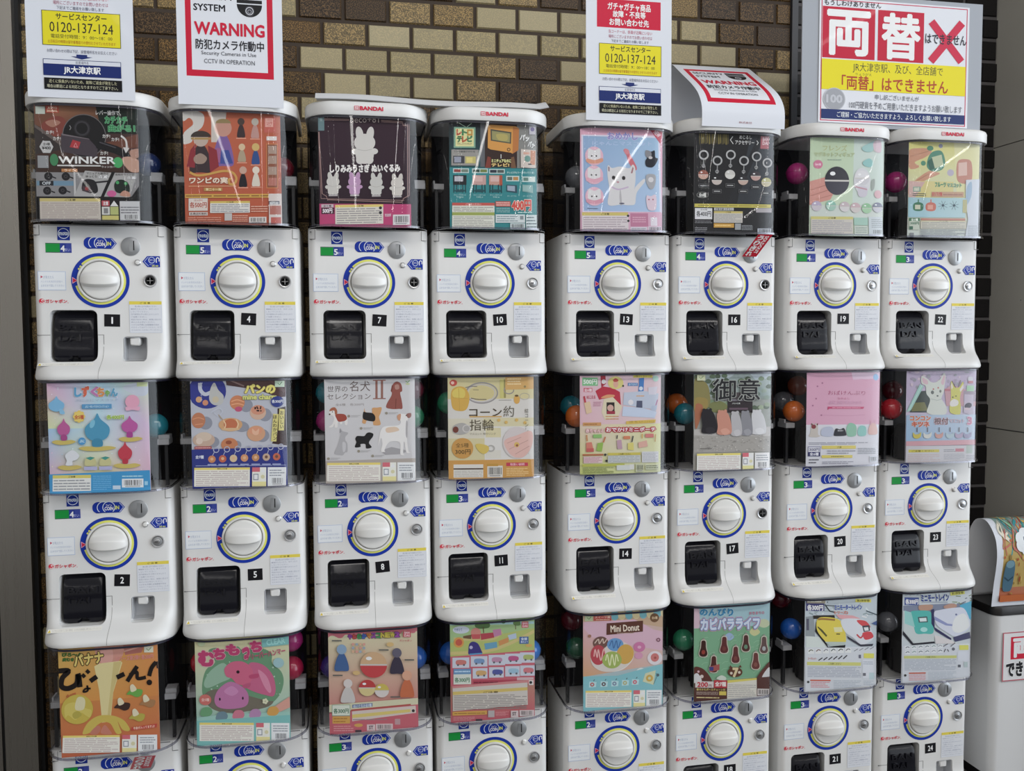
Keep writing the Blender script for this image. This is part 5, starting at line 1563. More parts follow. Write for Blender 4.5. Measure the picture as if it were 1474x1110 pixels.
# 20: pink card with small round animals
s = N(20, [(80, 65), (845, 45), (835, 1040), (85, 1060)], '#c894ac', '#c9ccd2')
s.P([(80, 65), (845, 45), (840, 640), (83, 640)], '#c793ab'); s.P([(540, 60), (845, 45), (840, 130), (560, 150)], '#ccb0c4'); s.P([(83, 620), (838, 615), (836, 1040), (85, 1060)], '#c3c3ca')
s.line([(300, 150), (660, 140), (720, 160)], 4, '#c088a4'); s.line([(240, 520), (520, 525), (690, 515)], 4, '#b87c98'); s.line([(700, 245), (800, 240)], 4, '#c49ab4'); s.E(800, 118, 28, '#7ca8d0', 34)
for x, y in ((190, 220), (240, 185), (178, 348), (145, 420), (235, 520)): s.E(x, y, 9, '#a06884')
s.T('おばけんぷり', 298, 262, 690, 308, '#a4446c', .02, o='#d8b4c8', ow=.06); s.T('なかよし', 400, 332, 525, 355, '#b4547c', .01); s.T('ぷにぷにマスコット', 310, 370, 660, 402, '#cc9cb8', .04, o='#b8688c', ow=.07); s.P([(300, 430), (680, 430), (668, 452), (318, 452), (296, 465)], '#b83c68'); s.L(345, 434, 640, 448, 1, '#dc9cb4')
s.B([(130, 640), (145, 600), (165, 625), (180, 600), (202, 640), (205, 720), (230, 735), (190, 750), (110, 742), (125, 700)], '#b4aca4'); s.E(158, 640, 24, '#7c3038', 22); s.P([(132, 602), (150, 615), (134, 630)], '#5c2c2c'); s.P([(200, 602), (185, 615), (200, 630)], '#5c2c2c')
s.B([(235, 680), (270, 645), (340, 640), (365, 680), (355, 735), (300, 745), (240, 730)], '#a8aec0'); s.B([(365, 720), (385, 660), (430, 668), (470, 655), (495, 715), (480, 735), (380, 738)], '#24222a'); s.T('おばけ', 405, 672, 462, 690, '#b8b8bc', .03)
s.B([(495, 660), (515, 612), (550, 600), (595, 630), (600, 700), (585, 738), (510, 738)], '#7cae94'); s.B([(612, 680), (640, 630), (695, 640), (705, 700), (690, 735), (625, 735)], '#7cb4ac'); s.B([(735, 630), (770, 600), (805, 620), (820, 710), (770, 725), (725, 712)], '#c8a098'); s.line([(750, 570), (752, 620)], 9, '#c490a0'); s.line([(795, 565), (792, 615)], 9, '#c490a0')
s.L(110, 800, 720, 830, 2, '#8c8c98'); s.R(102, 845, 230, 950, '#6c6c8c'); s.R(108, 852, 224, 904, '#c4c4cc'); s.T('300円', 116, 862, 218, 896, '#4c4c6c', .02); s.R(104, 905, 228, 948, '#2c2c5c'); s.T('全6種', 122, 910, 212, 942, '#d0d0e0', .03); s.L(115, 970, 215, 1030, 2, '#6c6c74')
s.R(245, 838, 595, 872, '#c8b84c'); s.T('ご注意', 400, 845, 445, 865, '#5c5424', .02); s.L(300, 882, 590, 930, 2, '#8c8c94'); s.R(245, 938, 560, 968, '#c8b84c'); s.L(340, 944, 470, 962, 1, '#6c6430'); s.L(250, 1000, 570, 1035, 2, '#8c8c98'); s.L(615, 860, 800, 930, 4, '#8c9098'); s.BAR(740, 950, 815, 1012, '#c0c4cc')

# 23: white fox toy and small fox charms
s = N(23, [(65, 90), (835, 65), (820, 1070), (55, 1085)], '#a498b4', '#b8b0bc')
s.P([(65, 90), (835, 65), (833, 420), (64, 420)], '#a698b0'); r_ = random.Random(8)
for i in range(45): s.E(r_.uniform(70, 820), r_.uniform(95, 300), r_.uniform(10, 28), r_.choice(['#b0a0b8', '#a08ca8', '#94889c', '#b8a8b4', '#8c8c94']), r_.uniform(8, 20))
s.P([(180, 320), (320, 300), (320, 540), (100, 540)], '#3c4440'); s.P([(120, 440), (260, 430), (300, 520), (120, 530)], '#6c6c44'); s.P([(480, 290), (560, 240), (830, 330), (830, 470), (500, 470)], '#b0848c'); s.R(480, 285, 545, 310, '#a8606c'); s.R(690, 300, 830, 420, '#8c7c8c')
s.P([(210, 235), (250, 260), (110, 520), (62, 540)], '#8cb4ac'); s.line([(230, 250), (90, 520)], 7, '#a8c8bc')
s.B([(220, 170), (235, 150), (290, 180), (330, 215), (380, 215), (430, 180), (470, 115), (490, 150), (480, 240), (470, 320), (450, 370), (450, 400), (500, 480), (495, 555), (390, 570), (290, 545), (300, 480), (320, 400), (280, 340), (270, 260), (225, 230)], '#b9bdb4'); s.B([(235, 170), (290, 200), (290, 240), (245, 225)], '#c0a0a8'); s.B([(470, 140), (482, 160), (470, 235), (450, 240), (440, 210)], '#c0a0a8'); s.E(345, 325, 17, '#5c605c', 20); s.E(432, 312, 12, '#6c7068', 16); s.E(402, 362, 11, '#4c504c', 9); s.E(355, 290, 9, '#b0605c'); s.E(408, 275, 9, '#b0605c'); s.line([(330, 395), (400, 410), (450, 395)], 6, '#9ca49c')
s.B([(545, 250), (555, 200), (590, 265), (640, 265), (680, 205), (690, 260), (660, 330), (650, 400), (660, 470), (650, 560), (560, 550), (535, 510), (545, 420), (550, 350)], '#b4b044'); s.P([(548, 250), (556, 215), (572, 270), (556, 290)], '#c8bcb4'); s.P([(686, 230), (690, 270), (655, 320), (645, 290)], '#c8bcb8'); s.B([(540, 430), (580, 395), (630, 415), (625, 460), (580, 475), (545, 470)], '#c4c0bc'); s.E(570, 375, 8, '#3c3c24'); s.E(605, 362, 7, '#3c3c24'); s.line([(600, 270), (560, 200)], 9, '#5c4c4c'); s.line([(630, 265), (655, 190)], 9, '#6c5c5c')
s.R(725, 245, 805, 308, '#8cb490'); s.E(765, 175, 30, '#b4b4bc'); s.R(740, 195, 795, 222, '#b06c78'); s.P([(700, 340), (800, 345), (800, 570), (690, 540)], '#a89cac'); s.E(742, 465, 42, '#3c3440', 30, rot=-20); s.E(730, 500, 36, '#b8a4ac', 14)
s.G([(62, 570), (828, 560), (824, 860), (60, 870)], ['#8ca4bc', '#a4b4c4', '#9cacc0', '#84a4c0'])
s.T('カコゴ', 98, 575, 322, 630, '#b85c30', .05, o='#d0b4a0', ow=.14) if False else s.T('コンコン', 105, 580, 325, 625, '#b85c34', .05, o='#ccb0a4', ow=.13)
s.T('キツネ', 125, 640, 310, 692, '#b04c34', .06, o='#ccb0a4', ow=.14); s.T('根付', 368, 598, 520, 668, '#5c4848', .03, o='#c8a8b4', ow=.09); s.T('マスコット', 535, 612, 695, 652, '#a8909c', .03, o='#c4b4c0', ow=.08); s.T('3', 735, 590, 778, 668, '#b4708c', .05, o='#ccbcc8', ow=.1)
for x, c in ((178, '#b8a83c'), (292, '#bcbcb4'), (420, '#b88880'), (540, '#9cb0b8'), (640, '#a090a8'), (735, '#8c88a4')):
    s.line([(x, 700), (x, 750)], 9, '#5c5458'); s.B([(x - 44, 755), (x - 20, 775), (x + 20, 770), (x + 42, 750), (x + 38, 800), (x, 820), (x - 40, 805)], c); s.R(x - 34, 872, x + 36, 886, '#5c4850')
s.P([(58, 848), (826, 835), (825, 890), (58, 898)], '#bc8c94'); s.R(56, 898, 825, 1080, '#b2b0b4'); s.R(85, 938, 420, 968, '#b8ac34'); s.T('ご注意ください', 120, 943, 360, 963, '#6c6420', .02); s.L(75, 985, 430, 1075, 5, '#b09c9c'); s.L(470, 935, 600, 970, 2, '#7c7c84'); s.R(600, 930, 695, 965, '#b06c78'); s.L(470, 985, 700, 1050, 5, '#94949c'); s.R(720, 895, 790, 985, '#98a49c'); s.L(720, 1000, 810, 1050, 3, '#8c8c94')

# 3: long banana toy
s = N(3, [(83, 75), (940, 25), (960, 945), (145, 1010)], '#c48a30', '#b85c38')
s.G([(83, 75), (940, 25), (950, 480), (110, 540)], ['#bf9a44', '#c8803c', '#c47a30', '#c88c34'])
s.P([(390, 60), (660, 45), (640, 130), (590, 200), (430, 220)], '#c48878'); s.P([(640, 45), (830, 35), (800, 110), (660, 130)], '#a86458'); s.line([(650, 100), (820, 50)], 12, '#c49080'); s.B([(450, 90), (540, 70), (550, 180), (480, 210), (440, 170)], '#cc9488')
s.P([(395, 225), (440, 200), (620, 180), (635, 195), (560, 450), (540, 700), (470, 710), (440, 430)], '#ccbf84'); s.P([(560, 190), (628, 186), (560, 440), (535, 690), (510, 690)], '#bfae6c')
s.B([(310, 805), (350, 710), (440, 650), (560, 650), (650, 690), (700, 760), (690, 785), (640, 770), (600, 700), (620, 760), (632, 800), (590, 805), (540, 720), (480, 705), (430, 730), (380, 790)], '#bea73e'); s.B([(370, 800), (430, 735), (460, 760), (430, 810)], '#b8705c'); s.B([(460, 800), (490, 730), (530, 770), (550, 810)], '#bc7460')
s.T('びろ〜ん', 120, 108, 290, 138, '#3c6a2c', .06, o='#1c2410', ow=.1); s.T('皮むき', 125, 150, 220, 178, '#3c6a2c', .06, o='#1c2410', ow=.1); s.T('バナナ', 222, 112, 472, 205, '#cdb65a', .05, o='#2c2414', ow=.12, rot=-8)
s.R(825, 55, 905, 108, '#c8c8b4'); s.line([(845, 75), (862, 90), (886, 66)], 8, '#6c8c5c'); s.T('シリーズ第2弾!! 各200円', 580, 130, 905, 172, '#cc8480', .02, rot=-4)
Kk = '#1c1614'
s.line([(95, 260), (180, 260), (130, 320), (125, 390), (180, 410), (250, 370), (262, 290), (280, 400)], 44, Kk, True); s.line([(295, 290), (320, 315)], 30, Kk); s.line([(330, 255), (355, 280)], 30, Kk)
s.line([(365, 350), (420, 310)], 40, Kk); s.line([(590, 320), (655, 290)], 40, Kk); s.line([(765, 225), (720, 290), (680, 355)], 36, Kk, True); s.line([(700, 300), (760, 275), (770, 330), (840, 320)], 30, Kk, True); s.line([(930, 190), (890, 240), (868, 310)], 36, Kk, True); s.line([(938, 185), (942, 245)], 16, Kk); s.E(870, 365, 24, Kk); s.line([(340, 385), (345, 430), (310, 440), (325, 415), (370, 412)], 16, Kk, True)
s.T('全8種', 165, 455, 250, 492, '#b05c2c', .04, rot=-14); s.E(262, 590, 132, '#b9a432', 128); s.B([(160, 560), (240, 530), (330, 580), (380, 600), (370, 660), (330, 640), (290, 620), (250, 680), (190, 640), (165, 660)], '#c3b24a'); s.B([(245, 590), (255, 500), (290, 482), (325, 510), (315, 590)], '#c9c298'); s.B([(230, 620), (270, 605), (300, 640), (250, 672), (225, 650)], '#a89a34')
for x, y, c in ((745, 440, '#5c9c3c'), (640, 555, '#3c2824'), (855, 530, '#9c7044'), (765, 650, '#a89c34')):
    s.B([(x - 70, y + 25), (x - 30, y - 15), (x + 20, y - 20), (x + 65, y - 10), (x + 55, y + 35), (x + 15, y + 50), (x - 30, y + 30)], c); s.B([(x - 30, y + 5), (x - 40, y - 45), (x - 15, y - 60), (x + 15, y - 15)], '#cdc4a4')
s.P([(720, 750), (935, 720), (930, 752), (715, 780)], '#b83c30'); s.T('中身が入ってますよ!', 735, 738, 915, 762, '#e8c0a8', .03, rot=-6); s.STD(150, 815, 935, 965)

# 6: squishy pink toys
s = N(6, [(65, 90), (925, 25), (935, 985), (90, 1065)], '#c3be90', '#7cb0ac')
s.B([(135, 480), (170, 360), (250, 290), (190, 190), (260, 160), (330, 190), (450, 145), (500, 180), (620, 150), (760, 200), (770, 300), (850, 370), (875, 470), (830, 600), (700, 700), (400, 760), (200, 700), (140, 600)], '#5f8a68'); s.B([(150, 480), (210, 370), (330, 300), (400, 420), (300, 480), (180, 530)], '#86a890'); s.B([(150, 600), (300, 540), (700, 640), (780, 650), (700, 710), (400, 760), (220, 720)], '#6c6658')
r_ = random.Random(2)
for i in range(24): s.E(r_.uniform(160, 840), r_.uniform(240, 600), r_.uniform(3, 9), '#a0b8a4')
s.B([(560, 300), (680, 310), (770, 400), (800, 520), (780, 600), (700, 590), (600, 560), (520, 510), (560, 430)], '#b8587c'); s.B([(640, 360), (720, 420), (760, 540), (740, 570), (690, 500)], '#c87c98')
s.B([(335, 350), (400, 290), (500, 285), (580, 340), (590, 430), (540, 500), (450, 490), (400, 440), (350, 420)], '#c05878'); s.E(457, 380, 15, '#2c1c24'); s.B([(560, 410), (640, 395), (640, 430), (570, 440)], '#b04068'); s.B([(500, 500), (570, 480), (560, 520), (510, 530)], '#b04c70')
s.B([(245, 620), (290, 530), (390, 470), (500, 520), (550, 590), (540, 680), (460, 715), (330, 720), (260, 690)], '#b06a98'); s.E(292, 632, 8, '#2c1c2c', 14); s.E(500, 622, 8, '#2c1c2c', 14); s.B([(330, 560), (400, 510), (460, 560), (400, 600)], '#bc7ca8')
for t, x, y, w in (('む', 108, 195, 130), ('ち', 240, 170, 95), ('も', 355, 130, 110), ('っ', 500, 160, 60), ('ち', 575, 98, 95)): s.T(t, x, y, x + w, y + (125 if t == 'む' else 90), '#b03464', .08, o='#c8a0a4', ow=.12)
s.T('クリアキャスター', 520, 180, 890, 235, '#b8486c', .04, rot=-10) if False else s.T('クリーパーハンマー', 525, 185, 895, 238, '#b04868', .04, rot=-11)
s.P([(675, 65), (925, 25), (928, 120), (680, 150)], '#6caaa8'); s.T('CLEAR', 720, 72, 890, 120, '#8cc4c0', .04, rot=-8); s.E(128, 118, 34, '#b0bc94', 26); s.E(830, 290, 50, '#8cb0b4', 46)
s.E(163, 635, 54, '#c0645c', 50); s.T('全5種', 128, 620, 198, 648, '#e0b0a8', .03)
s.P([(720, 740), (930, 600), (932, 700), (780, 770)], '#c89080'); s.P([(85, 800), (300, 770), (930, 740), (932, 800), (88, 850)], '#8cb8ac')
for x, y, c in ((172, 745, '#5f9468'), (310, 785, '#64808c'), (460, 770, '#c06c80'), (612, 760, '#a87ca4'), (775, 735, '#c4903c')): s.B([(x - 55, y + 20), (x - 30, y - 35), (x + 30, y - 40), (x + 55, y), (x + 30, y + 38), (x - 30, y + 42)], c)
for i in range(5): s.E(705 + 16 * math.cos(i * 1.257), 645 + 16 * math.sin(i * 1.257), 12, '#c8c8a8')
s.P([(85, 830), (932, 770), (935, 985), (90, 1065)], '#6fb0ac'); s.STD(112, 845, 925, 1015)

# 9: cream card with red border (stand-ins: plain capsules and peg dolls)
s = N(9, [(80, 125), (912, 60), (915, 1015), (95, 1080)], '#c3c09c', '#b85864')
s.P([(80, 125), (912, 60), (912, 118), (82, 185)], '#bc6470')
for i in range(12): s.E(120 + i * 68, 182 - i * 5.4, 30, '#bc6470' if i % 2 else '#c3c09c', 14)
for i, (t, c) in enumerate((('や', '#8c3c94'), ('わ', '#b8403c'), ('ら', '#3c8c4c'), ('か', '#3c60a8'), ('マ', '#c07828'), ('ス', '#8c3c94'), ('コ', '#3c8c4c'), ('N', '#b8a830'), ('E', '#b8a830'), ('W', '#b8a830'), ('2', '#8c4094'))): s.T(t, 262 + i * 44, 155 - i * 3, 300 + i * 44, 198 - i * 3, c, .08, o='#4c3c4c', ow=.13)
s.R(778, 112, 850, 170, '#bc4c58'); s.T('BAN', 790, 118, 838, 138, '#e0b8bc', .04); s.T('DAI', 790, 144, 838, 164, '#e0b8bc', .04); s.T('ガシャポン', 745, 192, 860, 212, '#b8545c', .02)
r_ = random.Random(12)
for i in range(12): s.E(310 + (i % 4) * 34, 240 + (i // 4) * 34, 12, ['#c88c80', '#8c9cac', '#c8a080'][i % 3])
for x, y0, y1, c, h in ((205, 240, 480, '#3c5c8c', '#7c98b4'), (718, 270, 505, '#3a3444', '#5c5868'), (812, 480, 725, '#b86038', '#c89478'), (262, 560, 775, '#b8b4b0', '#c4bcb8')): s.PAWN(x, y0, y1, c, h, 130)
s.CAP(500, 430, 125, '#c09c74', '#b8383c', 120); s.CAP(440, 645, 78, '#b03434', '#c4b478', 76); s.CAP(575, 670, 66, '#bca840', '#c4bcb8', 64)
for x, y in ((160, 208), (595, 290), (835, 382), (168, 528), (700, 730)): s.R(x - 45, y - 6, x + 45, y + 6, '#5c5c58')
for x, y in ((655, 238), (340, 505)): s.E(x, y, 34, '#c4a468', 20)
s.P([(90, 800), (914, 740), (914, 800), (90, 870)], '#c0bc9c'); s.P([(92, 880), (915, 800), (915, 1015), (95, 1080)], '#b85864'); s.R(115, 800, 282, 905, '#5c8c6c'); s.R(119, 804, 278, 900, '#c4cabc'); s.T('各300円', 130, 835, 268, 880, '#3c6c50', .03); s.R(120, 908, 280, 975, '#c4943c'); s.L(130, 915, 270, 970, 2, '#a87028')
s.P([(300, 800), (488, 785), (488, 818), (300, 832)], '#6c7c98'); s.T('ぬいぐるみ全5種', 312, 796, 478, 824, '#b8c4d4', .03, rot=-4); s.P([(290, 845), (845, 795), (845, 808), (290, 862)], '#a84c44')
s.P([(298, 862), (890, 812), (895, 880), (300, 955)], '#c3b4ac'); s.P([(300, 892), (840, 845), (842, 872), (300, 925)], '#c8b45c'); s.L(305, 930, 690, 950, 1, '#8c7c7c'); s.E(868, 860, 14, '#333')
s.R(695, 935, 745, 990, '#b08c90'); s.E(358, 992, 40, '#c49444', 16); s.R(435, 985, 512, 1045, '#c8b4b4'); s.T('ST', 455, 998, 492, 1030, '#5c4c50', .04); s.BAR(518, 980, 675, 1042, '#c8b4b4'); s.R(328, 1035, 385, 1058, '#4c3c44'); s.L(130, 990, 310, 1050, 3, '#cc8c90')

# 12: train set card (stand-ins: plain wagons)
s = N(12, [(65, 105), (875, 65), (870, 1015), (78, 1075)], '#8fae78', '#b85260')
s.P([(65, 105), (875, 65), (875, 210), (560, 330), (65, 410)], '#92b078'); s.P([(65, 300), (875, 170), (873, 440), (70, 440)], '#a4ae5c'); s.line([(70, 400), (400, 385), (620, 320), (873, 200)], 30, '#bcae6c', True); s.line([(100, 260), (450, 270), (560, 200)], 26, '#b8ac6c', True); s.R(65, 105, 870, 130, '#94b8bc')
s.B([(300, 130), (360, 110), (440, 120), (430, 160), (330, 165)], '#4c6c3c'); s.B([(670, 110), (730, 100), (735, 140), (680, 140)], '#5c7c44'); s.E(575, 98, 24, '#3c6c3c'); s.line([(380, 150), (385, 210)], 9, '#5c4c34'); s.line([(690, 135), (692, 180)], 7, '#5c4c34')
s.E(310, 205, 48, '#c07c70', 46); s.P([(265, 220), (355, 220), (350, 265), (275, 265)], '#b84c50'); s.P([(190, 235), (270, 222), (265, 265), (190, 255)], '#6c5038'); s.P([(355, 215), (480, 205), (485, 255), (360, 275)], '#a83c48'); s.P([(470, 180), (550, 170), (555, 230), (485, 250)], '#b07498')
s.B([(240, 370), (250, 310), (285, 290), (330, 310), (360, 370), (365, 410), (250, 415)], '#3c3478'); s.E(265, 345, 16, '#a8a4c4'); s.P([(390, 310), (510, 295), (515, 350), (400, 370)], '#5c94b0'); s.P([(525, 290), (620, 255), (625, 300), (535, 335)], '#c08448'); s.P([(615, 235), (695, 215), (700, 265), (630, 280)], '#a4b4c8'); s.P([(250, 405), (370, 398), (370, 420), (250, 425)], '#4c8cb8')
s.E(170, 175, 78, '#b8c0cc', 36); s.T('できたて', 105, 160, 180, 185, '#4c5c8c', .03); s.E(150, 295, 48, '#c88c3c', 50); s.E(150, 295, 32, '#b8503c'); s.R(750, 105, 815, 165, '#bc4c58'); s.T('BAN', 760, 112, 806, 132, '#e0b8bc', .04); s.T('DAI', 760, 138, 806, 158, '#e0b8bc', .04); s.R(728, 250, 815, 318, '#3c5c98'); s.T('全部', 742, 258, 802, 284, '#c4d0e4', .03); s.T('集めよう', 740, 290, 806, 310, '#c4d0e4', .02); s.E(818, 335, 32, '#c49c50', 15)
s.P([(70, 430), (875, 380), (872, 660), (75, 720)], '#b95866')
for k, (x, y, c) in enumerate(((90, 440, '#bc6c64'), (262, 430, '#6c8cb4'), (430, 420, '#b0809c'), (588, 410, '#b04c7c'), (732, 400, '#9ca85c'), (280, 545, '#c0985c'), (435, 538, '#4c5494'), (588, 530, '#8cb0c4'), (732, 525, '#c06c74'))):
    s.R(x, y, x + (158 if k < 5 else 140), y + 100, '#b8bcc8'); s.B([(x + 35, y + 30), (x + 75, y + 22), (x + 125, y + 32), (x + 125, y + 65), (x + 75, y + 72), (x + 35, y + 65)], c); s.E(x + 52, y + 72, 10, '#5c5c64'); s.E(x + 108, y + 72, 10, '#5c5c64')
s.R(100, 548, 265, 600, '#5c88b0'); s.R(100, 600, 265, 698, '#c4cabf'); s.T('各300円', 112, 632, 250, 678, '#3c7450', .03); s.L(110, 558, 255, 590, 1, '#a8c4d8')
s.R(285, 660, 700, 700, '#a83c50'); s.L(290, 670, 520, 695, 1, '#6c2434'); s.R(700, 640, 860, 665, '#c0a4a8'); s.P([(88, 715), (870, 660), (868, 700), (88, 745)], '#c07c7c')
s.P([(92, 735), (800, 690), (802, 905), (95, 955)], '#bdb6ae'); s.P([(94, 768), (800, 735), (800, 765), (95, 800)], '#c4ac54'); s.T('ご注意', 380, 768, 520, 786, '#5c4c24', .02); s.L(105, 800, 792, 945, 9, '#86807c'); s.R(815, 668, 858, 715, '#ccc4c0'); s.E(832, 690, 14, '#333')
s.P([(92, 962), (415, 955), (415, 992), (92, 1000)], '#c4943c'); s.L(110, 970, 400, 988, 1, '#8c6428'); s.R(425, 955, 485, 1020, '#a8a0a0'); s.L(495, 965, 620, 1010, 4, '#d08c90'); s.R(640, 960, 712, 1025, '#c4b4b4'); s.T('ST', 655, 975, 690, 1005, '#5c4c50', .04); s.BAR(722, 955, 862, 1015, '#c4b4b4'); s.R(310, 1035, 370, 1055, '#4c3c44'); s.L(100, 1010, 300, 1050, 3, '#cc8c90')

# 15: mini donuts
s = N(15, [(70, 100), (828, 55), (835, 1000), (78, 1060)], '#c9a0a4', '#7cb8bc')
s.G([(70, 100), (828, 55), (832, 600), (75, 720)], ['#c8a0b0', '#b8a090', '#c8a8a0', '#c49468'])
s.P([(70, 100), (828, 55), (828, 240), (650, 210), (560, 170), (70, 180)], '#b89a7c'); s.P([(90, 180), (560, 160), (740, 260), (830, 280), (830, 470), (560, 420), (150, 330), (75, 240)], '#c9a4b4')
for i in range(9): s.E(300 + i * 68, 125 - i * 3.8, 37, '#6caab4' if i % 2 else '#ccbc8c', 48)
s.P([(260, 60), (828, 40), (828, 90), (260, 108)], '#6caab4') if False else None
s.R(88, 120, 160, 172, '#b0bc94'); s.line([(108, 138), (124, 154), (146, 130)], 7, '#5c8c50'); s.R(168, 122, 335, 170, '#b84c44'); s.T('スイーツ屋', 180, 126, 325, 146, '#e0b8a8', .03); s.L(190, 152, 320, 166, 1, '#d8c0a0'); s.E(748, 145, 44, '#6c4c30'); s.T('全6種', 722, 132, 776, 158, '#c8b08c', .03)
s.P([(292, 195), (638, 172), (638, 280), (290, 310)], '#5a3428'); s.T('Mini Donut', 330, 212, 602, 275, '#d8cab8', .03, rot=-3); s.L(390, 284, 550, 300, 1, '#a88c78')
s.B([(150, 560), (250, 640), (380, 660), (500, 600), (550, 480), (540, 560), (450, 650), (330, 672), (210, 640)], '#cfcac4'); s.E(345, 520, 205, '#c8c0b8', 150, rot=-14)
s.E(235, 385, 72, '#6c4c44', 62, rot=-10); s.line([(180, 390), (215, 350), (225, 395), (255, 345), (265, 390), (295, 350)], 9, '#c8b4a4', True)
s.E(375, 405, 78, '#5c90c0', 64); s.line([(320, 420), (345, 365), (360, 440), (385, 365), (400, 440), (425, 375)], 9, '#3c6498', True)
s.E(215, 505, 72, '#b03c48', 98); s.line([(175, 520), (185, 450), (205, 530), (215, 450), (240, 560), (265, 450), (285, 500)], 10, '#d8a8a4', True)
s.E(470, 500, 82, '#c4983c', 98, rot=10); s.E(345, 555, 92, '#94a84c', 84); s.line([(285, 560), (300, 500), (325, 610), (345, 500), (370, 610), (385, 500), (405, 570)], 10, '#d0d4a4', True)
s.E(605, 430, 56, '#c06c98', 50); s.E(605, 432, 18, '#d09cb4', 15); s.E(600, 515, 40, '#c88ca8', 34); s.E(755, 540, 72, '#d0c8cc', 68); s.E(755, 535, 40, '#c06c68', 42); s.E(758, 538, 12, '#a04840'); s.ring(787, 362, 20, 10, '#7c4c5c'); s.E(132, 318, 16, '#9c6c54'); s.B([(580, 660), (620, 635), (660, 655), (650, 700), (590, 690)], '#c8d0cc')
s.P([(75, 715), (400, 710), (660, 640), (832, 600), (835, 1000), (78, 1060)], '#76b4bc')
for x, y, c in ((160, 795, '#b05c58'), (268, 792, '#5c4c50'), (370, 788, '#74849c'), (470, 782, '#a8a870'), (565, 775, '#c05c6c')): s.P([(x - 28, y - 30), (x + 40, y - 25), (x + 35, y + 25), (x - 30, y + 28)], '#a8ccd0'); s.ring(x, y, 20, 12, c); s.line([(x + 12, y - 35), (x + 22, y - 50)], 7, '#4c5c64')
s.P([(665, 690), (765, 660), (745, 805), (640, 770)], '#c0c4a0'); s.ring(705, 738, 34, 20, '#c09c3c'); s.E(785, 708, 15, '#4c5c64'); s.line([(765, 690), (785, 700), (745, 800)], 5, '#4c6c70'); s.STD(98, 855, 825, 1020)

# 18: capybara charms
s = N(18, [(60, 70), (852, 15), (850, 970), (75, 1055)], '#8fb4b8', '#7aa478')
s.P([(60, 70), (852, 15), (852, 300), (60, 320)], '#92b4bc'); s.B([(60, 100), (110, 90), (120, 280), (60, 290)], '#c4a8b4'); s.P([(60, 300), (400, 280), (852, 260), (852, 780), (65, 830)], '#6fa07c'); s.B([(380, 380), (430, 340), (480, 380), (430, 420)], '#8ca4c4'); s.B([(640, 330), (690, 280), (750, 330), (690, 370)], '#b8b880'); s.E(790, 240, 60, '#b0b894', 44)
r_ = random.Random(6)
for i in range(30): x, y = r_.uniform(80, 830), r_.uniform(330, 760); s.line([(x, y), (x + 26, y - 22), (x + 60, y - 26)], 5, '#84b08c', True)
s.T('のんびり', 122, 92, 462, 165, '#2c7ca4', .06, o='#b4c8d0', ow=.1); s.T('カピバラライフ', 132, 190, 740, 300, '#c0c8d8', .06, o='#5c84b0', ow=.13, o2='#c08ca0', ow2=.19, rot=-2); s.T('おきまりの', 632, 118, 790, 148, '#b8647c', .03, rot=-3)
def capy(x, y, c, c2, k=1):
    s.E(x, y - 85 * k, 12, '#8c8480', 26); s.B([(x - 30 * k, y - 80 * k), (x, y - 95 * k), (x + 30 * k, y - 80 * k), (x + 36 * k, y - 10 * k), (x + 52 * k, y + 60 * k), (x + 30 * k, y + 96 * k), (x - 30 * k, y + 96 * k), (x - 52 * k, y + 60 * k), (x - 36 * k, y - 10 * k)], '#b8b0a0'); s.B([(x - 22 * k, y - 72 * k), (x, y - 85 * k), (x + 22 * k, y - 72 * k), (x + 28 * k, y - 5 * k), (x + 44 * k, y + 56 * k), (x + 24 * k, y + 88 * k), (x - 24 * k, y + 88 * k), (x - 44 * k, y + 56 * k), (x - 28 * k, y - 5 * k)], c); s.E(x, y + 42 * k, 20 * k, c2, 24 * k)
for x, y, c, c2 in ((162, 500, '#3c1c18', '#8c3428'), (375, 460, '#5a2828', '#6c3430'), (495, 560, '#5c2c2c', '#743c38'), (600, 440, '#4c2c28', '#5c8468'), (790, 455, '#5c4440', '#9ca0a0'), (705, 620, '#643430', '#7c4a40'), (270, 660, '#4c2420', '#8c5c4c')): capy(x, y, c, c2, .95)
s.P([(222, 690), (330, 660), (330, 720), (230, 745)], '#9c4c48'); s.R(225, 690, 268, 730, '#3c3c78')
s.E(492, 740, 76, '#5c3424', 52); s.P([(430, 700), (440, 670), (465, 695)], '#5c3424'); s.P([(560, 690), (545, 665), (525, 695)], '#5c3424'); s.T('7', 470, 700, 520, 788, '#cbb98c', .06); s.E(452, 752, 14, '#c4b8a8'); s.E(535, 742, 14, '#c4b8a8')
s.B([(68, 700), (160, 710), (240, 800), (240, 850), (70, 850)], '#5a3028'); s.E(150, 790, 18, '#c8b8b0'); s.E(115, 740, 12, '#c8a0a8'); s.B([(720, 790), (800, 680), (851, 640), (851, 860), (720, 870)], '#5a3028'); s.B([(770, 790), (810, 720), (851, 690), (851, 840), (790, 830)], '#c4c4c4'); s.B([(68, 780), (110, 760), (150, 840), (70, 880)], '#c4c4c4'); s.B([(300, 810), (350, 775), (400, 800), (380, 830)], '#bcc4b8')
s.P([(70, 860), (851, 780), (850, 970), (75, 1055)], '#52302a'); s.R(85, 840, 272, 905, '#c4bcb8'); s.T('200', 108, 850, 212, 898, '#b42c3c', .04); s.T('円', 222, 872, 250, 898, '#7c4c50', .02); s.R(275, 825, 410, 905, '#b02c38'); s.T('全7種', 288, 842, 398, 888, '#e4ccc8', .04); s.T('着せかえボールチェーン付', 98, 912, 392, 935, '#bcae5c', .03); s.L(98, 945, 320, 980, 3, '#a89488'); s.R(330, 940, 402, 980, '#c4b03c'); s.L(100, 995, 400, 1020, 1, '#c8b87c')
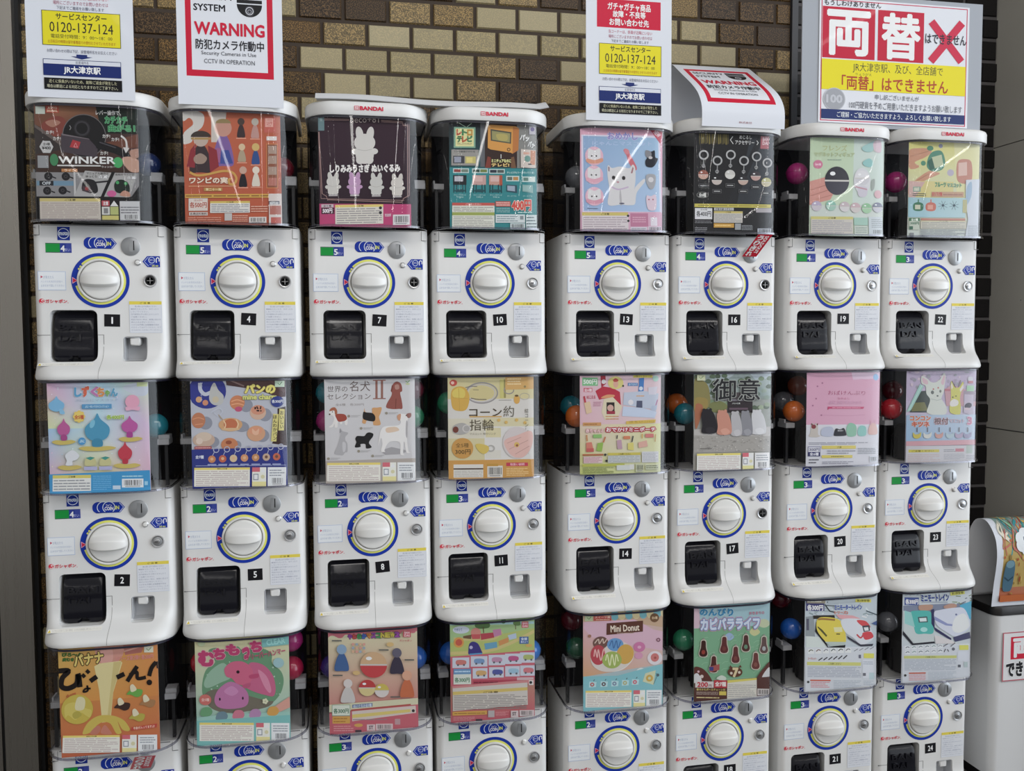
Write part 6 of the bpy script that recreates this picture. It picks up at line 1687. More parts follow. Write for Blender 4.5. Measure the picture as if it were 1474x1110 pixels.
s.P([(412, 838), (715, 795), (718, 990), (412, 1018)], '#c8c4b8'); s.P([(412, 825), (715, 795), (715, 815), (412, 852)], '#c8bc4c'); s.L(422, 862, 708, 1000, 7, '#a09c98'); s.BAR(725, 905, 846, 975, '#c0b8b4')

# 21 / 24: small train toys
def train_card(n, quad, kind):
    s = N(n, quad, '#b4b8be', '#b8bcc2')
    return s
s = train_card(21, [(85, 105), (815, 45), (795, 995), (65, 1070)], 0)
s.P([(85, 105), (815, 45), (805, 590), (80, 610)], '#a4aeb4')
r_ = random.Random(14)
for i in range(26): x, y = r_.uniform(100, 800), r_.uniform(120, 300); s.line([(x, y), (x + r_.uniform(-60, 90), y + r_.uniform(-20, 40))], r_.uniform(6, 16), r_.choice(['#b8c0c4', '#7c8c90', '#8c989c', '#5c6c74', '#c4c8cc']))
s.P([(90, 290), (170, 280), (180, 500), (85, 490)], '#7c8488'); s.R(95, 310, 120, 430, '#4c4c5c'); s.P([(90, 490), (260, 500), (300, 610), (90, 610)], '#b4bcb8'); s.line([(280, 160), (330, 230), (380, 240)], 12, '#2c3438'); s.line([(280, 170), (400, 175)], 9, '#3c4448'); s.line([(700, 220), (810, 260)], 12, '#3c4c54')
s.R(92, 120, 275, 228, '#3c3c6c'); s.T('各300円', 105, 165, 262, 222, '#d8d8e8', .05); s.R(100, 110, 285, 150, '#8c8474'); s.L(105, 118, 270, 142, 1, '#c8c4b4')
s.R(590, 98, 750, 132, '#c0b83c'); s.T('第2弾登場!', 605, 104, 735, 126, '#6c6820', .03); s.T('ミニモータートレイン', 378, 160, 655, 210, '#2c4c94', .06, o='#c8ccd4', ow=.1, rot=-2); s.T('シリーズ2', 372, 225, 512, 255, '#b85838', .04)
s.P([(160, 275), (375, 268), (380, 300), (165, 310)], '#2c2824'); s.P([(190, 340), (310, 600), (485, 575), (480, 610), (310, 612), (180, 440)], '#1c1c20')
s.B([(200, 320), (260, 290), (380, 300), (450, 340), (480, 420), (490, 540), (450, 575), (330, 580), (270, 530), (200, 430)], '#bfae2c'); s.line([(210, 315), (260, 310), (380, 318)], 20, '#8c6430', True); s.P([(205, 385), (250, 420), (300, 480), (290, 495), (240, 440), (205, 400)], '#4c4a28'); s.P([(365, 395), (450, 390), (455, 440), (375, 445)], '#c0bc8c'); s.R(392, 458, 430, 470, '#5c5428'); s.P([(275, 545), (490, 545), (470, 580), (330, 590)], '#9ca8a0')
s.P([(390, 260), (560, 270), (640, 300), (500, 320), (420, 300)], '#c08c90'); s.B([(440, 320), (560, 300), (680, 320), (740, 400), (770, 480), (750, 530), (650, 570), (560, 500), (480, 440)], '#b8bcc2'); s.B([(600, 320), (690, 325), (740, 390), (660, 380)], '#b83c40'); s.P([(655, 375), (730, 368), (738, 425), (672, 440)], '#3c3c44'); s.P([(672, 392), (718, 388), (722, 422), (682, 428)], '#c0c4c8'); s.B([(660, 450), (740, 435), (770, 490), (700, 520), (670, 500)], '#b8343c'); s.line([(600, 465), (640, 500), (670, 460)], 16, '#b03c44', True); s.P([(500, 480), (640, 570), (770, 560), (760, 585), (640, 590), (510, 510)], '#343440'); s.P([(750, 350), (805, 320), (805, 370)], '#3c5484')
s.R(75, 605, 800, 1070, '#b2b6bb')
for i in range(6):
    x = 105 + i * 75
    s.R(x, 622 - i * 3, x + 62, 672 - i * 3, '#c0c4c8'); s.line([(x + 8, 650 - i * 3), (x + 30, 632 - i * 3), (x + 52, 640 - i * 3)], 9, ['#4c4c3c', '#5c3c3c', '#6c6c74', '#3c4c4c', '#2c3430', '#5c5c64'][i], True)
for i in range(4): s.line([(570 + i * 55, 640 - i * 8), (610 + i * 55, 615 - i * 8)], 7, '#6c7078')
s.T('シークレット', 105, 708, 188, 734, '#b05c54', .03)
for i in range(6): s.line([(210 + i * 50, 740 - i * 4), (250 + i * 50, 712 - i * 6)], 10, '#2c2c34')
s.R(670, 660, 775, 710, '#bcb83c'); s.R(618, 675, 642, 712, '#5c5c6c'); s.R(95, 755, 640, 790, '#b0b05c'); s.T('ご注意ください', 310, 762, 440, 782, '#5c5c30', .02); s.L(100, 800, 640, 915, 7, '#9094a0'); s.R(655, 730, 770, 920, '#b8bcc2'); s.R(660, 865, 690, 895, '#5c5c64'); s.L(665, 740, 765, 780, 2, '#9098a4'); s.R(725, 860, 775, 930, '#a0b4b8')
s.R(125, 940, 330, 955, '#b0503c'); s.L(130, 960, 320, 1025, 4, '#b8747c'); s.E(105, 965, 12, '#333'); s.L(360, 940, 640, 1040, 6, '#98a0a8'); s.L(665, 940, 770, 990, 3, '#98a0a8')

s = train_card(24, [(85, 105), (825, 45), (800, 1030), (60, 1085)], 1)
s.P([(85, 105), (825, 45), (815, 660), (75, 690)], '#a8b0b4'); s.P([(88, 250), (440, 230), (820, 210), (815, 330), (90, 330)], '#6c7488')
for i in range(18): x, y = r_.uniform(600, 810), r_.uniform(130, 240); s.line([(x, y), (x + r_.uniform(10, 60), y + r_.uniform(-20, 20))], 10, r_.choice(['#6c7c5c', '#8c9c8c', '#5c6470', '#a4b0a8']))
s.T('シリーズ3', 108, 122, 275, 142, '#6c7484', .02); s.R(102, 160, 255, 242, '#3c4c84'); s.T('各300円', 112, 178, 248, 232, '#d8dce8', .05); s.T('ミニモートレイン', 278, 125, 575, 195, '#2c3c7c', .06, o='#b8c0cc', ow=.1, rot=-3); s.R(285, 200, 560, 215, '#8c94a0'); s.P([(590, 100), (745, 75), (748, 115), (595, 135)], '#b8b848'); s.T('第3弾登場!', 605, 92, 735, 118, '#6c6c24', .03, rot=-6)
s.B([(250, 250), (320, 235), (400, 240), (380, 290), (270, 300)], '#a07c68'); s.B([(520, 250), (600, 220), (660, 235), (640, 265), (540, 275)], '#a07c6c'); s.P([(690, 240), (820, 190), (815, 400), (750, 350)], '#3c94b0')
s.P([(85, 300), (150, 320), (220, 540), (420, 550), (410, 640), (200, 660), (85, 520)], '#a8b0b0'); s.P([(82, 520), (190, 655), (415, 635), (425, 655), (180, 675), (80, 560)], '#24242c'); s.B([(160, 320), (250, 300), (370, 310), (395, 400), (405, 540), (310, 550), (220, 545), (190, 430)], '#3c9c94'); s.P([(100, 300), (170, 320), (210, 480), (100, 440)], '#7cb0ac'); s.P([(240, 370), (340, 362), (348, 425), (250, 430)], '#3c4c4c'); s.P([(255, 382), (330, 376), (335, 415), (262, 420)], '#b8c4c4'); s.E(305, 505, 38, '#8cbcb8', 26)
s.P([(385, 290), (415, 280), (420, 480), (600, 600), (600, 625), (430, 520), (385, 440)], '#2c2c50'); s.B([(415, 320), (480, 290), (640, 265), (740, 275), (800, 400), (800, 480), (740, 540), (640, 580), (540, 530), (440, 450)], '#b2b6c4'); s.P([(418, 360), (560, 440), (640, 450), (640, 470), (540, 460), (418, 400)], '#7880a8'); s.B([(640, 380), (740, 330), (795, 430), (780, 490), (680, 540), (610, 500)], '#c0c4cc'); s.E(653, 340, 11, '#5c6488'); s.P([(620, 590), (800, 530), (815, 600), (640, 640)], '#3c3c5c'); s.P([(415, 560), (600, 620), (660, 660), (430, 660)], '#b8b4b4')
s.R(70, 680, 805, 1085, '#b0b4ba')
for j in range(2):
    for i in range(6):
        x = 100 + i * 70
        s.R(x, 680 + j * 52 - i * 3, x + 58, 722 + j * 52 - i * 3, '#bcc0c6'); s.line([(x + 8, 705 + j * 52 - i * 3), (x + 28, 692 + j * 52 - i * 3), (x + 48, 700 + j * 52 - i * 3)], 8, r_.choice(['#5c6c74', '#6c8484', '#7c8088', '#4c5464']), True)
s.line([(510, 690), (560, 660)], 9, '#5c5c64'); s.line([(590, 690), (640, 650)], 9, '#5c5c64'); s.line([(520, 750), (535, 715)], 9, '#4c4c54'); s.line([(555, 720), (570, 745)], 9, '#4c4c54'); s.E(620, 718, 17, '#5c5c64')
s.R(685, 675, 785, 728, '#b8b844'); s.R(90, 788, 655, 818, '#a8ac5c'); s.T('ご注意ください', 320, 793, 430, 812, '#5c6030', .02); s.L(95, 825, 650, 950, 8, '#9098a2'); s.R(665, 745, 790, 850, '#b4b8c0'); s.R(670, 890, 700, 920, '#4c5058'); s.R(735, 860, 775, 920, '#98a8a8'); s.R(140, 970, 320, 985, '#a8503c'); s.L(140, 990, 320, 1060, 4, '#b87c80'); s.E(102, 1000, 13, '#333'); s.L(345, 960, 650, 1050, 6, '#98a0a8')

CLABEL = {1: 'dark card with a black turn signal toy in the top left tank', 2: 'pale rainbow card with blue and pink drops in the tank above machine 2', 3: 'orange card with a peeled banana, at lower left',
          4: 'orange card with small figures in a grid, top row', 5: 'blue and grey card with bread charms', 6: 'yellow and green card with pink squashy toys',
          7: 'dark purple card with a white soft toy', 8: 'light grey card with six dog figures', 9: 'cream card with red border and capsule toys', 10: 'black and teal card with an orange retro television',
          11: 'beige card with corn shaped rings', 12: 'green and red card with toy wagons in a grid', 13: 'pale blue card with a white cat, pink border', 14: 'pink and yellow green card with small pouches',
          15: 'pink and aqua card with a plate of mini donuts', 16: 'black card with a row of key ring charms', 17: 'garden photograph card with five bowing animals', 18: 'green card with brown capybara charms',
          19: 'pale green card with a pink hand, top row', 20: 'plain pink card with a row of small round animals', 21: 'whitish card with a yellow and a red train', 22: 'yellow card with a hand holding a green box toy, top right tank',
          23: 'lilac card with a big white fox and a yellow fox', 24: 'whitish card with a green train and a silver train'}
for n in range(1, 25):
    card(n, CARDS[n], CLABEL[n])

# ------------------------------------------------------------------ machines
MLABEL = {
 1: 'white capsule machine numbered 1, top of the leftmost column', 2: 'white capsule machine numbered 2, middle of the leftmost column',
 3: 'white capsule machine at the foot of the leftmost column, red tag hanging on it', 4: 'white capsule machine numbered 4, under the first camera warning sheet',
 5: 'white capsule machine numbered 5, with bread charm card in its tank', 6: 'white capsule machine below number 5, pink toys on the card in its tank',
 7: 'white capsule machine numbered 7, dark purple rabbit card in its tank', 8: 'white capsule machine numbered 8, dog figures on the card in its tank',
 9: 'white capsule machine below number 8 in the third column', 10: 'white capsule machine numbered 10, retro television card in its tank',
 11: 'white capsule machine numbered 11, corn ring card in its tank', 12: 'white capsule machine below number 11 in the fourth column',
 13: 'white capsule machine numbered 13, white cat card in its tank', 14: 'white capsule machine numbered 14, pouch card in its tank',
 15: 'white capsule machine below number 14, donut card in its tank', 16: 'white capsule machine numbered 16, red sold out tag hanging on it',
 17: 'white capsule machine numbered 17, bowing animals on the card in its tank', 18: 'white capsule machine below number 17, capybara card in its tank',
 19: 'white capsule machine numbered 19, pale green card in its tank', 20: 'white capsule machine numbered 20, pink card in its tank',
 21: 'white capsule machine numbered 21, yellow train card in its tank', 22: 'white capsule machine numbered 22, top of the rightmost column',
 23: 'white capsule machine numbered 23, white fox card in its tank', 24: 'white capsule machine numbered 24, green train card in its tank'}
for n in range(1, 25):
    machine(n, MLABEL[n])

# ------------------------------------------------------------------ capsules seen in the tanks, and one added for a reflection
CAPC = {'navy': '#1c2a52', 'teal': '#1f6f7c', 'darkred': '#5a1420', 'red': '#b02430', 'crimson': '#a01c40', 'magenta': '#a02a6e', 'green': '#2c7a58', 'maroon': '#5c2030',
        'purple': '#3a2a72', 'blue': '#1f56a8', 'skyblue': '#3c74c0', 'clear': '#8c8f96', 'orange': '#c8662a', 'darkgreen': '#1e4a34', 'brown': '#7a3c28'}
CAPS = [(1, 'R', .2635, 'navy'), (2, 'R', .2488, 'teal'), (4, 'R', .25, 'darkred'), (6, 'L', .3018, 'red'), (6, 'R', .2649, 'crimson'), (6, 'R', .3388, 'magenta'), (8, 'L', .2714, 'magenta'), (8, 'L', .3400, 'teal'),  # the navy one is added, standing in for a dark blue reflection
        (8, 'R', .2759, 'green'), (8, 'R', .3430, 'maroon'), (9, 'L', .2649, 'purple'), (9, 'R', .2715, 'blue'), (11, 'L', .3093, 'green'), (12, 'L', .2797, 'blue'), (12, 'R', .255, 'skyblue'), (13, 'L', .2683, 'clear'),
        (14, 'LB', .2894, 'teal'), (14, 'L', .2671, 'orange'), (15, 'LB', .3206, 'darkred'), (15, 'L', .2555, 'darkgreen'), (17, 'LB', .290, 'orange'), (17, 'L', .2600, 'teal'), (18, 'L', .258, 'green'), (19, 'L', .296, 'magenta'),
        (20, 'LB', .290, 'clear'), (20, 'L', .2600, 'orange'), (20, 'LC', .3330, 'brown'), (21, 'L', .2773, 'blue'), (21, 'LB', .3426, 'darkred'), (22, 'L', .282, 'magenta'), (23, 'L', .2680, 'red'), (23, 'LC', .315, 'darkred'),
        (24, 'L', .2762, 'clear'), (24, 'R', .2952, 'teal')]
CPOS = {'L': (-.103, .022), 'R': (.103, .030), 'LB': (-.101, .085), 'LC': (-.058, .084)}


def capsule_mesh(col):
    mb = MB()
    R = .0285
    pr = []
    for i in range(19):
        a = -math.pi / 2 + math.pi * i / 18
        if i == 9:
            pr += [(R, -.0012), (R * 1.03, -.0012), (R * 1.03, .0012), (R, .0012)]
        else:
            pr.append((max(R * math.cos(a), .0002), R * math.sin(a)))
    mb.lathe(pr, (0, 0, 0), 28, 0, axis='z')
    key = 'capsule_' + col
    if key not in M:
        if col == 'clear':
            M[key] = mat(key, (.13, .135, .15), .08, coat=.4)
        else:
            M[key] = mat(key, hexc(CAPC[col], 1.25), .16, coat=.4)
    return mb.mesh('toy_capsule', [M[key]], sharp=50)


cmesh = {}
WHO = {'darkred': 'dark red', 'skyblue': 'sky blue', 'darkgreen': 'dark green', 'clear': 'clear grey'}
for n, s, z, c in CAPS:
    if c not in cmesh: cmesh[c] = capsule_mesh(c)
    cx, cz = origin(n)
    x, y = CPOS[s]
    o = link('toy_capsule', cmesh[c], None, (cx + x, y, cz + max(z, .2685)))
    o.rotation_euler = (random.Random(n * 3 + len(c)).uniform(-.5, .5), random.Random(n).uniform(-.4, .4), 0)
    col, row = (n - 1) // 3, (n - 1) % 3
    where = ('top', 'middle', 'bottom')[row] + ' tank, column ' + ('one', 'two', 'three', 'four', 'five', 'six', 'seven', 'eight')[col]
    tag(o, '%s toy capsule, %s side of %s from left' % (WHO.get(c, c), 'right' if s == 'R' else 'left', where), 'toy capsule', 'toy capsules in the tanks')

# ------------------------------------------------------------------ hanging sold out tags
def sold_tag(x, z, w, h, label):
    s = Sheet(size=(100, 130), gain=1.2, thick=.0006)
    s.bg('#b81f33')
    s.T('SOLDOUT', 22, 48, 122, 72, '#eedfe0', .04, rot=90)
    s.v = [(u, v, l) for u, v, l in s.v]
    for i, ch in enumerate('うりきれ'):
        s.T(ch, 14, 8 + i * 30, 52, 34 + i * 30, '#f0e4e4', .045)
    # lower half leans to the left as it hangs
    def place(u, v, l):
        return (x + (u - .5) * w - v * .022, -.0610 + v * .046 - l, z - v * h)
    me = s.mesh('sold_out_tag', M['laminate'], place)
    o = link('sold_out_tag', me)
    tag(o, label, 'tag')


sold_tag(COLX[5] + .078, .124, .040, .052, 'red sold out tag hanging over the coin slot of machine 16')
sold_tag(COLX[0] + .079, -2 * RP + .122, .046, .050, 'red sold out tag under the banana card, lower left corner')

# ------------------------------------------------------------------ sheets standing on the lids
def service_sheet():
    s = Sheet(size=(100, 140), gain=1.2, thick=.0008)
    k = 1.4
    s.bg('#d2d5dc')
    s.R(12.5, 7 * k, 87, 28.6 * k, '#c01e3c')
    s.T('ガチャガチャ商品', 25, 9.5 * k, 75, 15 * k, '#f0e6e8', .03)
    s.T('故障・不良等', 31, 15.5 * k, 69, 20.5 * k, '#f0e6e8', .03)
    s.T('お問い合わせ先', 27, 21.5 * k, 73, 26.8 * k, '#f0e6e8', .03)
    s.T('当コーナーは、係員が近隣にいない', 26, 30 * k, 77, 32.8 * k, '#b4566c', .01)
    s.T('場所にございますのでお問い合わせは', 26, 33.8 * k, 77, 36.6 * k, '#a0546c', .01)
    s.T('下記までご連絡をお願い致します', 29, 37.4 * k, 73, 39.8 * k, '#55586a', .01)
    s.R(15, 40.8 * k, 88, 64.4 * k, '#4a4a2c'); s.R(15.6, 41.2 * k, 87.4, 64.0 * k, '#d9cd2c')
    s.T('サービスセンター', 28, 42.4 * k, 75, 46.6 * k, '#3c3c2a', .025)
    s.T('0120-137-124', 22, 48.4 * k, 81, 55.2 * k, '#26262a', .012)
    s.T('電話受付時間：9：00～18：00', 23, 56.6 * k, 80, 59.4 * k, '#4a482c', .01)
    s.T('土日祝日の時間は留守番電話での受付とさせていただきます', 20, 60.6 * k, 83, 62.8 * k, '#a8622a', 0)
    s.T('お問い合わせの際は下記、設置場所名をお伝えください', 19, 66.8 * k, 84, 69.2 * k, '#6a6c7a', 0)
    s.P([(46, 70 * k), (56, 70 * k), (56, 71.4 * k), (61, 71.4 * k), (51, 73.2 * k), (41, 71.4 * k), (46, 71.4 * k)], '#22306a')
    s.R(15, 73.8 * k, 87.5, 85 * k, '#2a3564'); s.R(15.5, 74.2 * k, 87, 77 * k, '#cfd2da')
    s.T('設置場所名', 45, 74.6 * k, 57, 76.6 * k, '#44475a', 0)
    s.R(15, 77 * k, 87.5, 85 * k, '#1d2c66')
    s.T('JR大津京駅', 34, 78.2 * k, 68, 83.8 * k, '#e9ebf4', .03)
    s.R(15.5, 86.6 * k, 88, 94.4 * k, '#141418')
    s.T('近くに係員がいないため、故障/ご返金が発生した', 20, 87.6 * k, 83, 90 * k, '#c9c5a0', 0)
    s.T('場合は郵送による対応となりますのでご了承下さい。', 18, 91 * k, 84, 93.4 * k, '#cfcdb0', 0)
    return s


def warning_sheet():
    s = Sheet(size=(100, 138), gain=1.2, thick=.0008)
    k = 1.38
    s.bg('#d3d6dd')
    s.R(8.2, 15.6 * k, 91, 80.4 * k, '#be1e38'); s.R(13.6, 20 * k, 85.4, 76 * k, '#d6d8de')
    s.T('SECURITY', 16, 22.8 * k, 54, 27.4 * k, '#22222a', .03)
    s.T('SYSTEM', 16.2, 30.8 * k, 45.7, 35.3 * k, '#22222a', .03)
    s.R(57, 22 * k, 81, 28.6 * k, '#1a1a1e'); s.R(55.5, 25.6 * k, 82, 26.2 * k, '#d6d8de')
    s.E(69, 29.4 * k, 12, '#17171b', 8.6 * k, a0=0, a1=180)
    s.E(69, 34 * k, 4.6, '#3c3c42', 3.8 * k); s.ring(69, 33.8 * k, 3.8, .7, '#c9cad0'); s.ring(69, 34.2 * k, 2.0, .6, '#9a9aa2')
    s.T('WARNING', 16.8, 43.2 * k, 82.6, 51.4 * k, '#c2203c', .035)
    s.T('防犯カメラ作動中', 17.5, 54.8 * k, 82, 61.6 * k, '#26262c', .02)
    s.T('Security Cameras in Use', 22.5, 62.8 * k, 74.5, 66.2 * k, '#44464e', .01)
    s.T('CCTV IN OPERATION', 25, 68.2 * k, 73, 71.2 * k, '#44464e', .012)
    return s


sv = service_sheet()
me = sv.mesh('service_notice', M['laminate'], flat_place(-.1085, .311, .217, .311, 0))
o = link('service_notice', me, None, (COLX[0] - .009, -.0645, .389))
tag(o, 'white service notice with yellow phone box above machine 1', 'sign')
o = link('service_notice', me.copy(), None, (COLX[4] + .007, -.0645, .391))
tag(o, 'white service notice with red heading above machine 13', 'sign')
wn = warning_sheet()
me = wn.mesh('warning_sheet', M['laminate'], flat_place(-.113, .318, .226, .318, 0))
o = link('warning_sheet', me, None, (COLX[1] + .003, -.0645, .387))
tag(o, 'upright white camera warning sheet above machine 4', 'sign')


def along(prof):
    seg = [0]
    for (a, b), (c, d) in zip(prof, prof[1:]): seg.append(seg[-1] + math.hypot(c - a, d - b))
    def f(t):
        t = max(0, min(seg[-1], t))
        for i in range(len(seg) - 1):
            if t <= seg[i + 1] or i == len(seg) - 2:
                q = (t - seg[i]) / (seg[i + 1] - seg[i])
                (a, b), (c, d) = prof[i], prof[i + 1]
                l = math.hypot(c - a, d - b)
                return a + (c - a) * q, b + (d - b) * q, -(d - b) / l, (c - a) / l
    return f, seg[-1]


def smooth_prof(p, n=6):
    o = []
    for i in range(len(p) - 1):
        p0, p1, p2, p3 = p[max(0, i - 1)], p[i], p[i + 1], p[min(len(p) - 1, i + 2)]
        for k in range(n):
            t = k / n
            o.append(tuple(0.5 * (2 * p1[j] + (p2[j] - p0[j]) * t + (2 * p0[j] - 5 * p1[j] + 4 * p2[j] - p3[j]) * t * t
                                  + (3 * p1[j] - p0[j] - 3 * p2[j] + p3[j]) * t ** 3) for j in (0, 1)))
    return o + [p[-1]]


# the second warning sheet has curled back over the lid of machine 16
wprof = smooth_prof([(-.0660, .388), (-.0665, .428), (-.056, .455), (-.034, .482), (.006, .513), (.056, .546), (.098, .574), (.140, .600), (.168, .602), (.185, .575), (.190, .50), (.186, .4145)])
fw, LW = along(wprof)
PRINTED = .325
wn2 = warning_sheet()
# extend the blank sheet beyond its printed part so that it reaches down behind
def wplace(u, v, l):
    t = PRINTED * (1 - v) if v > 0 else PRINTED * (1 - v)
    y, z, ny, nz = fw(t)
    return (COLX[5] - .0985 + .222 * u, y + ny * l, z + nz * l)
kk = (LW - PRINTED) / PRINTED
wn2.v = [(a, b, c) for a, b, c in wn2.v]
base_n = len(wn2.v)
wn2.v += [(0, -kk, 0), (1, -kk, 0), (1, 0, 0), (0, 0, 0)]
wn2.f.append([base_n, base_n + 1, base_n + 2, base_n + 3]); wn2.c.append([wn2.col('#d3d6dd')] * 4)
# small printed line near the foot
wn2.T('株式会社', 44, 95.5 * 1.38, 60, 97.0 * 1.38, '#8a3a44', 0)
me = wn2.mesh('warning_sheet', M['laminate'], wplace, cuts=[-kk + (1 + kk) * i / 70 for i in range(1, 70)])
for p in me.polygons: p.use_smooth = True
tag(link('warning_sheet', me), 'white camera warning sheet curled back over the lid of machine 16', 'sign')

# flat sheet lying across two lids
mb = MB()
pf = smooth_prof([(-.0585, .4135), (-.045, .4215), (-.020, .4350), (.012, .4410), (.060, .4400)], 5)
n = 24
xa, xb = COLX[2] - .118, COLX[3] + .140
vs, fs = [], []
for i in range(n + 1):
    q = i / n
    for (y, z) in pf:
        vs.append((xa + (xb - xa) * q, y + .012 * q, z + .0025 * math.sin(q * 9) + (.006 * (q > .97)) + .001))
m_ = len(pf)
for i in range(n):
    for j in range(m_ - 1):
        a = i * m_ + j
        fs.append((a, a + m_, a + m_ + 1, a + 1))
k = len(vs)
mb.add(vs + [(x, y, z - .0012) for x, y, z in vs], fs + [tuple(k + q for q in reversed(f)) for f in fs], 0, True)
me = mb.mesh('blank_sheet', [M['paper']], fix=False)
tag(link('blank_sheet', me), 'blank white sheet lying across the lids of machines 7 and 10', 'paper')

# change notice on a grey board
q = Sheet([(330, -5), (1192, 40), (1165, 700), (322, 685)], gain=1.2, thick=.0015)
q.bg('#d6d8de')
def uv(u, v):      # fraction of the sheet -> drawing coordinates
    (ax, ay), (bx, by), (cx, cy), (dx, dy) = q.q
    return (ax * (1 - u) * (1 - v) + bx * u * (1 - v) + cx * u * v + dx * (1 - u) * v, ay * (1 - u) * (1 - v) + by * u * (1 - v) + cy * u * v + dy * (1 - u) * v)
b = Sheet(size=(100, 78), gain=1.2, thick=.0015)
V = .78
b.bg('#d6d8de')
b.frame(1.2, 1.0, 98.6, 77.0, .55, '#b8304c')
b.T('もうしわけありません', 3, 1.9 * V, 40, 6 * V, '#26262c', .03)
b.R(2, 7 * V, 36.3, 48 * V, '#b81c38'); b.R(38.2, 7 * V, 69, 48 * V, '#b81c38')
b.T('両', 5.8, 10.4 * V, 32.4, 44.4 * V, '#e9e9ee', .036); b.T('替', 41.4, 9.8 * V, 66, 45.4 * V, '#e9e9ee', .032)
b.line([(74, 13.5 * V), (95, 45 * V)], 5, '#c22c48'); b.line([(95, 13 * V), (74, 46 * V)], 5, '#c22c48')
b.T('はできません', 70, 23.5 * V, 98, 31.5 * V, '#2c2c36', .02)
b.R(1.8, 49 * V, 98, 73.4 * V, '#dccf28')
b.T('JR大津京駅、及び、全店舗で', 22, 50.6 * V, 82.4, 59 * V, '#3e3c2e', .01)
b.T('りょうがえ', 24, 59 * V, 34.5, 61 * V, '#55502e', 0)
b.T('「両替」はできません', 15, 61.4 * V, 86, 72.6 * V, '#a8442c', .02)
b.E(10.2, 81.2 * V, 7.2, '#9a9ca2'); b.ring(10.2, 81.2 * V, 7.2, .5, '#b4b6bc'); b.T('100', 5.2, 77.8 * V, 15.2, 84 * V, '#b9bbc1', .04)
b.T('申し訳ございませんが', 37, 75.6 * V, 66.5, 80 * V, '#55575f', 0)
b.T('100円硬貨を予めご用意いただきますようお願い致します', 20, 82 * V, 96, 88 * V, '#55575f', 0)
b.R(1.8, 89.4 * V, 98, 97 * V, '#243264')
b.T('ご理解・ご協力いただきますよう、よろしくお願い致します', 12, 91 * V, 88.5, 95.6 * V, '#dfe3ee', .01)
root = bpy.data.objects.new('notice_board', None); COL.objects.link(root)
root.location = (1.978, -.020, .4125)
tag(root, 'grey board with red and yellow no money changing notice, at upper right', 'sign')
mb = MB(); mb.box((-.2635, 0, 0), (.2635, .004, .340))
link('board', mb.mesh('board', [mat('grey_board', (.36, .385, .43), .4)]), root)
me = b.mesh('printed_notice', M['laminate'], flat_place(-.2165, .328, .4385, .3180, -.002))
link('printed_notice', me, root)

# ------------------------------------------------------------------ bin with curled poster at the right
def bin_rings(zs):
    out = []
    for z, hx, y0, r in zs:
        ring = []
        for x, y, zz in rrect(hx, y0, .26, r, r, z, 0, 6): ring.append((2.443 + x, y, zz))
        out.append(ring)
    return out


root = bpy.data.objects.new('waste_bin', None); COL.objects.link(root)
root.location = (2.443, .12, FLOOR)
tag(root, 'white waste bin with black lid at the right edge', 'bin')
def sub(me):
    for v in me.vertices: v.co -= Vector((2.443, .12, FLOOR))
    me.update(); return me
mb = MB(); mb.loft(bin_rings([(FLOOR + .03, .098, .002, .022), (-.93, .104, -.006, .024)]), 0)
link('body', sub(mb.mesh('bin_body', [mat('bin_white', (.76, .765, .77), .4)])), root)
mb = MB(); mb.loft(bin_rings([(FLOOR, .094, .010, .02), (FLOOR + .03, .094, .010, .02)]), 0)
link('plinth', sub(mb.mesh('bin_plinth', [M['dark']])), root)
mb = MB(); mb.loft(bin_rings([(-.9305, .1055, -.0085, .026), (-.912, .1060, -.0090, .026), (-.906, .1035, -.006, .024), (-.905, .098, 0, .02)]), 0)
link('lid', sub(mb.mesh('bin_lid', [mat('bin_lid_black', (.018, .016, .016), .38)])), root)['label'] = 'black bin lid'
s = Sheet(size=(100, 100), gain=1.2)
s.bg('#d6d6d8'); s.frame(0, 0, 100, 100, 2.2, '#b0606a')
s.R(16, 10, 62, 56, '#c22a40'); s.T('両', 22, 15, 56, 51, '#dcdcde', .05); s.R(66, 10, 98, 56, '#c22a40'); s.T('替', 69, 15, 95, 51, '#dcdcde', .05)
s.T('できません', 8, 62, 96, 90, '#26262a', .05, o='#f0f0f0', ow=.1)
me = s.mesh('bin_notice', M['laminate'], flat_place(0, 0, .165, .142, 0))
o = link('bin_notice', me, root, (2.367 - 2.443, -.0075 - .12, -.980 - FLOOR)); o['label'] = 'white notice with red border'

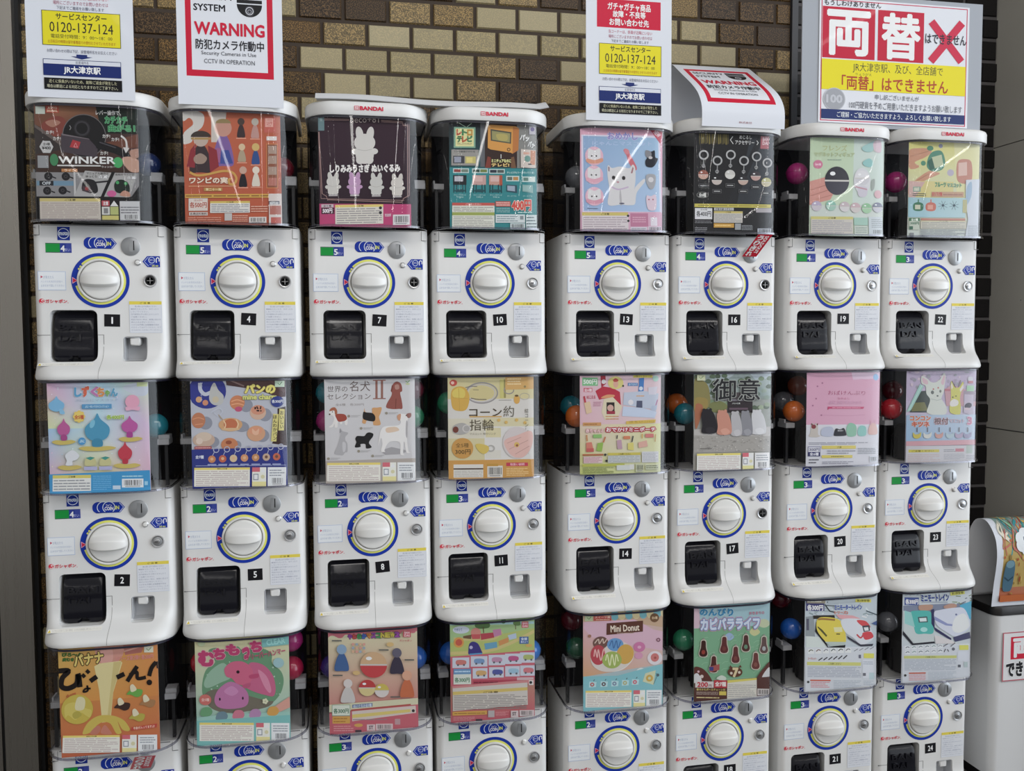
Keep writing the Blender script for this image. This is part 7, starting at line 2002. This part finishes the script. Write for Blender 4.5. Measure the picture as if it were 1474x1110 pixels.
pprof = smooth_prof([(-.000, -.9045), (-.006, -.846), (-.017, -.768), (-.012, -.715), (.005, -.684), (.024, -.666), (.045, -.661), (.075, -.672), (.100, -.72), (.112, -.80), (.108, -.9045)])
fp, LP = along(pprof)
a = Sheet(size=(100, 100), gain=1.15, thick=.0008)
a.bg('#d2d6de')
HF = 56       # share of the strip that faces the viewer, bottom of the strip = bottom of the front
a.G([(11, 40), (100, 40), (100, 100 - 2.5), (11, 100 - 2.5)], ['#6fa3a0', '#7fb0ac', '#b8704c', '#b06040'])
a.R(11, 62, 100, 90, '#b39a5e')
r_ = random.Random(4)
for i in range(70):
    x, y = r_.uniform(13, 99), r_.uniform(41, 62)
    a.line([(x, y), (x + r_.uniform(-9, 9), y + r_.uniform(3, 9)), (x + r_.uniform(-4, 14), y + r_.uniform(6, 16))], r_.uniform(.8, 2.2), r_.choice(['#5f8c5a', '#b0524a', '#3f8f94', '#c9a860', '#8fb59a', '#b86a5a', '#d8d2c0']), True)
for i in range(40):
    x, y = r_.uniform(12, 99), r_.uniform(64, 96)
    a.E(x, y, r_.uniform(.8, 2.6), r_.choice(['#a5884c', '#c2a866', '#8c7440', '#b0603c', '#9c5236']), r_.uniform(.6, 1.6))
a.B([(14, 78), (22, 75), (30, 77), (30, 90), (22, 92), (14, 90)], '#4a6a7c'); a.E(22, 77, 7, '#6f8f9c', 2); a.line([(14.5, 84), (22, 86), (29.5, 84)], 1, '#2f4656')
for (cx, cy, w, h) in ((60, 66, 27, 7), (76, 76, 24, 6.5), (82, 86, 18, 5.5)):
    for k in range(9):
        an = 2 * math.pi * k / 9
        a.E(cx + w * .72 * math.cos(an), cy + h * .62 * math.sin(an), w * .36, '#dfe3e6', h * .5)
    a.E(cx, cy, w * .85, '#dfe3e6', h * .85)
    a.L(cx - w * .55, cy - h * .5, cx + w * .6, cy + h * .55, 2, '#5a6478', .5)
a.R(11, 94, 100, 97.5, '#b4643c')
def pplace(u, v, l):
    y, z, ny, nz = fp(LP * (1 - v))
    return (2.333 + u * .19, y + ny * l, z + nz * l)
me = a.mesh('curled_poster', M['laminate'], pplace, cuts=[i / 60 for i in range(1, 60)])
for p in me.polygons: p.use_smooth = True
tag(link('curled_poster', me), 'colourful poster curled into an arch on the black bin lid', 'poster')
